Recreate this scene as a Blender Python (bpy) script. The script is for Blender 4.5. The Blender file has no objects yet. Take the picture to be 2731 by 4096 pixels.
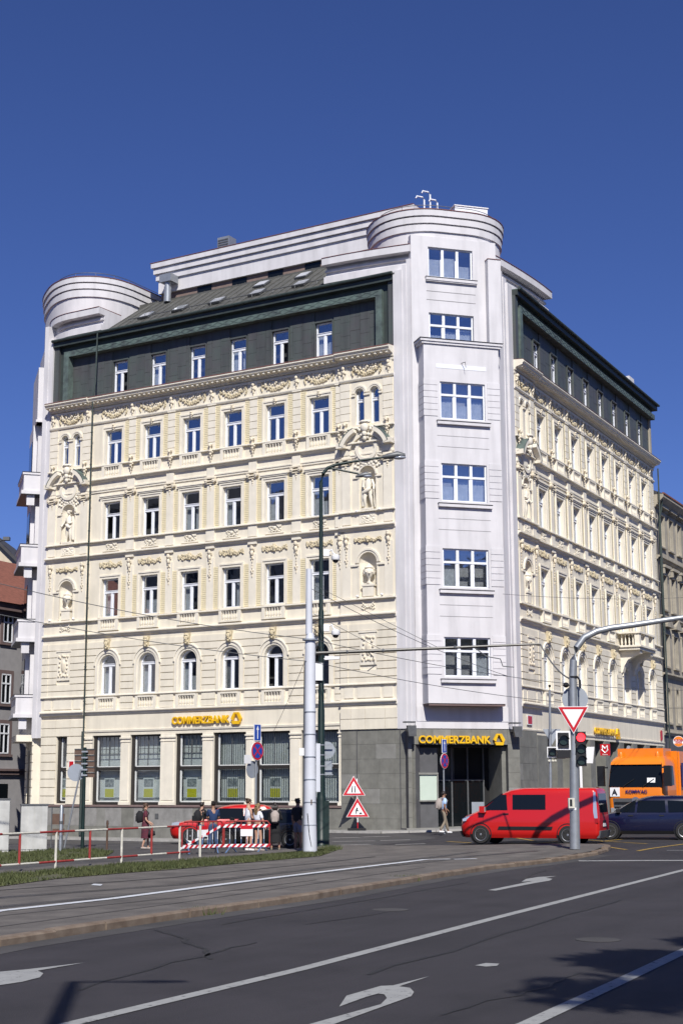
import bpy, bmesh, math, random
from mathutils import Vector, Matrix, noise
R = math.radians
scene = bpy.context.scene
# ------------------------------------------------------------------ camera
CAM_H = 2.26; PITCH = R(10.591); ROLL = R(0.194); FPX = 5900.0
cam_d = bpy.data.cameras.new('camera'); cam = bpy.data.objects.new('camera', cam_d)
scene.collection.objects.link(cam); scene.camera = cam
cam_d.sensor_fit = 'VERTICAL'; cam_d.sensor_height = 36.0; cam_d.lens = FPX / 4096 * 36.0
cam_d.clip_start = 0.1; cam_d.clip_end = 3000
cam.matrix_world = Matrix.Translation((0, 0, CAM_H)) @ Matrix.Rotation(R(90) + PITCH, 4, 'X') @ Matrix.Rotation(-ROLL, 4, 'Z')
# ------------------------------------------------------------------ sky and sun
SUN_AZ = R(7.0); SUN_EL = R(44.0)          # behind the camera, a little to the right
sun_dir = Vector((math.sin(SUN_AZ) * math.cos(SUN_EL), -math.cos(SUN_AZ) * math.cos(SUN_EL), math.sin(SUN_EL)))
world = bpy.data.worlds.new('World'); scene.world = world; world.use_nodes = True
wn = world.node_tree
sky = wn.nodes.new('ShaderNodeTexSky'); sky.sky_type = 'NISHITA'; sky.sun_disc = False
sky.sun_elevation = SUN_EL; sky.sun_rotation = R(180) - SUN_AZ
sky.air_density = 1.0; sky.dust_density = 0.0; sky.ozone_density = 6.0; sky.altitude = 900
bg = wn.nodes['Background']; tint = wn.nodes.new('ShaderNodeMix'); tint.data_type = 'RGBA'; tint.blend_type = 'MULTIPLY'; tint.inputs[0].default_value = 1.0; tint.inputs[7].default_value = (0.52, 0.56, 0.88, 1)
wn.links.new(sky.outputs[0], tint.inputs[6]); wn.links.new(tint.outputs[2], bg.inputs[0]); bg.inputs[1].default_value = 0.083
sun_l = bpy.data.lights.new('sun', 'SUN'); sun_o = bpy.data.objects.new('sun', sun_l); scene.collection.objects.link(sun_o)
sun_l.energy = 4.6; sun_l.angle = R(0.5); sun_l.color = (1.0, 0.96, 0.89)
sun_o.rotation_euler = sun_dir.to_track_quat('Z', 'Y').to_euler(); sun_o.location = (0, -20, 60)
scene.view_settings.view_transform = 'Standard'; scene.view_settings.look = 'None'
scene.view_settings.exposure = 0.26; scene.view_settings.gamma = 1.0
# ------------------------------------------------------------------ surveyed layout (metres)
def v2(a, b): return Vector((a, b, 0))
AZL = R(59.153); AZR = R(26.946)
TL = v2(-math.sin(AZL), math.cos(AZL)); NL = v2(-math.cos(AZL), -math.sin(AZL)); PL = v2(-0.6538, 79.9805)
TR = v2(math.sin(AZR), math.cos(AZR)); NR = v2(math.cos(AZR), -math.sin(AZR)); PR = v2(11.4076, 84.0711)
CA = PL - 5.26 * TL; CB = PR - 6.06 * TR; CC = (CA + CB) / 2; UC = (CA - CB).normalized(); NC = v2(-UC.y, UC.x)
if NC.dot(CC) > 0: NC = -NC
def frame(o, u, n): return Matrix(((u.x, n.x, 0, o.x), (u.y, n.y, 0, o.y), (0, 0, 1, o.z), (0, 0, 0, 1)))
F_L = frame(PL, TL, NL); F_R = frame(PR, -TR, NR); F_C = frame(CC, UC, NC)
CLo = PL + 21.1 * TL; cd, sd = math.cos(R(43)), math.sin(R(43))
F_K = frame(CLo, cd * TL - sd * NL, sd * TL + cd * NL)      # second chamfered corner, at the side street
def smooth(t): t = max(0.0, min(1.0, t)); return t * t * (3 - 2 * t)
def terrain(x, y):
    return -0.6 * smooth((-x - 1) / 9) * smooth((y - 62) / 14) + 0.2 * smooth((x - 1) / 8) * smooth((y - 42) / 10)
def view_ray(px, py):
    X = (px - 1365.5) / FPX; Y = -(py - 2048) / FPX
    c, s = math.cos(-ROLL), math.sin(-ROLL); X, Y = c * X - s * Y, s * X + c * Y
    return Vector((X, math.cos(PITCH) - Y * math.sin(PITCH), math.sin(PITCH) + Y * math.cos(PITCH)))
def gp(px, py, h=0.0):
    """ground point of the survey picture (2731 x 4096), h above the terrain"""
    d = view_ray(px, py); z = 0.0; p = Vector((0, 30, 0))
    for _ in range(12):
        k = (z + h - CAM_H) / d.z; p = d * k; z = terrain(p.x, p.y)
    return Vector((p.x, p.y, z + h))
def at(px, py, depth):
    d = view_ray(px, py); p = d * (depth / d.y); return Vector((p.x, p.y, p.z + CAM_H))
# ------------------------------------------------------------------ materials
def mat(name, col, rough=0.7, var=0.0, scale=3.0, bump=0.0, bscale=30.0, metal=0.0, spec=0.5, col2=None, streak=0.0, coat=0.0, emit=None, stretch=None):
    m = bpy.data.materials.new(name); m.use_nodes = True; nt = m.node_tree; b = nt.nodes['Principled BSDF']
    b.inputs['Base Color'].default_value = (*col, 1); b.inputs['Roughness'].default_value = rough
    b.inputs['Metallic'].default_value = metal; b.inputs['Specular IOR Level'].default_value = spec
    if coat: b.inputs['Coat Weight'].default_value = coat; b.inputs['Coat Roughness'].default_value = 0.04
    if emit: b.inputs['Emission Color'].default_value = (*emit[0], 1); b.inputs['Emission Strength'].default_value = emit[1]
    N, L = nt.nodes, nt.links
    geo = N.new('ShaderNodeNewGeometry'); pos = geo.outputs['Position']
    if var or col2:
        c2 = col2 if col2 else tuple(c * (1 - var) for c in col); c1 = col if col2 else tuple(min(1, c * (1 + var)) for c in col)
        mp = N.new('ShaderNodeMapping'); mp.inputs['Scale'].default_value = stretch or (1, 1, 1); L.new(pos, mp.inputs['Vector'])
        t = N.new('ShaderNodeTexNoise'); t.inputs['Scale'].default_value = scale; t.inputs['Detail'].default_value = 5; t.inputs['Roughness'].default_value = 0.6
        L.new(mp.outputs[0], t.inputs['Vector'])
        r = N.new('ShaderNodeMapRange'); r.inputs[1].default_value = 0.32; r.inputs[2].default_value = 0.68; L.new(t.outputs['Fac'], r.inputs[0])
        mx = N.new('ShaderNodeMix'); mx.data_type = 'RGBA'; mx.inputs[6].default_value = (*c1, 1); mx.inputs[7].default_value = (*c2, 1)
        L.new(r.outputs[0], mx.inputs[0]); out = mx.outputs[2]
        if streak:
            mp2 = N.new('ShaderNodeMapping'); mp2.inputs['Scale'].default_value = (1, 1, 0.12); L.new(pos, mp2.inputs['Vector'])
            t2 = N.new('ShaderNodeTexNoise'); t2.inputs['Scale'].default_value = 2.2; t2.inputs['Detail'].default_value = 6; L.new(mp2.outputs[0], t2.inputs['Vector'])
            r2 = N.new('ShaderNodeMapRange'); r2.inputs[1].default_value = 0.45; r2.inputs[2].default_value = 0.8; r2.inputs[3].default_value = 1.0; r2.inputs[4].default_value = 1 - streak
            L.new(t2.outputs['Fac'], r2.inputs[0])
            m2 = N.new('ShaderNodeMix'); m2.data_type = 'RGBA'; m2.blend_type = 'MULTIPLY'; m2.inputs[0].default_value = 1
            L.new(out, m2.inputs[6]); L.new(r2.outputs[0], m2.inputs[7]); out = m2.outputs[2]
        L.new(out, b.inputs['Base Color'])
    if bump:
        t = N.new('ShaderNodeTexNoise'); t.inputs['Scale'].default_value = bscale; t.inputs['Detail'].default_value = 4; L.new(pos, t.inputs['Vector'])
        bp = N.new('ShaderNodeBump'); bp.inputs['Strength'].default_value = bump; bp.inputs['Distance'].default_value = 0.02
        L.new(t.outputs['Fac'], bp.inputs['Height']); L.new(bp.outputs[0], b.inputs['Normal'])
    return m
M = {}
M['cream'] = mat('cream_plaster', (0.76, 0.70, 0.575), 0.85, 0.05, 1.2, 0.15, 25, streak=0.16)
M['ornament'] = mat('ornament_plaster', (0.70, 0.625, 0.49), 0.85, 0.10, 6, 0.2, 40)
M['ornament_tan'] = mat('weathered_ornament', (0.58, 0.50, 0.34), 0.85, 0.14, 6, 0.2, 40)
M['trim'] = mat('trim_plaster', (0.77, 0.715, 0.60), 0.85, 0.05, 2, 0.1, 30, streak=0.10)
M['white'] = mat('white_plaster', (0.645, 0.63, 0.645), 0.85, 0.055, 0.7, 0.08, 30, streak=0.18)
M['copper'] = mat('patinated_copper', (0.080, 0.079, 0.083), 0.55, col2=(0.075, 0.093, 0.086), scale=0.8, bump=0.15, bscale=8, streak=0.35)
M['copper_light'] = mat('verdigris_copper', (0.125, 0.175, 0.155), 0.6, col2=(0.060, 0.075, 0.074), scale=2.2, bump=0.2, bscale=8)
M['copper_dark'] = mat('dark_copper', (0.030, 0.038, 0.037), 0.55, col2=(0.045, 0.062, 0.057), scale=1.4, bump=0.1, bscale=8)
M['copper_pipe'] = mat('copper_pipe', (0.035, 0.05, 0.046), 0.6, 0.3, 3)
M['tin'] = mat('roof_tin', (0.085, 0.085, 0.077), 0.6, 0.2, 1.5, 0.1, 10)
M['brown'] = mat('brown_render', (0.20, 0.145, 0.125), 0.85, 0.12, 2)
M['redline'] = mat('red_flashing', (0.16, 0.06, 0.05), 0.6, 0.2, 5)
M['stone'] = mat('grey_stone', (0.18, 0.178, 0.158), 0.75, 0.16, 2.0, 0.15, 40, streak=0.15)
M['stone_light'] = mat('light_grey_stone', (0.22, 0.217, 0.20), 0.75, 0.14, 2.0, 0.15, 40)
M['plinth'] = mat('plinth_stone', (0.24, 0.235, 0.225), 0.8, 0.15, 3, 0.15, 40, streak=0.2)
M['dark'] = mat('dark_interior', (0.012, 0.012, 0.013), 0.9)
M['dim'] = mat('room_shade', (0.10, 0.10, 0.10), 0.9, 0.2, 1)  # dark grey of the inner cores stands in for the shade inside the rooms
M['frame'] = mat('white_window_paint', (0.78, 0.80, 0.84), 0.45, 0.03, 3)
M['shopframe'] = mat('dark_shop_frame', (0.03, 0.027, 0.025), 0.4, 0.1, 5)
M['curtain'] = mat('net_curtain', (0.70, 0.72, 0.74), 0.9, 0.12, 4)
M['blind'] = mat('pale_blind', (0.66, 0.67, 0.65), 0.8, 0.08, 2)
M['yellow'] = mat('yellow_letter', (0.80, 0.47, 0.015), 0.4, 0.03, 5)
M['lime'] = mat('poster_lime', (0.55, 0.52, 0.02), 0.5)
M['paper'] = mat('poster_white', (0.72, 0.74, 0.72), 0.6)
M['photo_dark'] = mat('poster_print', (0.05, 0.08, 0.10), 0.5, col2=(0.45, 0.47, 0.45), scale=7)
M['black'] = mat('black_plastic', (0.012, 0.012, 0.013), 0.45)
M['blacksoft'] = mat('black_fabric', (0.012, 0.012, 0.014), 0.9)
M['metal'] = mat('galvanised_steel', (0.36, 0.38, 0.40), 0.45, 0.1, 5, metal=0.55)
M['metal_dark'] = mat('dull_metal', (0.13, 0.135, 0.14), 0.5, 0.15, 5, metal=0.4)
M['pole_white'] = mat('pale_grey_pole_paint', (0.60, 0.62, 0.67), 0.5, 0.05, 2, bump=0.05, streak=0.12)
M['pole_green'] = mat('dark_green_pole_paint', (0.008, 0.022, 0.019), 0.45, 0.2, 3)
M['red'] = mat('red_sign', (0.50, 0.012, 0.02), 0.35)
M['signwhite'] = mat('sign_white', (0.78, 0.78, 0.78), 0.35)
M['blue'] = mat('sign_blue', (0.012, 0.06, 0.36), 0.35)
M['signgrey'] = mat('sign_back_grey', (0.33, 0.36, 0.40), 0.5, 0.05, 3, metal=0.3)
M['signbrown'] = mat('sign_back_brown', (0.11, 0.065, 0.045), 0.6, 0.15, 6)
M['concrete'] = mat('pale_concrete', (0.50, 0.50, 0.48), 0.9, 0.12, 2.5, 0.2, 30, streak=0.25)
M['asphalt'] = mat('asphalt', (0.031, 0.028, 0.032), 0.85, 0.16, 0.35, 0.35, 60)
M['asphalt_old'] = mat('old_asphalt', (0.065, 0.062, 0.062), 0.9, 0.25, 0.6, 0.35, 50)
M['pavement'] = mat('pavement_mosaic', (0.25, 0.245, 0.235), 0.9, 0.2, 5, 0.3, 40)
M['trackbed'] = mat('track_bed', (0.150, 0.136, 0.122), 0.95, 0.28, 1.2, 0.35, 30, col2=(0.092, 0.083, 0.076))
M['kerb'] = mat('granite_kerb', (0.21, 0.165, 0.125), 0.85, 0.2, 3, 0.3, 40, col2=(0.12, 0.085, 0.06))
M['kerb_grey'] = mat('grey_kerb', (0.36, 0.35, 0.33), 0.85, 0.15, 3, 0.2, 40)
M['rail'] = mat('tram_rail', (0.045, 0.04, 0.038), 0.4, 0.3, 4, metal=0.6)
M['roadwhite'] = mat('road_paint', (0.52, 0.53, 0.52), 0.8, 0.12, 6, 0.2, 50, col2=(0.40, 0.40, 0.39))
M['linewhite'] = mat('fresh_road_paint', (0.72, 0.74, 0.76), 0.75, 0.08, 5)
M['roadyellow'] = mat('yellow_road_paint', (0.34, 0.22, 0.04), 0.8, 0.25, 6)
M['grass'] = mat('grass_blades', (0.080, 0.090, 0.030), 0.8, col2=(0.045, 0.060, 0.016), scale=2)
M['soil'] = mat('dry_soil', (0.10, 0.088, 0.055), 0.95, 0.3, 4, 0.4, 30, col2=(0.06, 0.075, 0.03))
M['bark'] = mat('bark', (0.06, 0.045, 0.035), 0.9, 0.3, 6, 0.5, 20)
M['leaf'] = mat('leaf', (0.055, 0.095, 0.02), 0.6, 0.3, 1.5)
M['carred'] = mat('red_car_paint', (0.50, 0.010, 0.008), 0.3, coat=0.5)
M['carnavy'] = mat('navy_car_paint', (0.004, 0.005, 0.028), 0.25, coat=0.6)
M['carblack'] = mat('black_car_paint', (0.006, 0.006, 0.007), 0.25, coat=0.8)
M['orange'] = mat('orange_truck_paint', (0.80, 0.21, 0.008), 0.35, coat=0.4)
M['purple'] = mat('purple_panel', (0.035, 0.02, 0.12), 0.4)
M['carglass'] = mat('car_glass', (0.006, 0.008, 0.010), 0.06, spec=0.35)
M['tyre'] = mat('tyre', (0.018, 0.018, 0.018), 0.85)
M['tar'] = mat('tar', (0.016, 0.016, 0.017), 0.7)
M['rim'] = mat('wheel_rim', (0.34, 0.35, 0.37), 0.4, metal=0.7)
M['lamp'] = mat('head_lamp', (0.55, 0.58, 0.62), 0.1, metal=0.5)
M['tail'] = mat('tail_lamp', (0.35, 0.008, 0.008), 0.2)
M['taillit'] = mat('lit_tail_lamp', (0.6, 0.01, 0.01), 0.2, emit=((1, 0.03, 0.02), 1.5))
M['redlit'] = mat('lit_red_signal', (0.8, 0.02, 0.02), 0.3, emit=((1.0, 0.03, 0.04), 3.0))
M['lensdark'] = mat('unlit_signal_lens', (0.02, 0.035, 0.03), 0.2)
M['skin'] = mat('skin', (0.50, 0.29, 0.20), 0.6, 0.05, 8)
M['skin_dark'] = mat('tanned_skin', (0.30, 0.16, 0.10), 0.6, 0.05, 8)
M['hair_dark'] = mat('dark_hair', (0.018, 0.012, 0.010), 0.5, 0.3, 40)
M['hair_brown'] = mat('brown_hair', (0.075, 0.04, 0.022), 0.5, 0.3, 40)
M['hair_blond'] = mat('blond_hair', (0.24, 0.16, 0.075), 0.5, 0.3, 40)
M['dress'] = mat('dark_red_print', (0.13, 0.018, 0.03), 0.85, col2=(0.045, 0.015, 0.03), scale=18)
M['jeans'] = mat('blue_denim', (0.045, 0.075, 0.15), 0.9, 0.2, 20)
M['navyshirt'] = mat('navy_cotton', (0.014, 0.035, 0.10), 0.9, 0.15, 10)
M['whiteshirt'] = mat('white_cotton', (0.72, 0.73, 0.78), 0.9, 0.05, 10)
M['blueshirt'] = mat('pale_blue_cotton', (0.40, 0.55, 0.80), 0.9, 0.15, 6)
M['khaki'] = mat('khaki_cotton', (0.24, 0.20, 0.15), 0.9, 0.1, 10)
M['greycloth'] = mat('grey_cotton', (0.17, 0.17, 0.21), 0.9, 0.1, 10)
M['beige'] = mat('beige_canvas', (0.36, 0.31, 0.28), 0.9, 0.1, 10)
M['roofred'] = mat('red_tile', (0.20, 0.075, 0.05), 0.85, 0.25, 4)
M['greywall'] = mat('grey_render', (0.31, 0.30, 0.305), 0.9, 0.08, 2)
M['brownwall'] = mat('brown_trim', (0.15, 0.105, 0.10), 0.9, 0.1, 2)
M['sandwall'] = mat('sand_render', (0.56, 0.48, 0.37), 0.9, 0.08, 2)
M['beigewall'] = mat('old_beige_render', (0.36, 0.325, 0.26), 0.9, 0.12, 1.5, 0.15, 25, streak=0.25)
M['darkwall'] = mat('dark_shop_stone', (0.09, 0.09, 0.095), 0.7, 0.15, 2)
M['railred'] = mat('railing_red', (0.30, 0.035, 0.03), 0.6, 0.2, 8)
M['railwhite'] = mat('railing_white', (0.58, 0.56, 0.48), 0.6, 0.15, 8)
M['barrierblue'] = mat('barrier_blue', (0.10, 0.19, 0.36), 0.5)
M['greenboard'] = mat('pale_green_board', (0.50, 0.58, 0.50), 0.6, 0.04, 2)
M['darkroof'] = mat('dark_roof', (0.05, 0.05, 0.055), 0.8, 0.2, 3)
def brick_mat():
    m = mat('yellow_brick', (0.76, 0.67, 0.45), 0.85, 0.06, 4); nt = m.node_tree; N, L = nt.nodes, nt.links; b = N['Principled BSDF']
    tc = N.new('ShaderNodeTexCoord'); sp = N.new('ShaderNodeSeparateXYZ'); L.new(tc.outputs['Object'], sp.inputs[0])
    mm = N.new('ShaderNodeMath'); mm.operation = 'MULTIPLY'; mm.inputs[1].default_value = 1 / 0.11; L.new(sp.outputs['Z'], mm.inputs[0])
    fr = N.new('ShaderNodeMath'); fr.operation = 'FRACT'; L.new(mm.outputs[0], fr.inputs[0])
    gt = N.new('ShaderNodeMapRange'); gt.inputs[1].default_value = 0.0; gt.inputs[2].default_value = 0.22; L.new(fr.outputs[0], gt.inputs[0])
    bp = N.new('ShaderNodeBump'); bp.inputs['Strength'].default_value = 0.8; bp.inputs['Distance'].default_value = 0.03
    L.new(gt.outputs[0], bp.inputs['Height']); L.new(bp.outputs[0], b.inputs['Normal'])
    return m
M['brick'] = brick_mat()
def paint_mat(name, col, under, wear):
    m = mat(name, col, 0.8, 0.1, 3, 0.2, 50); nt = m.node_tree; N, L = nt.nodes, nt.links; b = N['Principled BSDF']
    src = b.inputs['Base Color'].links[0].from_socket; geo = N.new('ShaderNodeNewGeometry')
    t = N.new('ShaderNodeTexNoise'); t.inputs['Scale'].default_value = 9; t.inputs['Detail'].default_value = 8; t.inputs['Roughness'].default_value = 0.75; L.new(geo.outputs['Position'], t.inputs['Vector'])
    r = N.new('ShaderNodeMapRange'); r.inputs[1].default_value = wear; r.inputs[2].default_value = wear + 0.07; L.new(t.outputs['Fac'], r.inputs[0])
    mx = N.new('ShaderNodeMix'); mx.data_type = 'RGBA'; mx.inputs[7].default_value = (*under, 1); L.new(r.outputs[0], mx.inputs[0]); L.new(src, mx.inputs[6]); L.new(mx.outputs[2], b.inputs['Base Color'])
    return m
M['roadwhite'] = paint_mat('worn_road_paint', (0.29, 0.295, 0.29), (0.06, 0.058, 0.06), 0.57)
M['linewhite'] = paint_mat('tram_line_paint', (0.55, 0.57, 0.60), (0.12, 0.11, 0.10), 0.60)
def add_lanes(m, ang, amt):
    nt = m.node_tree; N, L = nt.nodes, nt.links; b = N['Principled BSDF']; src = b.inputs['Base Color'].links[0].from_socket; geo = N.new('ShaderNodeNewGeometry'); out = src
    for sc_, rot, strch, lo, hi, a in ((1.0, ang, (0.05, 0.9, 1), 0.4, 0.7, amt), (0.5, 0.3, (1, 1, 1), 0.5, 0.66, amt * 0.8), (14.0, 0.0, (1, 1, 1), 0.55, 0.75, -amt * 0.9)):
        mp = N.new('ShaderNodeMapping'); mp.vector_type = 'TEXTURE'; mp.inputs['Rotation'].default_value = (0, 0, rot); mp.inputs['Scale'].default_value = (1 / strch[0], 1 / strch[1], 1); L.new(geo.outputs['Position'], mp.inputs['Vector'])
        t = N.new('ShaderNodeTexNoise'); t.inputs['Scale'].default_value = sc_; t.inputs['Detail'].default_value = 7; t.inputs['Roughness'].default_value = 0.65; L.new(mp.outputs[0], t.inputs['Vector'])
        r = N.new('ShaderNodeMapRange'); r.inputs[1].default_value = lo; r.inputs[2].default_value = hi; r.inputs[3].default_value = 1.0; r.inputs[4].default_value = 1 - a; L.new(t.outputs['Fac'], r.inputs[0])
        mx = N.new('ShaderNodeMix'); mx.data_type = 'RGBA'; mx.blend_type = 'MULTIPLY'; mx.inputs[0].default_value = 1; L.new(out, mx.inputs[6]); L.new(r.outputs[0], mx.inputs[7]); out = mx.outputs[2]
    L.new(out, b.inputs['Base Color'])
add_lanes(M['asphalt'], R(62), 0.32); add_lanes(M['asphalt_old'], R(30), 0.3); add_lanes(M['trackbed'], R(62), 0.25)
def glass_mat(name, tint, refl):
    m = bpy.data.materials.new(name); m.use_nodes = True; nt = m.node_tree; N, L = nt.nodes, nt.links
    N.remove(N['Principled BSDF']); out = N['Material Output']
    tr = N.new('ShaderNodeBsdfTransparent'); tr.inputs[0].default_value = (*tint, 1)
    gl = N.new('ShaderNodeBsdfGlossy'); gl.inputs['Roughness'].default_value = 0.02; gl.inputs[0].default_value = (0.9, 0.93, 1, 1)
    geo = N.new('ShaderNodeNewGeometry'); t = N.new('ShaderNodeTexNoise'); t.inputs['Scale'].default_value = 0.9; L.new(geo.outputs['Position'], t.inputs['Vector'])
    bp = N.new('ShaderNodeBump'); bp.inputs['Strength'].default_value = 0.06; bp.inputs['Distance'].default_value = 0.1; L.new(t.outputs['Fac'], bp.inputs['Height']); L.new(bp.outputs[0], gl.inputs['Normal'])
    mx = N.new('ShaderNodeMixShader'); mx.inputs[0].default_value = refl
    L.new(tr.outputs[0], mx.inputs[1]); L.new(gl.outputs[0], mx.inputs[2]); L.new(mx.outputs[0], out.inputs[0])
    return m
M['glass'] = glass_mat('window_glass', (0.92, 0.94, 0.95), 0.28)
M['shopglass'] = glass_mat('shop_glass', (0.92, 0.95, 0.95), 0.16)
# ------------------------------------------------------------------ mesh helpers
class MB:
    def __init__(s): s.v = []; s.f = []; s.m = []; s.mi = 0
    def add(s, vs, fs):
        o = len(s.v); s.v += [tuple(p) for p in vs]; s.f += [tuple(i + o for i in f) for f in fs]; s.m += [s.mi] * len(fs); return s
    def box(s, x0, x1, y0, y1, z0, z1):
        if x0 > x1: x0, x1 = x1, x0
        if y0 > y1: y0, y1 = y1, y0
        return s.add([(x0, y0, z0), (x1, y0, z0), (x1, y1, z0), (x0, y1, z0), (x0, y0, z1), (x1, y0, z1), (x1, y1, z1), (x0, y1, z1)],
                     [(0, 3, 2, 1), (4, 5, 6, 7), (0, 1, 5, 4), (1, 2, 6, 5), (2, 3, 7, 6), (3, 0, 4, 7)])
    def prism(s, poly, y0, y1):                    # polygon in (x, z), extruded along y
        if y0 > y1: y0, y1 = y1, y0
        if sum(a[0] * b[1] - b[0] * a[1] for a, b in zip(poly, poly[1:] + poly[:1])) < 0: poly = poly[::-1]
        n = len(poly)
        return s.add([(x, y0, z) for x, z in poly] + [(x, y1, z) for x, z in poly],
                     [tuple(range(n)), tuple(range(2 * n - 1, n - 1, -1))] + [(i, i + n, (i + 1) % n + n, (i + 1) % n) for i in range(n)])
    def slab(s, poly, z0, z1):                     # polygon in (x, y), extruded up
        if sum(a[0] * b[1] - b[0] * a[1] for a, b in zip(poly, poly[1:] + poly[:1])) < 0: poly = poly[::-1]
        n = len(poly)
        return s.add([(p[0], p[1], z0) for p in poly] + [(p[0], p[1], z1) for p in poly],
                     [tuple(range(n - 1, -1, -1)), tuple(range(n, 2 * n))] + [(i, (i + 1) % n, (i + 1) % n + n, i + n) for i in range(n)])
    def sweep(s, prof, path):                      # closed profile [(off, z)] along path [(x, y, nx, ny)]
        n = len(prof); k = len(path); vs = []
        for x, y, nx, ny in path: vs += [(x + nx * o, y + ny * o, z) for o, z in prof]
        fs = [(i * n + j, i * n + (j + 1) % n, (i + 1) * n + (j + 1) % n, (i + 1) * n + j) for i in range(k - 1) for j in range(n)]
        return s.add(vs, fs + [tuple(range(n - 1, -1, -1)), tuple(range((k - 1) * n, k * n))])
    def lathe(s, prof, c=(0, 0, 0), seg=12, axis='z'):
        vs = []; n = len(prof)
        for r, z in prof:
            for i in range(seg):
                a = 2 * math.pi * i / seg; p = (r * math.cos(a), r * math.sin(a), z)
                if axis == 'x': p = (p[2], p[0], p[1])
                if axis == 'y': p = (p[1], p[2], p[0])
                vs.append((p[0] + c[0], p[1] + c[1], p[2] + c[2]))
        fs = [(i * seg + j, i * seg + (j + 1) % seg, (i + 1) * seg + (j + 1) % seg, (i + 1) * seg + j) for i in range(n - 1) for j in range(seg)]
        return s.add(vs, fs + [tuple(range(seg - 1, -1, -1)), tuple(range((n - 1) * seg, n * seg))])
    def tube(s, pts, r, seg=8):
        pts = [Vector(p) for p in pts]; k = len(pts); rs = r if isinstance(r, (list, tuple)) else [r] * k; vs = []
        for i, p in enumerate(pts):
            d = (pts[min(i + 1, k - 1)] - pts[max(i - 1, 0)]).normalized()
            a = d.cross(Vector((0, 0, 1)) if abs(d.z) < 0.95 else Vector((1, 0, 0))).normalized(); b = a.cross(d)
            vs += [p + (a * math.cos(2 * math.pi * j / seg) + b * math.sin(2 * math.pi * j / seg)) * rs[i] for j in range(seg)]
        fs = [(i * seg + j, (i + 1) * seg + j, (i + 1) * seg + (j + 1) % seg, i * seg + (j + 1) % seg) for i in range(k - 1) for j in range(seg)]
        return s.add(vs, fs + [tuple(range(seg)), tuple(range(k * seg - 1, (k - 1) * seg - 1, -1))])
    def ball(s, c, r, seg=8, rings=6):
        if not isinstance(r, (list, tuple)): r = (r, r, r)
        vs = [(c[0], c[1], c[2] - r[2])]
        for i in range(1, rings):
            t = math.pi * i / rings
            vs += [(c[0] + r[0] * math.sin(t) * math.cos(2 * math.pi * j / seg), c[1] + r[1] * math.sin(t) * math.sin(2 * math.pi * j / seg), c[2] - r[2] * math.cos(t)) for j in range(seg)]
        vs.append((c[0], c[1], c[2] + r[2])); top = len(vs) - 1
        fs = [(0, 1 + (j + 1) % seg, 1 + j) for j in range(seg)]
        for i in range(rings - 2): fs += [(1 + i * seg + j, 1 + i * seg + (j + 1) % seg, 1 + (i + 1) * seg + (j + 1) % seg, 1 + (i + 1) * seg + j) for j in range(seg)]
        b = 1 + (rings - 2) * seg
        return s.add(vs, fs + [(b + j, b + (j + 1) % seg, top) for j in range(seg)])
    def mesh(s, name, mats, smooth_ang=None):
        me = bpy.data.meshes.new(name); me.from_pydata(s.v, [], s.f)
        for m in (mats if isinstance(mats, (list, tuple)) else [mats]): me.materials.append(m)
        if any(s.m): me.polygons.foreach_set('material_index', s.m)
        bm = bmesh.new(); bm.from_mesh(me); bmesh.ops.recalc_face_normals(bm, faces=bm.faces)
        if smooth_ang is not None:
            ca = R(smooth_ang)
            for f in bm.faces: f.smooth = True
            for e in bm.edges: e.smooth = len(e.link_faces) == 2 and e.calc_face_angle(0) < ca
        bm.to_mesh(me); bm.free(); me.update(); return me
COL = scene.collection
def link(name, me, parent=None, Mw=None):
    o = bpy.data.objects.new(name, me); COL.objects.link(o)
    Mw = Mw or Matrix.Identity(4)
    if parent is not None:
        o.parent = parent; o.matrix_parent_inverse = Matrix.Identity(4); o.matrix_basis = WM[parent.name].inverted() @ Mw
    else: o.matrix_basis = Mw
    WM[o.name] = Mw.copy(); return o
WM = {}
def put(name, mb, m, parent=None, Mw=None, smooth_ang=None):
    return link(name, mb.mesh(name, [M[k] for k in m] if isinstance(m, (list, tuple)) else M[m], smooth_ang), parent, Mw)
def thing(name, label, cat, loc=(0, 0, 0), rz=0.0, group=None, Mw=None):
    o = bpy.data.objects.new(name, None); COL.objects.link(o)
    Mw = Mw or (Matrix.Translation(loc) @ Matrix.Rotation(rz, 4, 'Z')); o.matrix_basis = Mw; WM[o.name] = Mw.copy(); o.empty_display_size = 0.3
    return tag(o, label, cat, group)
def tag(o, label=None, cat=None, group=None, kind=None):
    if label: o['label'] = label
    if cat: o['category'] = cat
    if group: o['group'] = group
    if kind: o['kind'] = kind
    return o
def T(x, y, z): return Matrix.Translation((x, y, z))
def RZ(a): return Matrix.Rotation(a, 4, 'Z')
TEXT_CACHE = {}
def text_mesh(s, size, depth, m, bold=0.0, sx=1.0, align='CENTER'):
    key = (s, size, depth, m, bold, sx, align)
    if key in TEXT_CACHE: return TEXT_CACHE[key]
    c = bpy.data.curves.new('lettering', 'FONT'); c.body = s; c.size = size; c.extrude = depth / 2; c.offset = bold; c.align_x = align; c.align_y = 'CENTER'
    o = bpy.data.objects.new('lettering', c); COL.objects.link(o); dg = bpy.context.evaluated_depsgraph_get()
    me = bpy.data.meshes.new_from_object(o.evaluated_get(dg)); bpy.data.objects.remove(o); bpy.data.curves.remove(c)
    me.transform(Matrix(((sx, 0, 0, 0), (0, 0, -1, 0), (0, 1, 0, 0), (0, 0, 0, 1))))     # reads from -y
    me.materials.clear(); me.materials.append(M[m]); TEXT_CACHE[key] = me; return me
rnd = random.Random(7)
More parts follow.
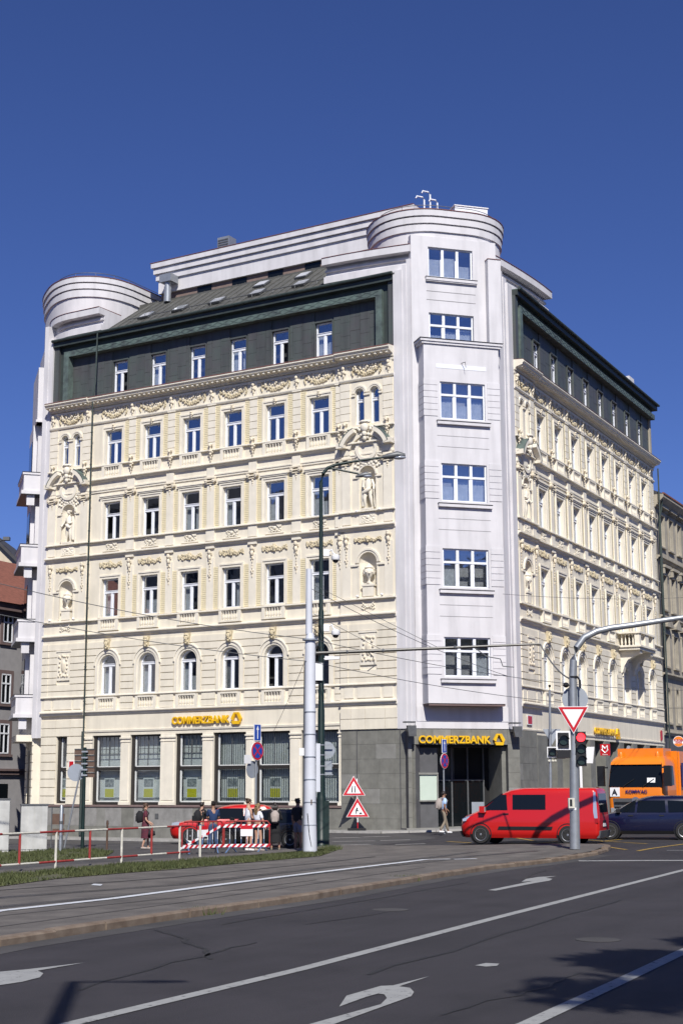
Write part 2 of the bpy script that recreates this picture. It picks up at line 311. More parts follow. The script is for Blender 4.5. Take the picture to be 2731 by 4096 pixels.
# ================================================================== corner bank building
bank = thing('bank_building', 'cream and white corner bank building with stucco facades and copper attic', 'building', (CC.x, CC.y, 0))
class Fac:
    def __init__(s, Mx, sg): s.M = Mx; s.sg = sg
    def bx(s, mb, s0, s1, v0, v1, z0, z1): mb.box(s.sg * s0, s.sg * s1, v0, v1, z0, z1); return mb
    def pr(s, mb, poly, v0, v1): mb.prism([(s.sg * a, z) for a, z in poly], v0, v1); return mb
    def put(s, name, mb, m, parent=None, sm=None): return put(name, mb, m, parent or bank, s.M, sm)
    def inst(s, name, me, a, v, z, parent=None, sc=None, flip=False):
        Mx = s.M @ T(s.sg * a, v, z)
        if sc: Mx = Mx @ Matrix.Diagonal((*sc, 1))
        return link(name, me, parent or bank, Mx)
FL, FR, FC, FK = Fac(F_L, 1), Fac(F_R, -1), Fac(F_C, 1), Fac(F_K, 1)
def arc(c, z, r, a0, a1, n): return [(c + r * math.cos(R(a0 + (a1 - a0) * i / n)), z + r * math.sin(R(a0 + (a1 - a0) * i / n))) for i in range(n + 1)]
def wall(f, mb, s0, s1, z0, z1, vf, vb, ops=()):
    x = s0
    for c, h, zb, zt, arched in sorted(ops):
        f.bx(mb, x, c - h, vb, vf, z0, z1); x = c + h
        if zb > z0: f.bx(mb, c - h, c + h, vb, vf, z0, zb)
        if arched:
            p = arc(c, zt - h, h, 180, 0, 14)
            for a, b in zip(p, p[1:]): f.pr(mb, [a, b, (b[0], z1), (a[0], z1)], vb, vf)
        elif zt < z1: f.bx(mb, c - h, c + h, vb, vf, zt, z1)
    f.bx(mb, x, s1, vb, vf, z0, z1)
def ring(f, mb, c, z, r0, r1, v0, v1, a0=0, a1=180, n=14):
    A, B = arc(c, z, r0, a0, a1, n), arc(c, z, r1, a0, a1, n)
    for i in range(n): f.pr(mb, [A[i], B[i], B[i + 1], A[i + 1]], v0, v1)
def course(f, name, s0, s1, prof, m='trim', parent=None):
    mb = MB(); xs = sorted((f.sg * s0, f.sg * s1)); mb.sweep(prof, [(xs[0], 0, 0, 1), (xs[1], 0, 0, 1)]); return f.put(name, mb, m, parent)
# ---- shared meshes --------------------------------------------------------------
def blob(items, m, name, seg=7, rings=5):
    mb = MB()
    for it in items: mb.ball(it[:3], it[3:6] if len(it) > 4 else it[3], seg, rings)
    return mb.mesh(name, M[m], 60)
def swag(w, sag, r, n, seed, m='ornament', name='garland', centre=0.0):
    rg = random.Random(seed); it = []
    for i in range(n):
        t = i / (n - 1); x = (t - 0.5) * w; z = -sag * (1 - (2 * t - 1) ** 2) if not centre else -sag * abs(math.sin(t * math.pi * 2)) * 0.8
        for k in range(3):
            rr = r * rg.uniform(0.5, 1.0) * (0.7 + 0.5 * (1 - abs(2 * t - 1)))
            it.append((x + rg.uniform(-r, r) * .8, rg.uniform(0.0, r * .9), z + rg.uniform(-r, r), rr, rr * .8, rr))
    for sx in (-1, 1):
        for k in range(6): it.append((sx * w * .5 + rg.uniform(-.05, .05), .04, -k * sag * .22 + .06, r * rg.uniform(.5, .9), r * .7, r * .9))
    if centre:
        for k in range(34): x = rg.uniform(-w * .48, w * .48); rr = r * rg.uniform(.55, .95); it.append((x, rg.uniform(0, .05), rg.uniform(-.16, .10) * (1.1 - abs(x) / w), rr, rr * .8, rr))
        for k in range(10): it.append((rg.uniform(-.13, .13), rg.uniform(.05, .12), rg.uniform(-.22, .12), r * 1.1, r, r * 1.1))
        it.append((0, .1, -.04, .13, .1, .16))
    return blob(it, m, name)
ME = {}
ME['frieze'] = swag(1.85, .42, .085, 22, 1, 'ornament_tan')
rg = random.Random(11)
extra = [(rg.uniform(-.7, .7), rg.uniform(0, .07), rg.uniform(-.12, .16), rg.uniform(.05, .1)) for _ in range(26)]
ME['putti'] = blob([(0, .09, .17, .1, .1, .12), (0, .06, -.02, .12, .08, .14), (-.1, .05, -.1, .06), (.1, .05, -.12, .06), (0, .05, -.24, .07, .05, .14), (0, .03, -.42, .04, .03, .1)], 'ornament', 'putto')
ME['ribbon'] = blob(extra, 'ornament', 'ribbon_relief')
ME['festoon'] = swag(1.55, .20, .07, 26, 2, 'ornament_tan', 'festoon', centre=1.0)
ME['console'] = blob([(0, .1, 0, .13, .1, .14), (0, .12, .08, .1, .08, .07), (-.13, .05, -.05, .05), (.13, .05, -.05, .05), (0, .08, -.28, .12, .08, .18), (0, .09, -.3, .08, .08, .1), (0, .05, -.5, .07, .05, .08), (-.06, .04, -.6, .05), (.06, .04, -.6, .05), (0, .04, -.75, .04, .03, .1), (0, .04, -.95, .05, .03, .06), (0, .04, -1.1, .035, .03, .09), (-.06, .04, -1.28, .05), (.06, .04, -1.28, .05), (0, .04, -1.38, .07, .04, .1), (0, .03, -1.58, .03, .03, .09)], 'ornament', 'console')
def mask_mesh():
    mb = MB(); mb.prism([(-.13, 0), (.13, 0), (.2, .66), (-.2, .66)], 0, .14)
    for it in [(0, .17, .33, .13, .11, .19), (0, .28, .3, .03, .05, .06), (0, .25, .19, .06, .04, .03), (-.05, .25, .37, .035, .03, .025), (.05, .25, .37, .035, .03, .025), (-.13, .16, .42, .06, .07, .12), (.13, .16, .42, .06, .07, .12), (0, .18, .53, .16, .09, .08), (-.09, .18, .14, .06, .06, .08), (.09, .18, .14, .06, .06, .08), (0, .2, .07, .08, .06, .08)]: mb.ball(it[:3], it[3:], 7, 5)
    return mb.mesh('mask_keystone', M['ornament_tan'], 50)
ME['mask'] = mask_mesh()
ME['bust'] = blob([(0, .12, .30, .1, .11, .13), (0, .22, .28, .03, .04, .03), (-.1, .09, .36, .07), (.1, .09, .36, .07), (0, .09, .42, .11, .09, .06), (0, .08, .12, .07, .07, .1), (0, .09, -.02, .15, .1, .1), (-.13, .05, -.1, .06), (.13, .05, -.1, .06), (0, .07, -.18, .1, .07, .1), (-.07, .04, -.3, .05), (.07, .04, -.3, .05), (0, .04, -.42, .05, .04, .1), (0, .03, -.58, .03, .03, .07)], 'ornament', 'bust')
def capital_mesh():
    mb = MB(); mb.box(-.36, .36, 0, .2, .30, .38)
    mb.box(-.27, .27, 0, .12, .0, .06)
    for sx in (-1, 1):
        mb.lathe([(.02, 0), (.13, 0), (.13, .17), (.05, .19)], (sx * .27, 0.0, .19), 10, 'y'); mb.ball((sx * .27, .18, .19), .05, 6, 4)
    for k in range(5): mb.ball((-.14 + .07 * k, .13, .17), (.035, .05, .06), 6, 4)
    for it in [(0, .06, -.1, .08, .05, .09), (0, .05, -.24, .05, .04, .08), (0, .04, -.36, .03, .03, .07)]: mb.ball(it[:3], it[3:], 6, 4)
    return mb.mesh('capital', M['ornament'], 45)
ME['capital'] = capital_mesh()
def baluster_mesh(h):
    p = [(.06, 0), (.06, .06), (.035, .09), (.05, .16), (.066, .28), (.05, .42), (.034, .62), (.032, .78), (.05, .84), (.06, .9), (.06, 1)]
    return MB().lathe([(r, z * h) for r, z in p], (0, 0, 0), 8).mesh('baluster', M['trim'], 40)
ME['baluster'] = baluster_mesh(.56)
rg = random.Random(5)
ME['scroll'] = blob([(rg.choice((-1, 1)) * rg.uniform(.12, .42), .02, rg.uniform(-.2, .2), .05, .03, .05) for _ in range(26)] + [(-.3 + .12 * k, .02, -.16 + .04 * (k % 2), .06, .035, .045) for k in range(6)] + [(0, .03, .05, .12, .04, .1)], 'trim', 'scroll_relief')
ME['plaque'] = blob([(0, .0, 0, .2, .07, .42)] + [(.33 * math.cos(a * .42) * rg.uniform(.9, 1.1), .02, .66 * math.sin(a * .42) * rg.uniform(.9, 1.1), .08, .05, .09) for a in range(15)] + [(sx * .36, .02, sz * .62, .09, .05, .1) for sx in (-1, 1) for sz in (-1, 1)], 'ornament', 'oval_plaque')
ME['cartouche'] = blob([(0, .2, .5, .26, .16, .3), (0, .22, .82, .32, .16, .1), (-.27, .18, .8, .1), (.27, .18, .8, .1), (-.34, .12, .4, .1), (.34, .12, .4, .1), (-.46, .1, .5, .08), (.46, .1, .5, .08), (0, .2, .15, .16, .14, .18), (-.22, .14, .1, .1), (.22, .14, .1, .1), (0, .18, -.1, .12, .12, .16), (-.16, .1, -.06, .09), (.16, .1, -.06, .09)], 'trim', 'cartouche')
ME['scrollwork'] = blob([(sx * x, .04, z, r_, .05, r_) for sx in (-1, 1) for x, z, r_ in ((.1, 0, .09), (.22, .06, .1), (.36, .16, .1), (.5, .3, .09), (.58, .48, .08), (.3, -.08, .08), (.46, .05, .08), (.6, .18, .07), (.16, .16, .07), (.64, -.1, .07), (.5, -.16, .08))], 'trim', 'scrollwork')
ME['urn'] = MB().lathe([(.16, 0), (.16, .06), (.07, .1), (.06, .2), (.12, .3), (.26, .52), (.3, .68), (.24, .76), (.2, .8), (.26, .84), (.2, .92), (.08, 1.0), (.06, 1.06), (.02, 1.1)], (0, 0, 0), 14)
for sx in (-1, 1): ME['urn'].tube([(sx * .22, 0, .8), (sx * .36, 0, .76), (sx * .36, 0, .62), (sx * .27, 0, .5)], .04, 6)
for k in range(9): ME['urn'].ball((.25 * math.cos(k * .7), .25 * math.sin(k * .7), .6 - .06 * (k % 2)), .06, 6, 4)
ME['urn'] = ME['urn'].mesh('urn', M['trim'], 50)
def statue_mesh(mirror):
    mb = MB(); g = -1 if mirror else 1
    mb.box(-.34, .34, -.22, .22, 0, .08)
    leg1 = [(g * .12, 0, 1.02), (g * .16, .12, .6), (g * .14, .03, .12), (g * .16, .14, .1)]; leg2 = [(-g * .1, 0, 1.0), (-g * .14, .02, .58), (-g * .22, -.05, .12), (-g * .26, .08, .1)]
    for L_ in (leg1, leg2): mb.tube(L_, [.14, .1, .065, .05], 8)
    mb.tube([(0, 0, .92), (g * .02, .02, 1.1), (-g * .02, .03, 1.35), (0, .02, 1.52)], [.18, .15, .19, .1], 10)
    mb.tube([(0, .02, 1.5), (0, .04, 1.62)], [.07, .065], 8); mb.ball((0, .07, 1.74), (.1, .12, .14), 9, 7); mb.ball((0, .19, 1.72), (.025, .03, .03), 6, 4)
    for k in range(9): mb.ball((.11 * math.cos(k * .7), .04 + .1 * math.sin(k * .7), 1.8), .055, 6, 4)
    mb.tube([(-g * .2, .02, 1.48), (-g * .34, .06, 1.2), (-g * .4, .2, .98), (-g * .4, .26, .94)], [.075, .06, .045, .05], 8)
    mb.tube([(g * .2, .02, 1.48), (g * .34, 0, 1.22), (g * .2, .2, 1.1), (g * .12, .24, 1.12)], [.075, .065, .05, .05], 8)
    mb.tube([(-g * .42, .24, .98), (-g * .46, .2, .08)], .03, 6)
    mb.tube([(g * .24, .05, 1.5), (g * .3, .0, 1.1), (g * .26, .02, .7), (g * .3, 0, .2)], [.09, .12, .14, .1], 7)
    mb.tube([(-g * .16, .1, 1.06), (0, .16, .95), (g * .2, .12, .86)], [.08, .12, .1], 7)
    return mb.mesh('statue', M['trim'], 60)
# ---- windows ----------------------------------------------------------------------
def win_meshes(w, h, kind):
    """casement window, origin at bottom centre; returns frame, panes, curtain"""
    fr = MB(); panes = []; fw = .075
    zt = h * .645 if kind != 'arch' else h - w / 2 - .02
    if kind == 'triple':
        fr.box(-w / 2, w / 2, -.05, .05, 0, fw); fr.box(-w / 2, w / 2, -.05, .05, h - fw, h)
        xs = [-w / 2, -w / 6, w / 6, w / 2]
        for i, x in enumerate(xs): fr.box(x - (fw if i in (1, 2) else 0) if i else x, x + (fw if i < 3 else 0), -.045, .06, fw, h - fw) if i not in (3,) else fr.box(x - fw, x, -.045, .06, fw, h - fw)
        if h > 2: fr.box(-w / 2 + fw, w / 2 - fw, -.04, .08, zt - .05, zt + .07)
        for i in range(3):
            x0, x1 = xs[i] + fw, xs[i + 1] - fw
            panes += [(x0, x1, fw, zt - .05), (x0, x1, zt + .07, h - fw)] if h > 2 else [(x0, x1, fw, h - fw)]
            if i: fr.box(x0, x0 + .05, -.03, .04, fw, zt - .05)
    else:
        top = h if kind != 'arch' else h - w / 2
        fr.box(-w / 2, w / 2, -.05, .05, 0, fw); fr.box(-w / 2, -w / 2 + fw, -.045, .045, fw, top); fr.box(w / 2 - fw, w / 2, -.045, .045, fw, top)
        if kind != 'arch': fr.box(-w / 2 + fw, w / 2 - fw, -.05, .05, h - fw, h)
        fr.box(-w / 2 + fw, w / 2 - fw, -.06, .07, zt - .04, zt + .09); fr.box(-w / 2 + fw, w / 2 - fw, -.03, .10, zt + .09, zt + .12)
        if kind != 'slim':
            fr.box(-.05, .05, -.04, .06, fw, zt - .04); panes += [(-w / 2 + fw, -.05, fw, zt - .04), (.05, w / 2 - fw, fw, zt - .04)]
            for sx in (-1, 1): fr.box(sx * .05, sx * .10, -.03, .035, fw, zt - .04); fr.box(sx * (w / 2 - fw), sx * (w / 2 - fw - .04), -.03, .035, fw, zt - .04)
        else: panes.append((-w / 2 + fw, w / 2 - fw, fw, zt - .04))
        if kind != 'arch' and kind != 'slim': panes.append((-w / 2 + fw, w / 2 - fw, zt + .09, h - fw))
    pm = []
    for x0, x1, z0, z1 in panes: pm.append(MB().box(x0, x1, -.006, .006, z0, z1).mesh('pane', M['glass']))
    if kind in ('arch', 'slim'):
        r0, c = w / 2, h - w / 2
        p = arc(0, c, r0, 0, 180, 14); q = arc(0, c, r0 - fw, 0, 180, 14)
        for i in range(14): fr.prism([q[i], p[i], p[i + 1], q[i + 1]], -.045, .045)
        z2 = zt + .12; pl = [a for a in q if a[1] > z2]
        if kind == 'slim': pl = [(r0 - fw, z2)] + q + [(-r0 + fw, z2)]
        else: pl = [(r0 - fw, z2)] + pl + [(-r0 + fw, z2)]
        pm.append(MB().prism(pl, -.006, .006).mesh('pane', M['glass']))
    return fr.mesh('window', M['frame']), pm
def curtain_mesh(x0, x1, z0, z1, seed):
    rg = random.Random(seed); mb = MB(); n = 12; vs = []
    for i in range(n + 1):
        x = x0 + (x1 - x0) * i / n; y = -.25 + .03 * math.sin(i * 2.1 + seed) + rg.uniform(-.01, .01); vs += [(x, y, z0), (x, y, z1)]
    return mb.add(vs, [(2 * i, 2 * i + 2, 2 * i + 3, 2 * i + 1) for i in range(n)]).mesh('curtain', M['curtain'], 60)
WIN = {}
for k, (w, h, kd) in dict(rect=(1.28, 2.30, 'rect'), f3=(1.28, 2.30, 'rect'), f5=(1.28, 2.12, 'rect'), attic=(1.14, 2.0, 'rect'), arch=(1.24, 2.36, 'arch'), slim=(.56, 2.05, 'slim'), triple=(2.56, 2.06, 'triple'), tripletop=(2.60, 1.72, 'triple')).items():
    WIN[k] = (*win_meshes(w, h, kd), w, h)
CUR = [curtain_mesh(-.60, -.28, .05, 1.5, 1), curtain_mesh(.26, .60, .05, 1.5, 2), curtain_mesh(.05, .6, .05, 1.45, 3), curtain_mesh(-.58, -.02, .05, 1.42, 4), curtain_mesh(-.6, .6, .05, .9, 5)]
wcount = 0
def window(f, key, s, v, z, curtains=2):
    global wcount
    fm, pm, w, h = WIN[key]; o = f.inst('window', fm, s, v, z); wcount += 1
    opened = key in ('attic', 'f5', 'rect', 'arch') and wcount % 9 in (1, 5)
    for i_, p in enumerate(pm):
        if opened and i_ == wcount % 2: continue            # one sash stands open: dark room behind
        f.inst('pane', p, s, v, z, o)
    if key not in ('triple', 'tripletop', 'slim'):
        for k in range(curtains):
            i = (wcount * 7 + k * 3) % 5 if k else (wcount * 5) % 2
            if opened or (k and wcount % 4 == 0): continue
            f.inst('curtain', CUR[i], s, v, z, o)
    elif key != 'slim':
        for k in (-1, 0, 1):
            if z > 16 or (wcount + k) % 3 == 0: f.inst('curtain', CUR[4], s + k * w / 3 * f.sg, v, z, o, sc=(.62, .8, (1.25, .95, 1.4)[(wcount + k) % 3]))
    return o
# ---- the street facades ------------------------------------------------------------
LEDGE = lambda z0, z1, p, b=0.0: [(-.05, z0), (b + .06, z0), (b + p * .45, z0 + (z1 - z0) * .35), (b + p * .5, z0 + (z1 - z0) * .5), (b + p, z0 + (z1 - z0) * .6), (b + p, z1 - .03), (b + p - .05, z1), (-.05, z1 + .02)]
def facade(f, cols, lo, hi, ris, near):
    n = len(cols); pitch = cols[1] - cols[0]
    def segs(): return [(lo, hi, 0.0)] + [(a, b, .12) for a, b in ris]
    # walls, floor by floor
    Z = [6.55, 11.19, 15.98, 20.66, 26.0]
    ops = [[(c, .62, 7.73, 10.09, True) for c in cols], [(c, .64, 12.36, 14.66, False) for c in cols], [(c, .64, 17.07, 19.37, False) for c in cols], [(c, .64, 21.74, 23.86, False) for c in cols]]
    for k in range(4):
        mb = MB(); wall(f, mb, lo, hi, Z[k], Z[k + 1], 0, -.38, ops[k]); f.put('wall', mb, 'cream')
        for a, b in ris:
            c = (a + b) / 2 - .02; mb = MB()
            ro = [[], [(c, .55, 12.36, 14.75, True)], [(c, .5, 17.07, 19.52, True)], [(c - .47, .28, 21.9, 23.95, True), (c + .47, .28, 21.9, 23.95, True)]][k]
            wall(f, mb, a, b, Z[k], Z[k + 1], .12, -.38, ro); f.put('wall', mb, 'cream')
    # windows
    for i, c in enumerate(cols):
        window(f, 'arch', c, -.24, 7.73); window(f, 'f3', c, -.24, 12.36); window(f, 'rect', c, -.24, 17.07); window(f, 'f5', c, -.24, 21.74)
        for z0, h in ((12.36, 2.3), (17.07, 2.3), (21.74, 2.12)):      # moulded surrounds
            mb = MB(); zt = z0 + h
            for w0, w1, d in ((.64, .78, .05), (.78, .87, .09)):
                f.bx(mb, c - w1, c - w0, 0, d, z0 - .05, zt + w1 - .64); f.bx(mb, c + w0, c + w1, 0, d, z0 - .05, zt + w1 - .64); f.bx(mb, c - w0, c + w0, 0, d, zt + w0 - .64, zt + w1 - .64)
            f.bx(mb, c - .68, c + .68, -.2, .07, z0 - .07, z0)
            if z0 > 16 and z0 < 18: f.bx(mb, c - .92, c + .92, 0, .13, zt + .26, zt + .34); f.bx(mb, c - .96, c + .96, 0, .17, zt + .34, zt + .40)
            f.put('window_surround', mb, 'trim')
        # arched surround and mask
        mb = MB(); ring(f, mb, c, 9.47, .62, .74, -.02, .06); ring(f, mb, c, 9.47, .74, .93, 0, .11); ring(f, mb, c, 9.47, .93, 1.0, 0, .16)
        for sx in (-1, 1):
            f.bx(mb, c + sx * .62, c + sx * .74, -.02, .06, 7.7, 9.47); f.bx(mb, c + sx * .74, c + sx * .93, 0, .11, 7.7, 9.47)
        f.put('window_surround', mb, 'trim')
        f.inst('mask_keystone', ME['mask'], c, .08, 10.40)
        # F5 little keystone, frieze
        f.inst('keystone_relief', ME['putti'], c, .06, 24.05, sc=(.8, .8, .55))
        if pitch > 3: f.inst('garland', ME['frieze'], c, .03, 25.16, sc=(1.05, .62, 1))
        else: f.inst('garland', ME['frieze'], c, .03, 25.16, sc=(1, .62, 1))
        f.inst('ribbon_relief', ME['ribbon'], c, .02, 25.10, sc=(1, .6, 1))
        f.inst('festoon', ME['festoon'], c, .03, 15.58, sc=(1, .6, 1))
        # balustrades
        for zb, v0, hw in ((6.93, .06, .56), (11.63, .06, .56), (20.98, .06, .58)):
            mb = MB(); f.bx(mb, c - hw - .2, c - hw, -.05, .16, zb - .1, zb + .64); f.bx(mb, c + hw, c + hw + .2, -.05, .16, zb - .1, zb + .64)
            f.bx(mb, c - hw, c + hw, -.02, .17, zb + .56, zb + .66); f.bx(mb, c - hw, c + hw, -.02, .15, zb - .1, zb); f.bx(mb, c - hw, c + hw, 0, .015, zb, zb + .56)
            o = f.put('balustrade', mb, 'trim')
            for k in range(6): f.inst('baluster', ME['baluster'], c - hw + (k + .5) * 2 * hw / 6, .085, zb, o, sc=(1, 1, 1))
        # F4 parapet relief
        mb = MB(); f.bx(mb, c - .62, c + .62, 0, .05, 16.34, 16.4); f.bx(mb, c - .62, c + .62, 0, .05, 16.88, 16.94); f.put('panel', mb, 'trim'); f.inst('scroll_relief', ME['scroll'], c, .02, 16.62)
    # between windows
    mids = [(a + b) / 2 for a, b in zip(cols, cols[1:])]
    if near: mids = [cols[0] - pitch / 2 + .12] + mids
    edge = [] if len(ris) > 1 else [cols[-1] + pitch / 2 - .1]
    for m_ in mids + edge:
        for z0, z1 in ((12.3, 14.75), (17.05, 19.6), (21.72, 24.3)):           # yellow brick either side
            for sx in (-1, 1):
                mb = MB(); f.bx(mb, m_ + sx * .25, m_ + sx * .60, 0, .03, z0, z1); f.put('brick_panel', mb, 'brick')
        mb = MB(); f.bx(mb, m_ - .25, m_ + .25, 0, .06, 12.3, 15.3); f.bx(mb, m_ - .3, m_ + .3, 0, .12, 15.85, 15.98); f.put('pilaster', mb, 'trim'); f.inst('console', ME['console'], m_, .06, 15.62)
        mb = MB(); f.bx(mb, m_ - .25, m_ + .25, 0, .10, 17.05, 19.62); f.bx(mb, m_ - .31, m_ + .31, 0, .13, 17.0, 17.16); f.bx(mb, m_ - .27, m_ + .27, 0, .12, 20.03, 20.62); f.put('pilaster', mb, 'trim'); f.inst('capital', ME['capital'], m_, .06, 19.64)
        mb = MB(); f.bx(mb, m_ - .3, m_ + .3, 0, .1, 16.3, 16.98); f.put('pedestal', mb, 'trim')
        p = None
        for k in range(6):
            mb = MB(); z0 = 21.74 + k * .43; f.bx(mb, m_ - .26, m_ + .26, 0, .07, z0, z0 + .395); f.put('pilaster_block', mb, 'trim')
        mb = MB(); f.bx(mb, m_ - .3, m_ + .3, 0, .1, 24.36, 24.5); f.bx(mb, m_ - .24, m_ + .24, 0, .06, 24.5, 25.3); f.put('pilaster_head', mb, 'trim')
        f.inst('putto', ME['putti'], m_, .06, 25.0); f.inst('bust', ME['bust'], m_, .1, 21.62)
    # horizontal courses
    for a, b, d in segs():
        course(f, 'string_course', a, b, LEDGE(6.58, 6.83, .18, d)); course(f, 'string_course', a, b, LEDGE(11.19, 11.44, .21, d)); course(f, 'string_course', a, b, LEDGE(16.0, 16.24, .23, d)); course(f, 'string_course', a, b, LEDGE(20.66, 20.88, .24, d))
        for z, p in ((7.64, .13), (12.18, .18), (16.96, .18), (21.62, .18)): course(f, 'sill_course', a, b, [(-.02, z), (d + p, z + .01), (d + p, z + .07), (d + p - .03, z + .09), (-.02, z + .1)])
        course(f, 'fascia', a, b, [(-.02, 20.03), (d + .06, 20.03), (d + .06, 20.14), (d + .1, 20.15), (d + .1, 20.22), (-.02, 20.24)])
        course(f, 'string_course', a, b, [(-.02, 24.38), (d + .07, 24.38), (d + .11, 24.46), (d + .11, 24.52), (-.02, 24.54)])
        course(f, 'fascia', a, b, [(-.02, 25.27), (d + .07, 25.27), (d + .09, 25.4), (-.02, 25.42)])
        course(f, 'cornice', a, b, [(-.05, 25.46), (d + .1, 25.46), (d + .16, 25.58), (d + .2, 25.62), (d + .55, 25.72), (d + .58, 25.80), (d + .66, 25.88), (d + .66, 25.95), (d + .6, 26.0), (-.05, 26.06)])
        course(f, 'cornice_flashing', a, b, [(-.05, 26.065), (d + .6, 26.005), (d + .675, 25.96), (d + .675, 25.985), (d + .6, 26.03), (-.05, 26.09)], 'redline')
        mb = MB(); k = a + .12
        while k < b - .1: f.bx(mb, k, k + .13, d + .18, d + .50, 25.60, 25.705); k += .36
        k = a + .05
        while k < b - .05: f.bx(mb, k, k + .07, d + .1, d + .15, 25.47, 25.55); k += .14
        tag(f.put('dentils', mb, 'trim'), kind='stuff')
    # F2 rustication: one block per course between the arches
    zc = [6.86] + [7.24 + .41 * k for k in range(10)]
    edges = [lo] + sum([[c - 1.0, c + 1.0] for c in cols], []) + [hi]
    for zi, (z0, z1) in enumerate(zip(zc, zc[1:])):
        z1 -= .05
        for k in range(0, len(edges), 2):
            a, b = edges[k], edges[k + 1]
            def off(z, base=1.02):
                if z < 9.47: return 0.0
                dz = z - 9.47; return base - math.sqrt(max(base * base - dz * dz, .16 ** 2 if z < 10.6 else .16 ** 2))
            ea = off(z0) if k else 0; eb = off(z0) if k < len(edges) - 2 else 0; ea1 = off(z1) if k else 0; eb1 = off(z1) if k < len(edges) - 2 else 0
            if z0 < 7.66: # parapet zone: narrower
                ea = ea1 = .0; eb = eb1 = 0
            mb = MB(); f.pr(mb, [(a - ea, z0), (b + eb, z0), (b + eb1, z1), (a - ea1, z1)], 0, .075); f.put('rusticated_block', mb, 'cream')
    # risalits
    for a, b in ris:
        c = (a + b) / 2 - .02
        for z0, z1 in zip(zc[2:], zc[3:]):
            z1 -= .05
            hole = 8.6 < z1 and z0 < 10.4
            for p, q in (((a, c - .52), (c + .52, b)) if hole else ((a, b),)):
                mb = MB(); f.bx(mb, p, q, .12, .19, z0, z1)
                if p == a: f.bx(mb, a + .02, a + .5, .19, .22, z0, z1)
                if q == b: f.bx(mb, b - .5, b - .02, .19, .22, z0, z1)
                f.put('rusticated_block', mb, 'cream')
        mb = MB(); f.bx(mb, c - .5, c + .5, .12, .2, 8.68, 10.4); f.bx(mb, c - .56, c + .56, .12, .24, 10.4, 10.5); f.put('plaque_panel', mb, 'trim'); f.inst('oval_plaque', ME['plaque'], c, .2, 9.54, sc=(.95, 1, .95))
        for s0 in (a + .5, c - .5, c + .5, b - .5): pass
        mb = MB(); f.bx(mb, a + .25, a + .8, .12, .16, 6.95, 7.5); f.bx(mb, c - .7, c + .7, .12, .16, 6.95, 7.5); f.bx(mb, b - .8, b - .25, .12, .16, 6.95, 7.5); f.put('panel', mb, 'trim')
        # F3 niche with urn
        def niche(h, z0, zt):
            mb = MB(); vs = []; n = 10; zs = zt - h
            for i in range(n + 1):
                an = math.pi * i / n; x = c + h * 1.0 * math.cos(an); y = -.36 * math.sin(an); vs += [(f.sg * x, y + .1, z0), (f.sg * x, y + .1, zs)]
            mb.add(vs, [(2 * i, 2 * i + 2, 2 * i + 3, 2 * i + 1) for i in range(n)])
            vs = []; m_ = 6
            for j in range(m_ + 1):
                e = math.pi / 2 * j / m_
                for i in range(n + 1):
                    an = math.pi * i / n; vs.append((f.sg * (c + h * math.cos(an) * math.cos(e)), .1 - .36 * math.sin(an) * math.cos(e), zs + h * math.sin(e)))
            mb.add(vs, [(j * (n + 1) + i, j * (n + 1) + i + 1, (j + 1) * (n + 1) + i + 1, (j + 1) * (n + 1) + i) for j in range(m_) for i in range(n)])
            return f.put('niche', mb, 'cream', sm=60)
        niche(.55, 12.36, 14.75); niche(.5, 17.07, 19.52)
        mb = MB(); ring(f, mb, c, 14.2, .55, .66, .1, .17); ring(f, mb, c, 14.2, .66, .76, .1, .21)
        for sx in (-1, 1): f.bx(mb, c + sx * .55, c + sx * 1.05, .12, .2, 14.02, 14.12); f.bx(mb, c + sx * .55, c + sx * .62, .1, .16, 12.36, 14.02)
        f.put('niche_surround', mb, 'trim')
        mb = MB(); f.bx(mb, c - .34, c + .34, -.12, .16, 12.36, 12.9); f.bx(mb, c - .4, c + .4, -.14, .2, 12.9, 13.0); f.bx(mb, c - .3, c + .3, -.1, .14, 13.0, 13.06); f.put('urn_pedestal', mb, 'trim')
        f.inst('urn', ME['urn'], c, .02, 13.06)
        f.inst('festoon', ME['festoon'], c, .15, 15.5, sc=(1.0, .8, .8)); f.inst('console', ME['console'], a + .42, .16, 15.66); f.inst('console', ME['console'], b - .42, .16, 15.66)
        for s0 in (a + .42, b - .42): mb = MB(); f.bx(mb, s0 - .26, s0 + .26, .12, .17, 12.3, 15.3); f.put('pilaster', mb, 'trim')
        f.inst('scrollwork', ME['scrollwork'], c, .14, 11.78, sc=(.6, .7, .6))
        # F4 niche with statue, oval, cartouche, broken segmental pediment
        mb = MB(); ring(f, mb, c, 19.02, .5, .6, .1, .18)
        for sx in (-1, 1): f.bx(mb, c + sx * .5, c + sx * .88, .12, .2, 18.86, 18.94); f.bx(mb, c + sx * .52, c + sx * .6, .12, .16, 17.07, 18.86)
        f.put('niche_surround', mb, 'trim')
        f.inst('statue', statue_mesh(near and a > 5), c, .02, 17.07, sc=(1.1, 1.1, 1.12))
        for s0 in (a + .42, b - .42):
            mb = MB(); f.bx(mb, s0 - .27, s0 + .27, .12, .2, 17.05, 19.62); f.bx(mb, s0 - .32, s0 + .32, .12, .24, 16.98, 17.15); f.bx(mb, s0 - .27, s0 + .27, .12, .22, 20.03, 20.6); f.put('pilaster', mb, 'trim'); f.inst('capital', ME['capital'], s0, .15, 19.64)
        mb = MB(); n = 24
        for r0, r1, d in ((.42, .5, .2), (.5, .68, .26), (.68, .76, .2)):
            A, B = arc(c, 20.45, r0, 0, 360, n), arc(c, 20.45, r1, 0, 360, n)
            for i in range(n): f.pr(mb, [A[i], B[i], B[i + 1], A[i + 1]], .1, d)
        f.pr(mb, arc(c, 20.45, .44, 0, 360, n)[:-1], .1, .16); f.put('medallion', mb, 'trim')
